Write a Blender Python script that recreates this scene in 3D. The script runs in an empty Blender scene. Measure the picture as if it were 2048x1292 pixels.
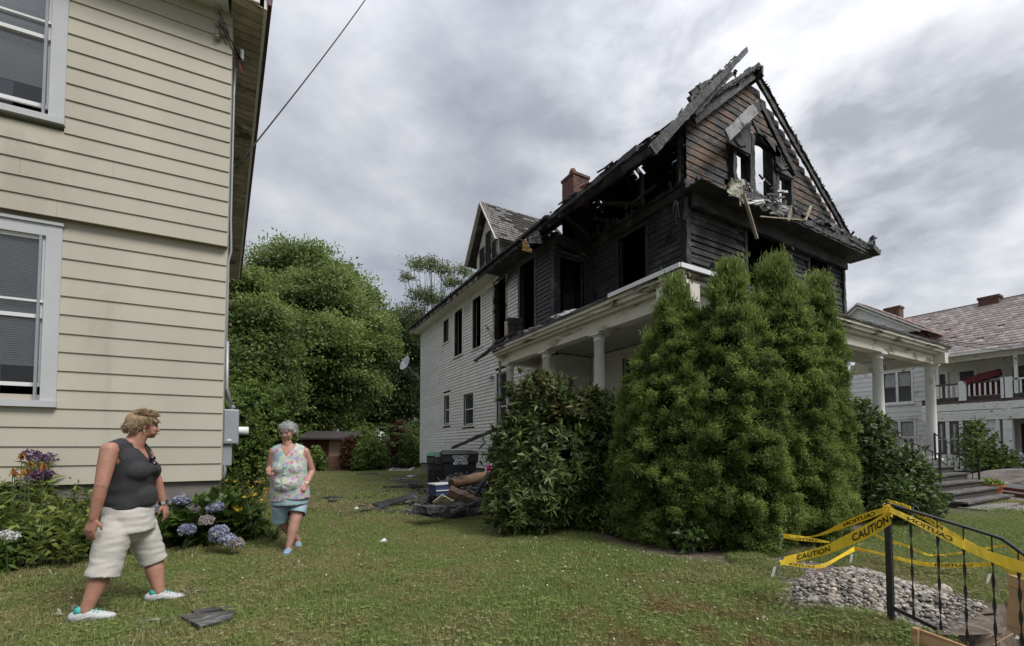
import bpy, bmesh, math, random
import numpy as np
from mathutils import Vector, Matrix, Euler
rnd = random.Random(7)
rng = np.random.default_rng(7)
PI = math.pi
sc = bpy.context.scene
COL = sc.collection

# ------------------------------------------------------------------ camera
cam_data = bpy.data.cameras.new('camera')
cam_data.sensor_width = 36; cam_data.lens = 36*880/2048
cam_data.shift_y = (861-646)/2048
cam_data.clip_start = .05; cam_data.clip_end = 2000
cam = bpy.data.objects.new('camera', cam_data); COL.objects.link(cam)
CAM = Vector((0, 0, 1.27)); YAW = math.radians(29.45); PITCH = math.radians(2.2)
cam.location = CAM; cam.rotation_euler = (PI/2+PITCH, 0, -YAW)
sc.camera = cam

# ------------------------------------------------------------------ light
SUN_EL, SUN_AZ = math.radians(52), math.radians(150)     # azimuth clockwise from +Y
sun_dir = Vector((math.sin(SUN_AZ)*math.cos(SUN_EL), math.cos(SUN_AZ)*math.cos(SUN_EL), math.sin(SUN_EL)))
ld = bpy.data.lights.new('sun', 'SUN'); ld.energy = 1.5; ld.angle = math.radians(22); ld.color = (1, .96, .9)
lo = bpy.data.objects.new('sun', ld); COL.objects.link(lo); lo.location = (0, 0, 60)
lo.rotation_euler = sun_dir.to_track_quat('Z', 'Y').to_euler()
world = bpy.data.worlds.new('World'); sc.world = world; world.use_nodes = True
def build_world():
    nt = world.node_tree; nt.nodes.clear(); N = nt.nodes.new; L = nt.links.new
    out = N('ShaderNodeOutputWorld'); mix = N('ShaderNodeMixShader'); L(mix.outputs[0], out.inputs[0])
    b1 = N('ShaderNodeBackground'); b2 = N('ShaderNodeBackground'); mix.inputs[0].default_value = .93
    sky = N('ShaderNodeTexSky'); sky.sky_type = 'NISHITA'; sky.sun_disc = False
    sky.sun_elevation = SUN_EL; sky.sun_rotation = SUN_AZ
    L(sky.outputs[0], b1.inputs[0]); b1.inputs[1].default_value = .1
    L(b1.outputs[0], mix.inputs[1]); L(b2.outputs[0], mix.inputs[2])
    tc = N('ShaderNodeTexCoord')
    def math_(op, a, b=None, c=None, clamp=False):
        m = N('ShaderNodeMath'); m.operation = op; m.use_clamp = clamp
        for i, v in enumerate((a, b, c)):
            if v is None: continue
            if isinstance(v, (int, float)): m.inputs[i].default_value = v
            else: L(v, m.inputs[i])
        return m.outputs[0]
    sep = N('ShaderNodeSeparateXYZ'); L(tc.outputs['Generated'], sep.inputs[0])
    # cloud layer: project the direction onto a high, slightly domed ceiling
    cmb = N('ShaderNodeCombineXYZ'); L(sep.outputs[0], cmb.inputs[0]); L(sep.outputs[1], cmb.inputs[1]); L(math_('MULTIPLY', sep.outputs[2], 1.9), cmb.inputs[2])
    def noise(scale, detail, rough, dist, off):
        mp = N('ShaderNodeMapping'); mp.inputs['Location'].default_value = off; L(cmb.outputs[0], mp.inputs[0])
        n = N('ShaderNodeTexNoise'); n.inputs['Scale'].default_value = scale; n.inputs['Detail'].default_value = detail
        n.inputs['Roughness'].default_value = rough; n.inputs['Distortion'].default_value = dist
        L(mp.outputs[0], n.inputs['Vector']); return n.outputs[0]
    n1 = noise(2.1, 5, .5, .12, (3.1, 1.7, .4)); n2 = noise(6.0, 8, .55, .15, (8.2, 4.4, 2.0))
    v = math_('ADD', math_('MULTIPLY', n1, .60), math_('MULTIPLY', n2, .40))
    ramp = N('ShaderNodeValToRGB'); L(v, ramp.inputs[0]); e = ramp.color_ramp.elements
    e[0].position = .38; e[0].color = (.325, .34, .385, 1)
    e[1].position = .68; e[1].color = (.70, .71, .74, 1)
    for p, c in ((.47, (.415, .435, .48, 1)), (.56, (.53, .545, .58, 1))):
        q = e.new(p); q.color = c
    # thinner, brighter cloud to the right of the burnt house
    d = Vector((math.sin(math.radians(29.45+45))*math.cos(math.radians(27)), math.cos(math.radians(29.45+45))*math.cos(math.radians(27)), math.sin(math.radians(27))))
    vm = N('ShaderNodeVectorMath'); vm.operation = 'DOT_PRODUCT'; L(tc.outputs['Generated'], vm.inputs[0]); vm.inputs[1].default_value = d
    glow = N('ShaderNodeMapRange'); glow.interpolation_type = 'SMOOTHSTEP'; L(vm.outputs['Value'], glow.inputs[0])
    glow.inputs[1].default_value = .74; glow.inputs[2].default_value = .975; glow.inputs[3].default_value = 0; glow.inputs[4].default_value = 1
    br = N('ShaderNodeMapRange'); L(v, br.inputs[0]); br.inputs[1].default_value = .40; br.inputs[2].default_value = .58
    g = math_('MULTIPLY', glow.outputs[0], math_('ADD', math_('MULTIPLY', br.outputs[0], .85), .15), clamp=True)
    mx = N('ShaderNodeMix'); mx.data_type = 'RGBA'; L(g, mx.inputs[0]); L(ramp.outputs[0], mx.inputs[6]); mx.inputs[7].default_value = (.95, .95, .97, 1)
    # overcast sky grows brighter towards the zenith
    zen = math_('ADD', math_('MULTIPLY', math_('POWER', math_('MAXIMUM', sep.outputs[2], 0.0), 5.0), ZEN), 1.0)
    vm2 = N('ShaderNodeVectorMath'); vm2.operation = 'SCALE'; L(mx.outputs[2], vm2.inputs[0]); L(zen, vm2.inputs['Scale'])
    L(vm2.outputs[0], b2.inputs[0]); b2.inputs[1].default_value = SKY
SKY = .425; ZEN = 3.0
build_world()
vs = sc.view_settings; vs.view_transform = 'Standard'; vs.look = 'None'; vs.gamma = 1; vs.exposure = 1.22
try: vs.use_curve_mapping = False
except Exception: pass

# ------------------------------------------------------------------ pixel -> place helpers (photo pixels, 2048 wide)
Rv = Vector((math.cos(YAW), -math.sin(YAW), 0)); Fh = Vector((math.sin(YAW), math.cos(YAW), 0)); Zv = Vector((0, 0, 1))
Fv = Fh*math.cos(PITCH)+Zv*math.sin(PITCH); Uv = -Fh*math.sin(PITCH)+Zv*math.cos(PITCH)
def ray(x, y): return Fv+Rv*((x-1024)/880)+Uv*((861-y)/880)
def onp(x, y, n, d):
    r = ray(x, y); n = Vector(n); return CAM+r*((d-CAM.dot(n))/r.dot(n))
def onX(x, y, X): return onp(x, y, (1, 0, 0), X)
def onY(x, y, Y): return onp(x, y, (0, 1, 0), Y)
def onZ(x, y, z=0.): return onp(x, y, (0, 0, 1), z)
def onD(x, y, D): return onp(x, y, Fh, D)
def proj(P):
    v = Vector(P)-CAM; d = v.dot(Fv); return 1024+880*v.dot(Rv)/d, 861-880*v.dot(Uv)/d

# ------------------------------------------------------------------ materials
MATS = {}
def new_mat(name):
    m = bpy.data.materials.new(name); m.use_nodes = True; nt = m.node_tree
    return m, nt, nt.nodes['Principled BSDF']
def nnoise(nt, scale, detail=4, rough=.55, vec=None, dist=0, stretch=None):
    n = nt.nodes.new('ShaderNodeTexNoise'); n.inputs['Scale'].default_value = scale; n.inputs['Detail'].default_value = detail
    n.inputs['Roughness'].default_value = rough; n.inputs['Distortion'].default_value = dist
    if vec is not None:
        if stretch:
            mp = nt.nodes.new('ShaderNodeMapping'); mp.inputs['Scale'].default_value = stretch; nt.links.new(vec, mp.inputs[0]); vec = mp.outputs[0]
        nt.links.new(vec, n.inputs['Vector'])
    return n.outputs[0]
def ramp(nt, fac, stops, interp='LINEAR'):
    r = nt.nodes.new('ShaderNodeValToRGB'); nt.links.new(fac, r.inputs[0]); e = r.color_ramp.elements; r.color_ramp.interpolation = interp
    e[0].position, e[0].color = stops[0][0], (*stops[0][1], 1); e[1].position, e[1].color = stops[-1][0], (*stops[-1][1], 1)
    for p, c in stops[1:-1]:
        q = e.new(p); q.color = (*c, 1)
    return r.outputs[0]
def mixc(nt, fac, a, b, mode='MIX'):
    m = nt.nodes.new('ShaderNodeMix'); m.data_type = 'RGBA'; m.blend_type = mode
    for i, v in ((0, fac), (6, a), (7, b)):
        if isinstance(v, (int, float)): m.inputs[i].default_value = v
        elif isinstance(v, tuple): m.inputs[i].default_value = (*v, 1)
        else: nt.links.new(v, m.inputs[i])
    return m.outputs[2]
def mmath(nt, op, a, b=None, clamp=False):
    m = nt.nodes.new('ShaderNodeMath'); m.operation = op; m.use_clamp = clamp
    for i, v in enumerate((a, b)):
        if v is None: continue
        if isinstance(v, (int, float)): m.inputs[i].default_value = v
        else: nt.links.new(v, m.inputs[i])
    return m.outputs[0]
def maprange(nt, v, a, b, c=0., d=1.):
    m = nt.nodes.new('ShaderNodeMapRange'); m.interpolation_type = 'SMOOTHSTEP'; nt.links.new(v, m.inputs[0])
    for i, x in zip((1, 2, 3, 4), (a, b, c, d)): m.inputs[i].default_value = x
    return m.outputs[0]
def pos(nt): return nt.nodes.new('ShaderNodeNewGeometry').outputs['Position']
def bump(nt, b, h, strength, dist=.01):
    n = nt.nodes.new('ShaderNodeBump'); n.inputs['Strength'].default_value = strength; n.inputs['Distance'].default_value = dist
    nt.links.new(h, n.inputs['Height']); nt.links.new(n.outputs[0], b.inputs['Normal'])
def objrand(nt): return nt.nodes.new('ShaderNodeObjectInfo').outputs['Random']
def M(name, base, rough=.75, var=.25, scale=6, bs=0.2, bscale=60, metal=0, stretch=None, spec=.4, dirt=None, dirt_amt=.5, dscale=2.5, orand=0):
    """plain surface: base colour with mottling, optional dirt patches, fine relief"""
    if name in MATS: return MATS[name]
    m, nt, b = new_mat(name); p = pos(nt)
    n = nnoise(nt, scale, 5, .6, p, stretch=stretch)
    lo_ = tuple(c*(1-var) for c in base); hi_ = tuple(min(1, c*(1+var)) for c in base)
    c = ramp(nt, n, [(.3, lo_), (.7, hi_)])
    if dirt:
        d = nnoise(nt, dscale, 7, .65, p, dist=.4, stretch=stretch)
        c = mixc(nt, maprange(nt, d, .62-.25*dirt_amt, .72-.25*dirt_amt), c, dirt)
    if orand:
        v = mmath(nt, 'ADD', mmath(nt, 'MULTIPLY', objrand(nt), 2*orand), 1-orand)
        hs = nt.nodes.new('ShaderNodeHueSaturation'); nt.links.new(v, hs.inputs['Value']); nt.links.new(c, hs.inputs['Color']); c = hs.outputs[0]
    nt.links.new(c, b.inputs['Base Color']); b.inputs['Roughness'].default_value = rough; b.inputs['Metallic'].default_value = metal
    b.inputs['Specular IOR Level'].default_value = spec
    if bs: bump(nt, b, nnoise(nt, bscale, 4, .6, p, stretch=stretch), bs)
    MATS[name] = m; return m
def charred(name, ash=.35, brown=0., size=22., base=.012, grey=(.20, .205, .215)):
    if name in MATS: return MATS[name]
    m, nt, b = new_mat(name); p = pos(nt)
    v = nt.nodes.new('ShaderNodeTexVoronoi'); v.feature = 'DISTANCE_TO_EDGE'; v.inputs['Scale'].default_value = size
    mp = nt.nodes.new('ShaderNodeMapping'); mp.inputs['Scale'].default_value = (1, 1, 1.6); nt.links.new(p, mp.inputs[0]); nt.links.new(mp.outputs[0], v.inputs['Vector'])
    crack = maprange(nt, v.outputs[0], .0, .18)
    big = nnoise(nt, 2.2, 6, .65, p); fine = nnoise(nt, 35, 4, .6, p)
    c = ramp(nt, fine, [(.35, (base, base, base*1.05)), (.7, (base*3.2, base*3.2, base*3.4))])
    c = mixc(nt, mmath(nt, 'MULTIPLY', mmath(nt, 'SUBTRACT', 1.0, crack), .8), c, (.006, .006, .006))
    ashm = mmath(nt, 'MULTIPLY', maprange(nt, big, .62-.2*ash, .80-.2*ash), crack)
    sp = mmath(nt, 'MULTIPLY', maprange(nt, nnoise(nt, 48, 3, .7, p, stretch=(.5, .5, 1.6)), .54, .66), maprange(nt, nnoise(nt, 1.1, 4, .6, p), .42, .62))
    c = mixc(nt, mmath(nt, 'MULTIPLY', ashm, .6), c, grey); c = mixc(nt, mmath(nt, 'MULTIPLY', sp, .45+.45*ash), c, tuple(min(1, g*1.6) for g in grey))
    if brown:
        bn = nnoise(nt, 1.6, 5, .6, p, dist=.5, stretch=(1, 1, 2.2))
        wood = ramp(nt, nnoise(nt, 14, 5, .6, p, stretch=(.6, .6, 9)), [(.3, (.05, .03, .02)), (.52, (.14, .085, .055)), (.75, (.34, .225, .145))])
        c = mixc(nt, maprange(nt, bn, .66-.25*brown, .76-.25*brown), c, wood)
    nt.links.new(c, b.inputs['Base Color']); b.inputs['Roughness'].default_value = .55; b.inputs['Specular IOR Level'].default_value = .35
    h = mmath(nt, 'ADD', crack, mmath(nt, 'MULTIPLY', fine, .6)); bump(nt, b, h, .8, .012)
    MATS[name] = m; return m
def glass_mat(name, col=(.03, .034, .04), rough=.05):
    m, nt, b = new_mat(name); b.inputs['Base Color'].default_value = (*col, 1); b.inputs['Roughness'].default_value = rough
    b.inputs['Specular IOR Level'].default_value = .6
    MATS[name] = m; return m
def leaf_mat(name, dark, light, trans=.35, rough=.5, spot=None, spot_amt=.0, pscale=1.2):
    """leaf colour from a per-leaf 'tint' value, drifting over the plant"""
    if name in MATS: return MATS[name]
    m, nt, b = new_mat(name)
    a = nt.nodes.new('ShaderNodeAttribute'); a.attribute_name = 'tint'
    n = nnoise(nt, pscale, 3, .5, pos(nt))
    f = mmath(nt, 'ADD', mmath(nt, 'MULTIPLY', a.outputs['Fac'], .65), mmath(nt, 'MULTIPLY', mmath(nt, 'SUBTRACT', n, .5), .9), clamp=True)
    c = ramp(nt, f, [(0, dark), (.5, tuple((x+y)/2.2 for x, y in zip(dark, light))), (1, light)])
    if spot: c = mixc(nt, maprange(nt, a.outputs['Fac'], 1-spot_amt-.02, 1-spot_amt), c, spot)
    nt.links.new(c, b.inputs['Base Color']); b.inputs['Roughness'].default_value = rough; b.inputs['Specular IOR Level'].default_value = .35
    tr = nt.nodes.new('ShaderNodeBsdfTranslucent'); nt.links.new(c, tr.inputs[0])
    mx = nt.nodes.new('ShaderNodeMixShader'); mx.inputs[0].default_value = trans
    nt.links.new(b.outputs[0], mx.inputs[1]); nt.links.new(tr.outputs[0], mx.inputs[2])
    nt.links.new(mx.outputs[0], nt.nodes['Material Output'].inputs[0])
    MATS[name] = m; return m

# ------------------------------------------------------------------ objects
def wm(o):
    m = Matrix.LocRotScale(o.location, o.rotation_euler, o.scale)
    return wm(o.parent) @ o.matrix_parent_inverse @ m if o.parent else m
def adopt(o, parent):
    if parent is not None:
        o.parent = parent; o.matrix_parent_inverse = wm(parent).inverted()
def link(name, data, parent=None, mat=None, loc=None, rot=None, scale=None):
    """parts are given in world coordinates"""
    o = bpy.data.objects.new(name, data); COL.objects.link(o)
    if loc is not None: o.location = loc
    if rot is not None: o.rotation_euler = rot
    if scale is not None: o.scale = scale
    if mat is not None and data is not None and not data.materials: data.materials.append(mat)
    adopt(o, parent); return o
def tag(o, label=None, cat=None, group=None, kind=None):
    for k, v in (('label', label), ('category', cat), ('group', group), ('kind', kind)):
        if v: o[k] = v
    return o
def thing(name, label, cat, loc=(0, 0, 0), rotz=0, group=None):
    o = bpy.data.objects.new(name, None); COL.objects.link(o); o.location = loc; o.rotation_euler = (0, 0, rotz); o.empty_display_size = .2
    return tag(o, label, cat, group)
def copy_tree(o, parent=None):
    c = o.copy(); COL.objects.link(c)
    if parent: c.parent = parent
    for ch in list(o.children): copy_tree(ch, c)
    return c
class MB:
    def __init__(s): s.v = []; s.f = []
    def add(s, vs, fs):
        n = len(s.v); s.v += [tuple(v) for v in vs]; s.f += [tuple(i+n for i in f) for f in fs]; return s
    def box(s, a, b, m=None):
        x0, y0, z0 = a; x1, y1, z1 = b
        vs = [Vector(p) for p in ((x0, y0, z0), (x1, y0, z0), (x1, y1, z0), (x0, y1, z0), (x0, y0, z1), (x1, y0, z1), (x1, y1, z1), (x0, y1, z1))]
        if m is not None: vs = [m @ v for v in vs]
        return s.add(vs, [(0, 3, 2, 1), (4, 5, 6, 7), (0, 1, 5, 4), (1, 2, 6, 5), (2, 3, 7, 6), (3, 0, 4, 7)])
    def beam(s, p0, p1, w, h, up=(0, 0, 1), jag=0, n=1, w1=None):
        p0 = Vector(p0); p1 = Vector(p1); d = (p1-p0).normalized(); up = Vector(up)
        if abs(d.dot(up)) > .98: up = Vector((0, 1, 0))
        sd = d.cross(up).normalized(); u = sd.cross(d)
        vs = []; fs = []
        for i in range(n+1):
            t = i/n; c = p0.lerp(p1, t); k = 1 if w1 is None else 1+(w1/w-1)*t
            for a, b in ((-1, -1), (1, -1), (1, 1), (-1, 1)):
                j = rnd.uniform(-jag, jag); j2 = rnd.uniform(-jag, jag)
                vs.append(c+sd*(a*w*k/2+j)+u*(b*h*k/2+j2)+d*(rnd.uniform(-jag, jag) if 0 < i < n else rnd.uniform(-jag*2, jag*2)))
            if i:
                o = i*4
                for q in range(4): fs.append((o-4+q, o-4+(q+1) % 4, o+(q+1) % 4, o+q))
        fs += [(3, 2, 1, 0), (n*4, n*4+1, n*4+2, n*4+3)]
        return s.add(vs, fs)
    def tube(s, pts, r, seg=8, r1=None, cap=True):
        pts = [Vector(p) for p in pts]; n = len(pts); vs = []; fs = []; pu = None
        for i, p in enumerate(pts):
            d = (pts[min(i+1, n-1)]-pts[max(i-1, 0)]).normalized()
            if pu is None: pu = d.orthogonal().normalized()
            pu = (pu-d*pu.dot(d)).normalized(); w = d.cross(pu)
            rr = r[i] if isinstance(r, (list, tuple)) else (r if r1 is None else r+(r1-r)*i/(n-1))
            for k in range(seg):
                a = 2*PI*k/seg; vs.append(p+pu*(rr*math.cos(a))+w*(rr*math.sin(a)))
            if i:
                for k in range(seg): fs.append(((i-1)*seg+k, (i-1)*seg+(k+1) % seg, i*seg+(k+1) % seg, i*seg+k))
        if cap: fs += [tuple(range(seg))[::-1], tuple((n-1)*seg+k for k in range(seg))]
        return s.add(vs, fs)
    def lathe(s, c, prof, seg=16):
        c = Vector(c); vs = []; fs = []
        for i, (r, z) in enumerate(prof):
            for k in range(seg):
                a = 2*PI*k/seg; vs.append(c+Vector((r*math.cos(a), r*math.sin(a), z)))
            if i:
                for k in range(seg): fs.append(((i-1)*seg+k, (i-1)*seg+(k+1) % seg, i*seg+(k+1) % seg, i*seg+k))
        n = len(prof); fs += [tuple(range(seg))[::-1], tuple((n-1)*seg+k for k in range(seg))]
        return s.add(vs, fs)
    def prism(s, poly, off):
        """poly: list of 3-D points, extruded by off"""
        off = Vector(off); n = len(poly); vs = [Vector(p) for p in poly]+[Vector(p)+off for p in poly]
        fs = [tuple(range(n))[::-1], tuple(range(n, 2*n))]+[(i, (i+1) % n, (i+1) % n+n, i+n) for i in range(n)]
        return s.add(vs, fs)
    def ball(s, c, r, seg=8, rings=5, m=None, jag=0):
        c = Vector(c); r = Vector((r, r, r)) if isinstance(r, (int, float)) else Vector(r); vs = []; fs = []
        for i in range(rings+1):
            th = PI*i/rings
            for k in range(seg):
                a = 2*PI*k/seg; v = Vector((math.sin(th)*math.cos(a), math.sin(th)*math.sin(a), math.cos(th)))
                if jag and 0 < i < rings: v *= 1+rnd.uniform(-jag, jag)
                v = Vector((v.x*r.x, v.y*r.y, v.z*r.z))
                vs.append(c+(m @ v if m else v))
            if i:
                for k in range(seg): fs.append(((i-1)*seg+k, i*seg+k, i*seg+(k+1) % seg, (i-1)*seg+(k+1) % seg))
        return s.add(vs, fs)
    def mesh(s, name='mesh', smooth=False, fix=True):
        me = bpy.data.meshes.new(name); me.from_pydata([tuple(v) for v in s.v], [], s.f)
        if fix:
            bm = bmesh.new(); bm.from_mesh(me); bmesh.ops.recalc_face_normals(bm, faces=bm.faces); bm.to_mesh(me); bm.free()
        if smooth:
            me.shade_smooth()
        return me
    def build(s, name, mat, parent=None, smooth=False, bevel=0, label=None, kind=None):
        o = link(name, s.mesh(name, smooth), parent, mat)
        if bevel:
            b = o.modifiers.new('bevel', 'BEVEL'); b.width = bevel; b.segments = 2; b.limit_method = 'ANGLE'
        return tag(o, label, kind=kind)
def boxpart(name, mat, parent, a, b, **k): return MB().box(a, b).build(name, mat, parent, **k)
def struct(o): o['kind'] = 'structure'; return o

def np_mesh(name, V, quads, tint=None, tris=None, smooth=False):
    me = bpy.data.meshes.new(name); V = np.asarray(V, dtype=np.float32)
    Q = np.asarray(quads, dtype=np.int32).reshape(-1, 4) if quads is not None and len(quads) else np.zeros((0, 4), np.int32)
    T = np.asarray(tris, dtype=np.int32).reshape(-1, 3) if tris is not None and len(tris) else np.zeros((0, 3), np.int32)
    nl = Q.size+T.size; nf = len(Q)+len(T)
    me.vertices.add(len(V)); me.loops.add(nl); me.polygons.add(nf)
    me.vertices.foreach_set('co', V.ravel()); me.loops.foreach_set('vertex_index', np.concatenate([Q.ravel(), T.ravel()]))
    st = np.concatenate([np.arange(len(Q))*4, Q.size+np.arange(len(T))*3]).astype(np.int32)
    me.polygons.foreach_set('loop_start', st)
    if tint is not None:
        at = me.attributes.new('tint', 'FLOAT', 'FACE'); at.data.foreach_set('value', np.asarray(tint, dtype=np.float32))
    me.update(calc_edges=True)
    if smooth: me.shade_smooth()
    return me
def unit(a): return a/np.maximum(np.linalg.norm(a, axis=-1, keepdims=True), 1e-9)
def leaf_quads(C, D, U, L, W, fold=.0, droop=0.):
    """rhombic leaves: base C, direction D, up U, length L, width W  (arrays)"""
    D = unit(D); S = unit(np.cross(D, U)); Up = np.cross(S, D)
    L = np.broadcast_to(np.asarray(L, float).reshape(-1, 1), (len(C), 1)); W = np.broadcast_to(np.asarray(W, float).reshape(-1, 1), (len(C), 1))
    b = C; m = C+D*L*.45+Up*L*fold; t = C+D*L-Up*L*droop
    V = np.stack([b, m+S*W*.5, t, m-S*W*.5], 1).reshape(-1, 3); n = len(C)
    return V, np.arange(4*n).reshape(n, 4)
def rdirs(n):
    return unit(rng.normal(size=(n, 3)))
def leafy(name, C, N, per, L, W, mat, parent=None, spread=1., csize=.1, droop=.1, tint=None, label=None, jit=.3, up=None, flat=0):
    """per leaves round every clump centre C with outward normal N, as one mesh"""
    C = np.asarray(C, float); N = unit(np.asarray(N, float)); n = len(C)
    Cr = np.repeat(C, per, 0); Nr = np.repeat(N, per, 0); k = n*per
    off = rng.normal(size=(k, 3))*csize
    if flat: off[:, 2] *= flat
    D = unit(Nr+rdirs(k)*spread)
    U = rdirs(k)*.5+Nr if up is None else rdirs(k)*.35+np.array(up)
    l = L*rng.uniform(1-jit, 1+jit, k); w = W*rng.uniform(1-jit, 1+jit, k)
    V, Q = leaf_quads(Cr+off, D, U, l, w, fold=.08, droop=droop)
    ct = rng.uniform(0, 1, n) if tint is None else np.asarray(tint, float)
    tt = np.clip(np.repeat(ct, per)*.6+rng.uniform(0, 1, k)*.4, 0, 1)
    return tag(link(name, np_mesh(name, V, Q, tt), parent, mat), label, kind='stuff')
def ell_points(n, c, r, inner=.75, lower=-1.):
    """random points near the surface of an ellipsoid with outward normals"""
    d = rdirs(int(n*1.8)+20); d = d[d[:, 2] > lower][:n]
    s = rng.uniform(inner, 1.03, (len(d), 1)); c = np.asarray(c, float); r = np.asarray(r, float)
    return c+d*r*s, unit(d/r)
def text_mesh(s, size=1., bold=.0):
    cu = bpy.data.curves.new('lettering', 'FONT'); cu.body = s; cu.size = size; cu.align_x = 'CENTER'; cu.align_y = 'CENTER'; cu.resolution_u = 3; cu.offset = bold
    o = bpy.data.objects.new('lettering_tmp', cu); COL.objects.link(o)
    dg = bpy.context.evaluated_depsgraph_get(); dg.update()
    me = bpy.data.meshes.new_from_object(o.evaluated_get(dg)); bpy.data.objects.remove(o); return me
def place_text(s, size, origin, xdir, ydir, mat, parent, bold=0.):
    me = text_mesh(s, size, bold); X = Vector(xdir).normalized(); Y = Vector(ydir).normalized(); o = Vector(origin)
    for v in me.vertices: c = v.co.copy(); v.co = o+X*c.x+Y*c.y
    me.materials.clear(); return link('lettering', me, parent, mat)
# ------------------------------------------------------------------ shared materials
CREAM = M('cream_siding', (.435, .405, .333), .6, .07, 1.5, .12, 90, dirt=(.38, .35, .285), dirt_amt=.2, dscale=.8, stretch=(1, 1, .3), orand=.03)
WHITEP = M('white_paint', (.68, .69, .70), .5, .05, 3, .08, 80, dirt=(.42, .41, .38), dirt_amt=.05)
WHITEW = M('weathered_white_siding', (.66, .66, .635), .6, .07, 3, .1, 60, dirt=(.46, .45, .40), dirt_amt=.2, dscale=1.6, orand=.05)
PEEL = M('peeling_white_paint', (.62, .60, .54), .7, .1, 4, .3, 50, dirt=(.12, .09, .065), dirt_amt=.52, dscale=3.5, stretch=(.35, .35, 2.4))
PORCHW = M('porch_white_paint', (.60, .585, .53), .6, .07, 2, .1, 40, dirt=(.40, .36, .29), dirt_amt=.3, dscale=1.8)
COLW = M('column_paint', (.66, .66, .64), .55, .06, 3, .1, 40, dirt=(.38, .37, .34), dirt_amt=.18, dscale=6)
CONC = M('foundation_concrete', (.17, .16, .145), .9, .2, 3, .5, 30)
CHAR = charred('charred_wood', .65, base=.033)
CHARA = charred('charred_wood_silvered', .62, base=.020, grey=(.21, .215, .225))
CHARD = charred('deep_char', .12, base=.009)
CHARB = charred('half_burnt_wood', .3, .75)
CHARG = charred('scorched_gable_boards', .35, .95)
SOOT = M('sooty_interior', (.012, .0115, .011), .95, .3, 3, .3, 20)
GREYTRIM = M('grey_trim_paint', (.46, .475, .49), .5, .05, 3, .05, 60)
METALG = M('grey_metal', (.30, .32, .35), .45, .06, 4, .05, 40, metal=.25)
BLACKM = M('black_iron', (.018, .019, .021), .4, .2, 20, .15, 120, spec=.5)
RUBBER = M('black_rubber', (.02, .02, .02), .8)
GLASS = glass_mat('window_glass')
BLIND = M('blind_slats', (.72, .72, .72), .6, .08, 2, 0)
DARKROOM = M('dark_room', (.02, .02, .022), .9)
SOIL = M('bare_soil', (.095, .07, .052), .95, .35, 7, .9, 22, dirt=(.16, .13, .105), dirt_amt=.45, dscale=9)
BRICK = M('red_brick', (.125, .062, .047), .85, .3, 9, .3, 60, dirt=(.05, .04, .038), dirt_amt=.35, dscale=3, orand=.2)
def lawn_material():
    m, nt, b = new_mat('lawn_soil_and_thatch'); p = pos(nt)
    a = nnoise(nt, .55, 4, .55, p); f = nnoise(nt, 28, 5, .65, p); c0 = ramp(nt, f, [(.3, (.022, .026, .009)), (.52, (.06, .072, .024)), (.75, (.13, .125, .05))])
    c1 = ramp(nt, f, [(.3, (.05, .04, .018)), (.55, (.12, .092, .042)), (.8, (.2, .16, .085))])
    c = mixc(nt, maprange(nt, a, .42, .62), c0, c1)
    nt.links.new(c, b.inputs['Base Color']); b.inputs['Roughness'].default_value = .95; bump(nt, b, f, .9, .03); return m
LAWN = lawn_material()

# ------------------------------------------------------------------ ground, with the dug-out for the new steps at lower right
PIT = (3.64, 5.4, -1.5, 1.2)      # x0, x1, y0, y1
def ground():
    g = MB(); x0, x1, y0, y1 = PIT; B = 420
    g.v = [(-B, -B, 0), (B, -B, 0), (B, B, 0), (-B, B, 0), (x0, y0, 0), (x1, y0, 0), (x1, y1, 0), (x0, y1, 0)]
    g.f = [(0, 1, 5, 4), (1, 2, 6, 5), (2, 3, 7, 6), (3, 0, 4, 7)]
    struct(g.build('ground', LAWN))
    w = MB(); d = -.42
    w.v = [(x0, y0, 0), (x1, y0, 0), (x1, y1, 0), (x0, y1, 0), (x0+.05, y0, d), (x1-.05, y0, d), (x1-.1, y1-.12, d), (x0+.05, y1-.12, d)]
    w.f = [(4, 5, 6, 7), (0, 1, 5, 4), (1, 2, 6, 5), (2, 3, 7, 6), (3, 0, 4, 7)]
    struct(w.build('excavation', SOIL))
ground()
def patch(name, px, z, mat, sub=9, wob=.08, raise_=0.):
    """irregular sheet on the lawn from outline points given as photo pixels"""
    pts = [onZ(x, y, 0) for x, y in px]; out = []
    for i, p in enumerate(pts):
        q = pts[(i+1) % len(pts)]; n = max(2, int((q-p).length/.18))
        for k in range(n):
            c = p.lerp(q, k/n); out.append((c.x+rnd.uniform(-wob, wob), c.y+rnd.uniform(-wob, wob)))
    bm = bmesh.new(); vs = [bm.verts.new((x, y, z)) for x, y in out]; bm.faces.new(vs); bmesh.ops.triangulate(bm, faces=bm.faces)
    if raise_:
        bmesh.ops.subdivide_edges(bm, edges=bm.edges, cuts=3, use_grid_fill=True)
        for v in bm.verts:
            if not v.is_boundary: v.co.z += abs(rnd.gauss(0, raise_))
    me = bpy.data.meshes.new(name); bm.to_mesh(me); bm.free()
    o = link(name, me, None, mat); struct(o); return out
def inside(x, y, poly):
    r = False; n = len(poly); j = n-1
    for i in range(n):
        xi, yi = poly[i]; xj, yj = poly[j]
        if (yi > y) != (yj > y) and x < (xj-xi)*(y-yi)/(yj-yi)+xi: r = not r
        j = i
    return r
bed_poly = patch('garden_bed_soil', [(985, 1010), (1090, 1048), (1170, 1072), (1262, 1104), (1400, 1128), (1500, 1145), (1600, 1130), (1700, 1090), (1760, 1050), (1840, 1015), (1800, 985), (1700, 985), (1300, 985), (1100, 985)], .006, SOIL)
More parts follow.
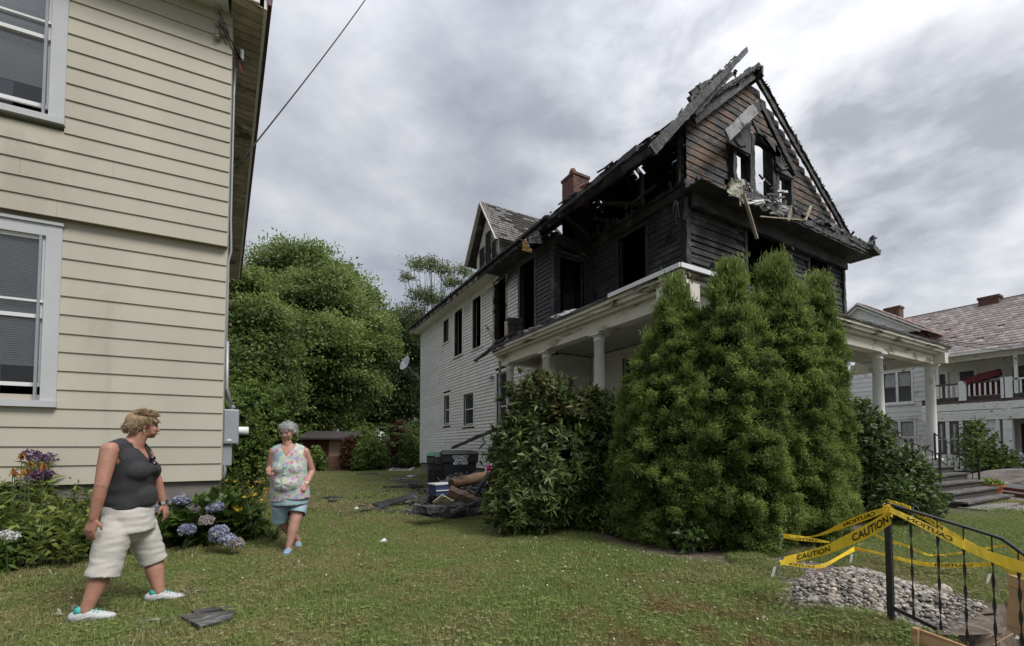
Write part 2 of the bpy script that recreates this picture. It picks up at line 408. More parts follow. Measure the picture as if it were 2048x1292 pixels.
dirt_poly = patch('dirt_path', [(1490, 1108), (1570, 1118), (1640, 1128), (1720, 1140), (1800, 1170), (1900, 1195), (1985, 1200), (1990, 1225), (1985, 1265), (1850, 1262), (1700, 1250), (1600, 1215), (1540, 1170), (1470, 1130)], .010, SOIL)
gravel_poly = patch('gravel_walk', [(1900, 1000), (1960, 996), (2060, 990), (2120, 1000), (2120, 1030), (2040, 1022), (1940, 1012)], .008, M('fine_gravel', (.2, .18, .17), .95, .4, 40, .8, 60))
ash_poly = patch('ash_covered_ground', [(812, 1008), (850, 996), (900, 985), (1000, 985), (1030, 1026), (980, 1040), (890, 1038), (835, 1026)], .007, charred('ash_ground', .5))
scorch_polys = [patch('scorched_ground', s, .008, charred('ash_ground')) for s in (
    [(718, 952), (790, 948), (800, 956), (740, 960)], [(770, 962), (850, 957), (862, 975), (800, 980)], [(795, 972), (880, 968), (890, 990), (820, 992)])]

# ------------------------------------------------------------------ left neighbour house (cream clapboards)
def left_house():
    KX, KY, ROT = -.49, 7.17, math.radians(-2.5)
    t = thing('neighbour_house', 'cream clapboard house with white window frames filling the left edge', 'house', (KX, KY, 0), ROT)
    T = wm(t); d = (T.to_3x3() @ Vector((1, 0, 0))); 
    def W(x, y, z): return T @ Vector((x, y, z))
    XL = -7.2
    cb = MB(); cb.v = [(0, 0, 0), (1, 0, 0), (1, -1, 0), (0, -1, 0), (0, 0, 1), (1, 0, 1), (1, -.25, 1), (0, -.25, 1)]
    cb.f = [(0, 3, 2, 1), (4, 5, 6, 7), (0, 1, 5, 4), (1, 2, 6, 5), (2, 3, 7, 6), (3, 0, 4, 7)]
    CB['mesh'] = cb.mesh('clapboard')
    boxm = MB()
    wins = [(-2.98, -1.67, 1.79, 3.93), (-2.98, -1.67, 5.18, 7.25)]
    # body behind the boards
    for x0, x1, z0, z1 in segs(XL, 0, .84, 7.6, [(a+.1, b-.1, c+.1, e-.1) for a, b, c, e in wins]):
        boxm.box((x0, 0, z0), (x1, .14, z1), T)
    boxm.build('wall', CREAM, t)
    b = MB(); b.box((XL, .14, .84), (XL+.1, 11.6, 7.6), T); b.box((-.25, .14, .84), (-.1, 11.6, 7.6), T @ Matrix.Rotation(.11, 4, 'Z'))
    b.build('wall', CREAM, t)
    MB().box((XL, .03, 0), (-.03, .3, .84), T).build('foundation', CONC, t)
    MB().box((-.3, .3, 0), (-.15, 11.4, .84), T @ Matrix.Rotation(.11, 4, 'Z')).build('foundation', CONC, t)
    def rows(z0, z1, n, y, ends):
        h = (z1-z0)/n
        for i in range(n):
            za = z0+i*h
            th = .022
            if (y > 0 and False): pass
            spans = spans_at(XL, ends, za+.002, za+h-.002, wins)
            for x0, x1 in spans:
                # long runs are several boards butted together
                cuts = [x0]
                while x1-cuts[-1] > 3.2: cuts.append(cuts[-1]+rnd.uniform(1.8, 2.9))
                cuts.append(x1)
                if x1-x0 < 2.9: cuts = [x0, x1]
                for a_, b_ in zip(cuts, cuts[1:]):
                    o = link('siding_board', CB['mesh'], t, CREAM, loc=W(a_, y, za-.012+rnd.uniform(-.003, .003)), rot=(0, 0, ROT), scale=(b_-a_-.002, th, h+.014))
    rows(.84, 4.02, 14, -.002, 0)
    rows(4.03, 7.58, 17, -.075, .012)
    MB().box((XL, -.072, 4.03), (.01, 0, 4.06), T).build('belt_ledge', CREAM, t)
    MB().box((XL, -.07, 4.06), (.008, -.001, 7.6), T).build('wall', CREAM, t) if False else None
    # window units
    for k, (x0, x1, z0, z1) in enumerate(wins):
        yo = -.04 if k == 0 else -.115
        fr = MB(); w = .14
        fr.box((x0, yo, z0), (x0+w, .03, z1), T); fr.box((x1-w, yo, z0), (x1, .03, z1), T)
        fr.box((x0+w, yo+.002, z1-w), (x1-w, .03, z1), T)
        wo = tag(fr.build('window', GREYTRIM, t), 'lower window with raised storm sash and half drawn blind' if k == 0 else 'upper window cut by the picture edge')
        MB().box((x0-.01, yo-.03, z0-.045), (x1+.01, .03, z0+.03), T).build('sill', GREYTRIM, wo)
        MB().box((x0-.015, yo-.02, z1), (x1+.015, .02, z1+.035), T).build('drip_cap', GREYTRIM, wo)
        xi0, xi1, zi0, zi1 = x0+w, x1-w, z0+.03, z1-w; mid = (zi0+zi1)/2+.02
        def sash(za, zb, y, bw=.045):
            s = MB(); s.box((xi0, y, za), (xi0+bw, y+.03, zb), T); s.box((xi1-bw, y, za), (xi1, y+.03, zb), T)
            s.box((xi0+bw, y, za), (xi1-bw, y+.03, za+bw), T); s.box((xi0+bw, y, zb-bw), (xi1-bw, y+.03, zb), T)
            s.build('sash', WHITEP, wo)
            MB().box((xi0+bw-.004, y+.012, za+bw-.004), (xi1-bw+.004, y+.018, zb-bw+.004), T).build('pane', GLASS_T, wo)
        sash(mid-.025, zi1, yo+.035); sash(zi0+(.17 if k == 0 else .12), mid+.02, yo+.07)
        MB().box((xi0, yo+.01, mid+.16), (xi1, yo+.03, mid+.185), T).build('storm_bar', WHITEP, wo)
        MB().box((xi1-.06, yo+.005, zi0), (xi1-.035, yo+.03, zi1), T).build('storm_track', METALG, wo)
        # blinds: real slats
        s = MB(); zb = zi1
        stop = zi0+(.42 if k == 0 else .45)
        while zb > stop:
            s.box((xi0+.03, .075, zb-.020), (xi1-.03, .079, zb-.004), T @ Matrix.Translation((0, 0, 0))); zb -= .021
        s.build('blind', BLIND, wo)
        MB().box((xi0+.02, .1, zi0), (xi0+(xi1-xi0)*.62, .115, zi0+.55), T).build('curtain', M('pale_curtain', (.2, .2, .2), .8), wo)
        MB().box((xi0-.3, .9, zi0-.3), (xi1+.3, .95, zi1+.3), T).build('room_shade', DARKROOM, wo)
    # eaves: front soffit, side soffit built of beaded boards, fascia and roof edge
    zt = 7.32
    TS = T @ Matrix.Rotation(.112, 4, 'Z')       # the side runs a few degrees off square
    sb = MB().box((0, 0, 0), (1, 1, 1)).mesh('soffit_board')
    BR = M('soffit_paint_worn', (.43, .375, .30), .75, .25, 5, .2, 40, orand=.22, dirt=(.17, .13, .09), dirt_amt=.35, dscale=2)
    q = (TS.to_euler()).z
    y = -.42
    while y < 11.3:
        p = TS @ Vector((-.02, y, zt)); w = .128
        link('soffit_board', sb, t, BR, loc=p, rot=(0, 0, q), scale=(.38, w, .018)); y += w+.014
    MB().box((XL, -.44, zt), (-.03, -.002, zt+.02), T).build('soffit_panel', WHITEP, t)
    MB().box((.355, -.46, zt-.03), (.395, 11.4, zt+.2), TS).build('fascia', WHITEP, t)
    MB().box((XL, -.48, zt-.03), (.354, -.445, zt+.2), T).build('fascia', WHITEP, t)
    MB().box((.40, -.5, zt+.02), (.44, 11.4, zt+.24), TS).build('gutter_edge', M('red_drip_edge', (.09, .03, .035), .5), t)
    r = MB(); a = [W(XL, -.54, zt+.2), TS @ Vector((.46, -.54, zt+.2)), TS @ Vector((.46, 11.4, zt+.2)), W(XL, 11.4, zt+.2), W(XL, 5.4, zt+2.9), TS @ Vector((-3.5, 5.4, zt+2.9))]
    r.add(a, [(0, 1, 5, 4), (1, 2, 5), (2, 3, 4, 5), (0, 4, 3), (0, 3, 2, 1)]); r.build('roof', M('dark_shingle_roof', (.07, .05, .05), .9, .3, 20), t)
    # corner post seen as a saw-tooth edge, conduits and meter boxes on the side wall
    MB().box((-.06, .01, .84), (-.004, .1, 7.5), TS).build('corner_board', CREAM, t)
    def P(x, y, z): return TS @ Vector((x, y, z))
    MB().tube([P(.02, .12, 1.9), P(.02, .12, 3.2), P(.02, .12, 3.9), P(.05, .12, 4.05), P(.035, .12, 4.5), P(.035, .12, 6.3), P(.04, .1, 6.7)], .014, 8).build('conduit', METALG, t, smooth=True)
    MB().tube([P(.02, .2, 1.9), P(.02, .2, 3.3), P(.02, .2, 3.9), P(.04, .2, 4.1), P(.03, .2, 4.6), P(.03, .2, 6.9)], .010, 8).build('conduit', METALG, t, smooth=True)
    MB().tube([P(.03, .1, 2.75), P(.035, .1, 2.1), P(.10, .1, 1.86)], .022, 10).build('conduit', METALG, t, smooth=True)
    MB().tube([P(.05, .15, 1.38), P(.02, .12, 1.2), P(.04, .12, .95), P(.02, .12, .8)], .02, 8).build('conduit', METALG, t, smooth=True)
    mb = MB().box((.01, .06, 1.315), (.19, .32, 1.80), TS).build('meter_box', METALG, t, bevel=.008)
    MB().box((.02, .052, 1.33), (.18, .06, 1.785), TS).build('meter_box_door', METALG, mb, bevel=.004)
    MB().box((.055, .046, 1.36), (.105, .052, 1.385), TS).build('label_plate', WHITEP, mb)
    MB().lathe(P(.1, .18, 1.8), [(.03, 0), (.03, .03), (.045, .03), (.045, .06), (.02, .075)], 12).build('conduit_cap', METALG, mb)
    MB().box((.01, .1, 1.02), (.115, .26, 1.3), TS).build('lower_service_box', METALG, t, bevel=.006)
    MB().tube([P(.02, .62, 1.52), P(.33, .62, 1.52)], .062, 14).build('vent_pipe', WHITEP, t, smooth=True)
    # service insulators with dangling wires at the upper corner
    ins = MB()
    for z in (7.28, 7.08, 6.9): ins.lathe(W(-.16, -.13, z), [(.012, -.04), (.04, -.03), (.022, 0), (.04, .03), (.012, .04)], 10)
    ins.box((-.19, -.1, 6.85), (-.13, -.06, 7.32), T); ins.build('insulator_rack', M('porcelain', (.35, .34, .32), .4), t, smooth=False)
    wr = MB()
    for k in range(7):
        a = W(-.14+rnd.uniform(-.02, .02), -.16, 7.05+rnd.uniform(-.2, .25)); b_ = P(.08+rnd.uniform(-.03, .13), -.05+rnd.uniform(-.1, .1), 6.72+rnd.uniform(-.25, .2)); c_ = P(.06, .1, 6.95)
        m_ = (a+b_)/2+Vector((0, 0, rnd.uniform(-.12, .2)))
        wr.tube(bez(a, m_, b_, c_, 10), .006, 5)
    wr.build('wire_bundle', RUBBER, t, smooth=True)
    MB().tube([P(.08, .0, 6.78), P(.10, -.02, 6.66), P(.12, -.02, 6.6)], .008, 6).build('red_wire_tail', M('red_insulation', (.28, .02, .03), .5), t)
    MB().tube([P(.12, .02, 6.95), P(.12, .0, 6.8)], .022, 8).build('white_connector', WHITEP, t)
CB = {}
def bez(a, b, c, d, n):
    out = []
    for i in range(n+1):
        t = i/n; out.append(a*(1-t)**3+b*3*t*(1-t)**2+c*3*t*t*(1-t)+d*t**3)
    return out
def spans_at(x0, x1, za, zb, holes):
    sp = [(x0, x1)]
    for a, b, c, e in holes:
        if c < zb and e > za:
            n = []
            for p, q in sp:
                if b <= p or a >= q: n.append((p, q)); continue
                if a > p: n.append((p, a))
                if b < q: n.append((b, q))
            sp = n
    return [s for s in sp if s[1]-s[0] > .01]
def segs(x0, x1, z0, z1, holes):
    zs = sorted({z0, z1, *[min(max(h[2], z0), z1) for h in holes], *[min(max(h[3], z0), z1) for h in holes]})
    return [(a, b, za, zb) for za, zb in zip(zs, zs[1:]) if zb-za > 1e-4 for a, b in spans_at(x0, x1, za+1e-4, zb-1e-4, holes)]
def glass_t():
    m, nt, b = new_mat('reflective_window_pane'); tr = nt.nodes.new('ShaderNodeBsdfTransparent'); gl = nt.nodes.new('ShaderNodeBsdfGlossy')
    gl.inputs['Roughness'].default_value = .03; tr.inputs[0].default_value = (.95, .96, .97, 1); mx = nt.nodes.new('ShaderNodeMixShader')
    fr = nt.nodes.new('ShaderNodeFresnel'); fr.inputs[0].default_value = 1.5
    nt.links.new(fr.outputs[0], mx.inputs[0]); nt.links.new(tr.outputs[0], mx.inputs[1]); nt.links.new(gl.outputs[0], mx.inputs[2]); nt.links.new(mx.outputs[0], nt.nodes['Material Output'].inputs[0]); return m
GLASS_T = glass_t()
left_house()
cb = MB(); A = Vector((-.42, 7.35, 5.3)); Bc = onD(716, -2, 9.0)+Vector((0, 0, 0))
far = A+(Bc-A)*2.2; pts = []
for i in range(25):
    t_ = i/24; p = A.lerp(far, t_); p.z -= math.sin(PI*t_)*.25; pts.append(p)
tag(cb.tube(pts, .011, 6).build('overhead_cable', RUBBER, smooth=True), 'black overhead service cable rising from the cream house into the sky', 'cable')
# ------------------------------------------------------------------ burnt house
EX, EZ = 6.14, 7.05          # left eave
RX, RZ = 10.2, 10.4          # ridge
QX, QZ = 15.25, 7.05         # right eave
Y0, Y1, YB, YE = 6.24, 9.46, 6.0, 20.8
XA, XB, XC = 6.64, 7.84, 14.54
ZT = 6.95
def lroof(x): return EZ+(x-EX)*(RZ-EZ)/(RX-EX)
def rroof(x): return RZ-(x-RX)*(RZ-QZ)/(QX-RX)
def siding_mat():
    """white clapboards, sooted where the fire broke out (front upper corner of the wing)"""
    m, nt, b = new_mat('sooted_white_siding'); p = pos(nt)
    base = ramp(nt, nnoise(nt, 2.5, 5, .6, p), [(.3, (.60, .60, .575)), (.7, (.72, .72, .70))])
    stain = nnoise(nt, 3.2, 6, .65, p, stretch=(1, 1, .35)); base = mixc(nt, maprange(nt, stain, .58, .8), base, (.48, .47, .43))
    sp = nt.nodes.new('ShaderNodeSeparateXYZ'); nt.links.new(p, sp.inputs[0]); y, z = sp.outputs[1], sp.outputs[2]
    # distance measure: high and towards the front burns
    n = nnoise(nt, 1.3, 5, .65, p)
    e1 = mmath(nt, 'ADD', mmath(nt, 'MULTIPLY', mmath(nt, 'SUBTRACT', z, 6.55), 2.2), mmath(nt, 'MULTIPLY', mmath(nt, 'SUBTRACT', 12.9, y), .55))
    e2 = mmath(nt, 'ADD', mmath(nt, 'MULTIPLY', mmath(nt, 'SUBTRACT', 10.75, y), 2.6), mmath(nt, 'MULTIPLY', mmath(nt, 'SUBTRACT', z, 4.4), .5))
    gate = maprange(nt, z, 3.9, 4.3)
    e = mmath(nt, 'ADD', mmath(nt, 'MAXIMUM', e1, e2), mmath(nt, 'MULTIPLY', mmath(nt, 'SUBTRACT', n, .5), 2.4))
    s = mmath(nt, 'MULTIPLY', maprange(nt, e, -.5, .75), gate)
    light = mmath(nt, 'MULTIPLY', maprange(nt, e, -2.2, .3, 0., .35), gate)
    fine = nnoise(nt, 30, 4, .6, p)
    ch = ramp(nt, fine, [(.35, (.012, .012, .012)), (.7, (.05, .05, .052))])
    c = mixc(nt, light, base, (.12, .10, .085)); c = mixc(nt, s, c, ch)
    hs = nt.nodes.new('ShaderNodeHueSaturation'); nt.links.new(mmath(nt, 'ADD', mmath(nt, 'MULTIPLY', objrand(nt), .12), .94), hs.inputs['Value']); nt.links.new(c, hs.inputs['Color'])
    nt.links.new(hs.outputs[0], b.inputs['Base Color']); b.inputs['Roughness'].default_value = .6; bump(nt, b, fine, .25, .006); return m
SIDE = siding_mat()
house = thing('burnt_house', 'large white clapboard house with a fire-gutted charred upper floor and open gable', 'house', (XA, Y0, 0))
H = house
winA = [(17.05, 17.7, 5.72, 6.66), (15.63, 16.45, 4.92, 6.74), (13.96, 14.69, 4.88, 6.72), (12.12, 12.92, 4.7, 6.72), (10.43, 11.24, 4.62, 6.7),
        (16.94, 17.58, 2.25, 3.44), (14.57, 15.48, 2.12, 3.28), (12.05, 12.75, 1.5, 3.68)]
winWF = [(6.80, 7.62, 4.45, 6.35)]
winB = [(7.39, 8.31, 4.5, 6.56), (7.2, 8.2, 1.75, 3.5)]
winF = [(9.95, 11.42, 4.4, 6.68), (12.72, 13.62, 4.95, 6.58), (13.73, 14.40, .95, 3.5), (9.2, 10.6, 1.5, 3.4)]
def core(name, plane, fixed, u0, u1, z0, z1, holes, th, mat):
    b = MB()
    for a, c, za, zb in segs(u0, u1, z0, z1, holes):
        if plane == 'X': b.box((fixed, a, za), (fixed+th, c, zb))
        else: b.box((a, fixed, za), (c, fixed+th, zb))
    return b.build(name, mat, H)
core('wall', 'X', XA+.002, Y1, YE, .5, ZT, winA, .14, SOOT)
core('wall', 'X', XB+.002, Y0+.14, Y1, .5, ZT, winB, .14, SOOT)
core('wall', 'Y', Y0+.002, XB, XC, .5, ZT, winF, .14, SOOT)
core('wall', 'Y', Y1+.002, XA+.14, XB, .5, 6.62, winWF, .14, SOOT)
boxpart('wall', WHITEW, H, (XC-.14, Y0+.142, .5), (XC, YE, ZT)); boxpart('wall', WHITEW, H, (XA+.142, YE-.14, .5), (XC-.14, YE, ZT))
for z, nm in ((.82, 'floor'), (3.98, 'floor')): boxpart(nm, SOOT, H, (XB+.15, Y0+.16, z), (XC-.15, YE-.15, z+.14)); boxpart(nm, SOOT, H, (XA+.15, Y1+.16, z), (XB+.15, YE-.15, z+.14))
boxpart('attic_floor', SOOT, H, (XB+.15, Y0+.16, 6.8), (XC-.15, YE-.15, 6.92)); boxpart('attic_floor', SOOT, H, (XA+.15, Y1+.6, 6.8), (XB+.15, YE-.15, 6.92))
boxpart('partition', SOOT, H, (XB+1.6, Y0+.2, 4.12), (XB+1.72, YE-.2, 6.8)); boxpart('partition', SOOT, H, (XB+.2, 9.6, 4.12), (XC-.2, 9.72, 6.8)); boxpart('partition', SOOT, H, (XB+1.6, Y0+.3, .96), (XB+1.72, YE-.2, 3.98))
boxpart('foundation', M('stone_foundation', (.19, .175, .14), .9, .3, 7, .8, 12), H, (XA+.03, Y1, 0), (XA+.28, YE, .5))
boxpart('foundation', MATS['stone_foundation'], H, (XB+.03, Y0+.03, 0), (XC, Y1, .5)); boxpart('foundation', MATS['stone_foundation'], H, (XC-.25, Y1, 0), (XC, YE, .5))

cbm = CB['mesh']
def boards(plane, fixed, u0, u1, z0, z1, h, holes, mat, burnt=0., th=.02, cut=None, mats=None, lean=0):
    """clapboards on a wall facing -X or -Y; every board an object sharing one mesh"""
    n = int(round((z1-z0)/h)); h = (z1-z0)/n
    for i in range(n):
        za = z0+i*h
        for a, b in spans_at(u0, u1, za+.002, za+h-.002, holes):
            if cut: 
                r = cut(a, b, za, h)
                if r is None: continue
                a, b = r
            cuts = [a]
            while b-cuts[-1] > 4.4: cuts.append(cuts[-1]+rnd.uniform(2.2, 3.8))
            cuts.append(b)
            for p, q in zip(cuts, cuts[1:]):
                if burnt and rnd.random() < burnt*.25 and q-p > .4: q -= rnd.uniform(.05, .3)
                L = q-p-.003; 
                if L < .03: continue
                dz = rnd.gauss(0, .004+.012*burnt) if burnt else 0; tt = rnd.gauss(0, .012*burnt)/max(L, .6) if burnt else 0
                t2 = th*(1+rnd.uniform(0, 1.2)*burnt)
                m = mat if not mats else rnd.choice(mats)
                if plane == 'X': o = link('siding_board', cbm, H, None, loc=(fixed, p+L, za-.008+dz), rot=(0, tt, -PI/2), scale=(L, t2, h+.008))
                else: o = link('siding_board', cbm, H, None, loc=(p, fixed, za-.008+dz), rot=(0, tt, 0), scale=(L, t2, h+.008))
                o.material_slots[0].link = 'OBJECT'; o.material_slots[0].material = m
fr = .1
def grow(hs, g=fr): return [(a-g, b+g, c-g*.6, d+g) for a, b, c, d in hs]
boards('X', XA, Y1+.12, YE-.1, .56, ZT-.25, .118, grow(winA), SIDE, th=.034)
boards('X', XB, Y0+.1, Y1-.02, 3.95, ZT-.12, .14, grow(winB), CHAR, .5)
boards('X', XB, Y0+.1, Y1-.02, .95, 3.75, .13, grow(winB), WHITEW)
boards('Y', Y0, XB+.1, XC-.1, 4.0, ZT-.45, .125, grow(winF), CHARA, .9, th=.024, mats=[CHAR, CHARA, CHARA, CHARB] if False else [CHAR, CHARA, CHARA])
boards('Y', Y0, XB+.1, XC-.1, .95, 3.75, .13, grow(winF), WHITEW)
boards('Y', Y1, XA+.1, XB-.02, .95, 3.75, .13, [], WHITEW); boards('Y', Y1, XA+.1, XB-.02, 4.0, 6.5, .14, grow(winWF), CHAR, .5)

# windows and doors
def unit_window(plane, fixed, w, mat, broken=True, label=None, pane=False, sashmat=None):
    u0, u1, z0, z1 = w; o = -.035
    def bx(mb, a, b, y0, y1, za, zb):
        if plane == 'X': mb.box((fixed+y0, a, za), (fixed+y1, b, zb))
        else: mb.box((a, fixed+y0, za), (b, fixed+y1, zb))
    m = MB(); bx(m, u0-fr, u0, o, .16, z0-.04, z1+fr); bx(m, u1, u1+fr, o, .16, z0-.04, z1+fr); bx(m, u0, u1, o+.002, .16, z1, z1+fr-.002)
    wo = m.build('window', mat, H, label=label)
    m = MB(); bx(m, u0-fr-.03, u1+fr+.03, o-.03, .17, z0-.09, z0-.035); m.build('sill', mat, wo)
    sm = sashmat or mat; mid = (z0+z1)/2
    m = MB(); bx(m, u0, u0+.035, .04, .08, z0, z1)
    if broken: m.build('sash', sm, wo); m = MB()
    bx(m, u1-.035, u1, .04, .08, z0, z1)
    if not broken: bx(m, u0+.035, u1-.035, .04, .08, mid-.02, mid+.02); bx(m, u0+.035, u1-.035, .04, .08, z0, z0+.04); bx(m, u0+.035, u1-.035, .04, .08, z1-.04, z1)
    m.build('sash', sm, wo)
    if pane:
        m = MB(); bx(m, u0+.03, u1-.03, .058, .064, z0+.03, z1-.03); m.build('pane', GLASS, wo)
    return wo
SCORCHW = M('scorched_white_trim', (.34, .30, .26), .75, .25, 4, .3, 40, dirt=(.05, .04, .035), dirt_amt=.6, dscale=3)
for i, w in enumerate(winA):
    m = (WHITEW, WHITEW, WHITEW, SCORCHW, CHAR, WHITEW, WHITEW, WHITEW)[i]
    unit_window('X', XA, w, m, broken=i in (1, 2, 3, 4), pane=i in (0, 5, 6, 7), label={3: 'window with scorched frame behind the burnt bin', 4: 'charred empty window opening'}.get(i), sashmat=M('brown_sash', (.05, .03, .02), .6) if i < 5 else WHITEW)
boxpart('window_shade', M('window_drape', (.35, .36, .36), .8), H, (XA+.07, 14.65, 2.2), (XA+.075, 14.8, 3.2)); boxpart('window_shade', MATS['window_drape'], H, (XA+.07, 15.2, 2.2), (XA+.075, 15.36, 3.2))
unit_window('X', XB, winB[0], CHAR); unit_window('X', XB, winB[1], PORCHW, False, pane=True)
unit_window('Y', Y0, winF[0], CHAR); unit_window('Y', Y0, winF[1], CHAR); unit_window('Y', Y0, winF[3], PORCHW, False, pane=True)
wdoor = unit_window('Y', Y0, winF[2], PORCHW); boxpart('door', M('dark_door', (.03, .022, .018), .5), wdoor, (13.75, Y0+.09, .97), (14.38, Y0+.13, 3.48))
unit_window('Y', Y1, winWF[0], CHAR)
def post(p0, p1, w, mat, name='post', jag=.008, n=12, up=(0, 0, 1), h=None, label=None): return MB().beam(p0, p1, w, h or w, up, jag, n).build(name, mat, H, label=label)
# corner boards
post((XA+.03, Y1+.04, 3.95), (XA+.03, Y1+.04, 7.0), .17, CHARA, 'corner_post', .012, 26)
boxpart('corner_board', WHITEW, H, (XA-.026, Y1-.026, .5), (XA+.1, Y1+.12, 3.7)); boxpart('corner_board', WHITEW, H, (XA-.026, YE-.1, .5), (XA+.1, YE+.02, ZT-.2))
post((XB-.005, Y0+.02, 3.95), (XB-.005, Y0+.02, 6.95), .14, CHARA, 'corner_post', .01, 24); post((XC-.06, Y0-.01, 3.95), (XC-.06, Y0-.01, 6.7), .13, CHARA, 'corner_post', .01, 24)
post((XB-.03, Y1-.09, 3.95), (XB-.03, Y1-.09, 6.9), .13, CHAR, 'corner_post', .012, 20)
boxpart('corner_board', PORCHW, H, (XC-.1, Y0-.03, .95), (XC+.02, Y0+.12, 3.75)); boxpart('corner_board', PORCHW, H, (XB-.03, Y0-.03, .95), (XB+.1, Y0+.1, 3.75))
# charred wing front: fallen header beam and frayed lintel
post((XA-.04, Y1-.05, 6.78), (XB+.02, Y1-.05, 6.58), .2, CHARB, 'header_beam', .014, 14, h=.3); post((XA+.05, Y1-.09, 6.46), (XB, Y1-.09, 6.40), .06, CHAR, 'lintel_board', .012, 14)
post((6.9, Y1+.1, 7.62), (XB+.1, Y1-.05, 7.02), .1, CHAR, 'hanging_rafter_stub', .02, 10)
# side frieze / attic plate, cracked and open
post((XB-.02, Y1+.05, 6.98), (XB-.02, Y0-.05, 6.98), .12, CHARA, 'attic_plate', .012, 30, h=.09)
post((XB-.05, Y1, 6.80), (XB-.05, Y0, 6.80), .05, CHAR, 'frieze_board', .008, 30, h=.2)
for k in range(16):
    y = Y0+.15+k*.2; z = 6.86+rnd.uniform(0, .1)
    post((XB-.05, y, 6.95), (XB+rnd.uniform(-.2, .1), y+rnd.uniform(-.1, .1), 7.02+rnd.choice((.06, .1, .18, .3))), rnd.uniform(.03, .06), rnd.choice((CHAR, CHARA)), 'burnt_stud', .012, 4)
post((7.5, 8.9, 7.35), (8.3, 8.2, 7.0), .07, CHARA, 'fallen_joist', .01, 8); post((7.3, 8.3, 7.4), (8.2, 7.3, 7.1), .08, CHAR, 'fallen_joist', .01, 8); post((7.45, 7.7, 7.0), (7.75, 7.0, 7.3), .05, CHAR, 'fallen_joist', .01, 8)
post((7.7, 7.35, 6.95), (7.66, 7.35, 7.75), .07, CHAR, 'burnt_stud', .012, 6)
post((7.83, 6.4, 6.95), (7.83, 6.4, 8.3), .07, CHAR, 'burnt_stud', .012, 8); post((7.86, 6.34, 6.9), (7.9, 6.4, 8.36), .05, CHARB, 'burnt_stud', .012, 8)

# roof: rafters and sheathing boards (missing where the fire went through), shingles on top
rb = MB().beam((0, 0, 0), (1, 0, 0), 1, 1, jag=.0, n=1).mesh('rafter')
def slope_obj(name, mesh, mat, x0, z0, x1, z1, y, w, h, off=0.):
    d = Vector((x1-x0, 0, z1-z0)); L = d.length; a = -math.atan2(d.z, d.x)
    return link(name, mesh, H, mat, loc=(x0, y, z0+off), rot=(0, a, 0), scale=(L, w, h))
rm = MB().beam((0, 0, 0), (1, 0, 0), 1, 1, jag=.012, n=10).mesh('rafter')
y = YB+.55
while y < YE:
    front = y < 10.6
    if not (front and rnd.random() < .3): slope_obj('rafter', rm, CHAR, EX+(.0 if y > 9.3 else rnd.uniform(0, .25)), EZ-.1, RX-.05, RZ-.16, y, .05, .14)
    cutr = rnd.uniform(.3, .9) if (6.7 < y < 7.8) else 1
    if y > 7.6: slope_obj('rafter', rm, CHAR, QX-(QX-RX)*cutr, rroof(QX-(QX-RX)*cutr)-.14, QX, QZ-.14, y, .05, .14)
    y += .5
post((RX, YB-.1, RZ-.12), (RX, YE, RZ-.12), .06, CHAR, 'ridge_board', .008, 40, h=.2)
bdm = MB().beam((0, 0, 0), (0, 1, 0), 1, 1, jag=.0, n=1).mesh('sheathing_board')
def sheath(side, holes):
    n = 27
    for i in range(n):
        t0 = (i+.5)/n
        if side < 0: x = EX+(RX-EX)*t0; z = lroof(x); a = -math.atan2(RZ-EZ, RX-EX); L = math.hypot(RX-EX, RZ-EZ)/n
        else: x = QX-(QX-RX)*t0; z = rroof(x); a = math.atan2(RZ-QZ, QX-RX); L = math.hypot(QX-RX, RZ-QZ)/n
        yy = YB-.02+rnd.uniform(-.05, .05)
        while yy < YE+.3:
            l = rnd.uniform(1.6, 3.2); e = min(yy+l, YE+.3); sp = spans_at(yy, e, t0-.01, t0+.01, holes)
            for p, q in sp:
                if q-p > .08:
                    dd = rnd.uniform(0, .05) if sp != [(yy, e)] else 0
                    link('sheathing_board', bdm, H, CHAR, loc=(x, p+dd, z-.03), rot=(0, a, 0), scale=(L*rnd.uniform(.93, .985), q-p-.004-dd, .022))
            yy = e
# holes are (y0, y1, t0, t1) with t running up the slope
holesL = [(5.7, 6.3, .80, .97)]
holesR = [(5.0, 6.9, -.1, .96), (6.9, 7.35, .1, .92), (7.35, 7.72, .45, .82), (9.9, 10.25, .92, .99), (12.0, 12.2, .89, .95), (13.5, 15.1, .80, 1.01), (8.0, 8.2, .38, .42)]
sheath(-1, holesL); sheath(1, holesR)
def shingles(side, holes, mat, name='shingles'):
    V = []; Q = []; n = 34
    for i in range(n):
        t0 = i/n; t1 = t0+1.6/n
        for k in range(int((YE+.35-YB)/.28)):
            y = YB-.06+k*.28+(.14 if i % 2 else 0); tm = (t0+t1)/2
            if any(a-.1 < y < b+.1 and c-.03 < tm < d+.03 for a, b, c, d in holes): continue
            if y < 9.5 and rnd.random() < .22: continue
            if rnd.random() < .03: continue
            w = .27; cu = rnd.uniform(0, .03 if y < 10 else .01)
            P = []
            for t, dz in ((t0, .028+cu), (t1, .012)):
                x = (EX-.04+(RX-EX+.04)*t) if side < 0 else (QX+.04-(QX+.04-RX)*t); x = min(x, RX) if side < 0 else max(x, RX); z = (lroof(x) if side < 0 else rroof(x))+dz
                P += [(x, y, z), (x, y+w, z)]
            b = len(V); V += P+[(p[0], p[1], p[2]-.01) for p in P]
            Q += [(b, b+1, b+3, b+2), (b+4, b+6, b+7, b+5), (b, b+4, b+5, b+1), (b, b+2, b+6, b+4), (b+1, b+5, b+7, b+3)]
    o = link(name, np_mesh(name, V, Q), H, mat); o['kind'] = 'stuff'
SHG = M('burnt_shingles', (.045, .045, .045), .85, .5, 8, .5, 40, dirt=(.15, .14, .13), dirt_amt=.3)
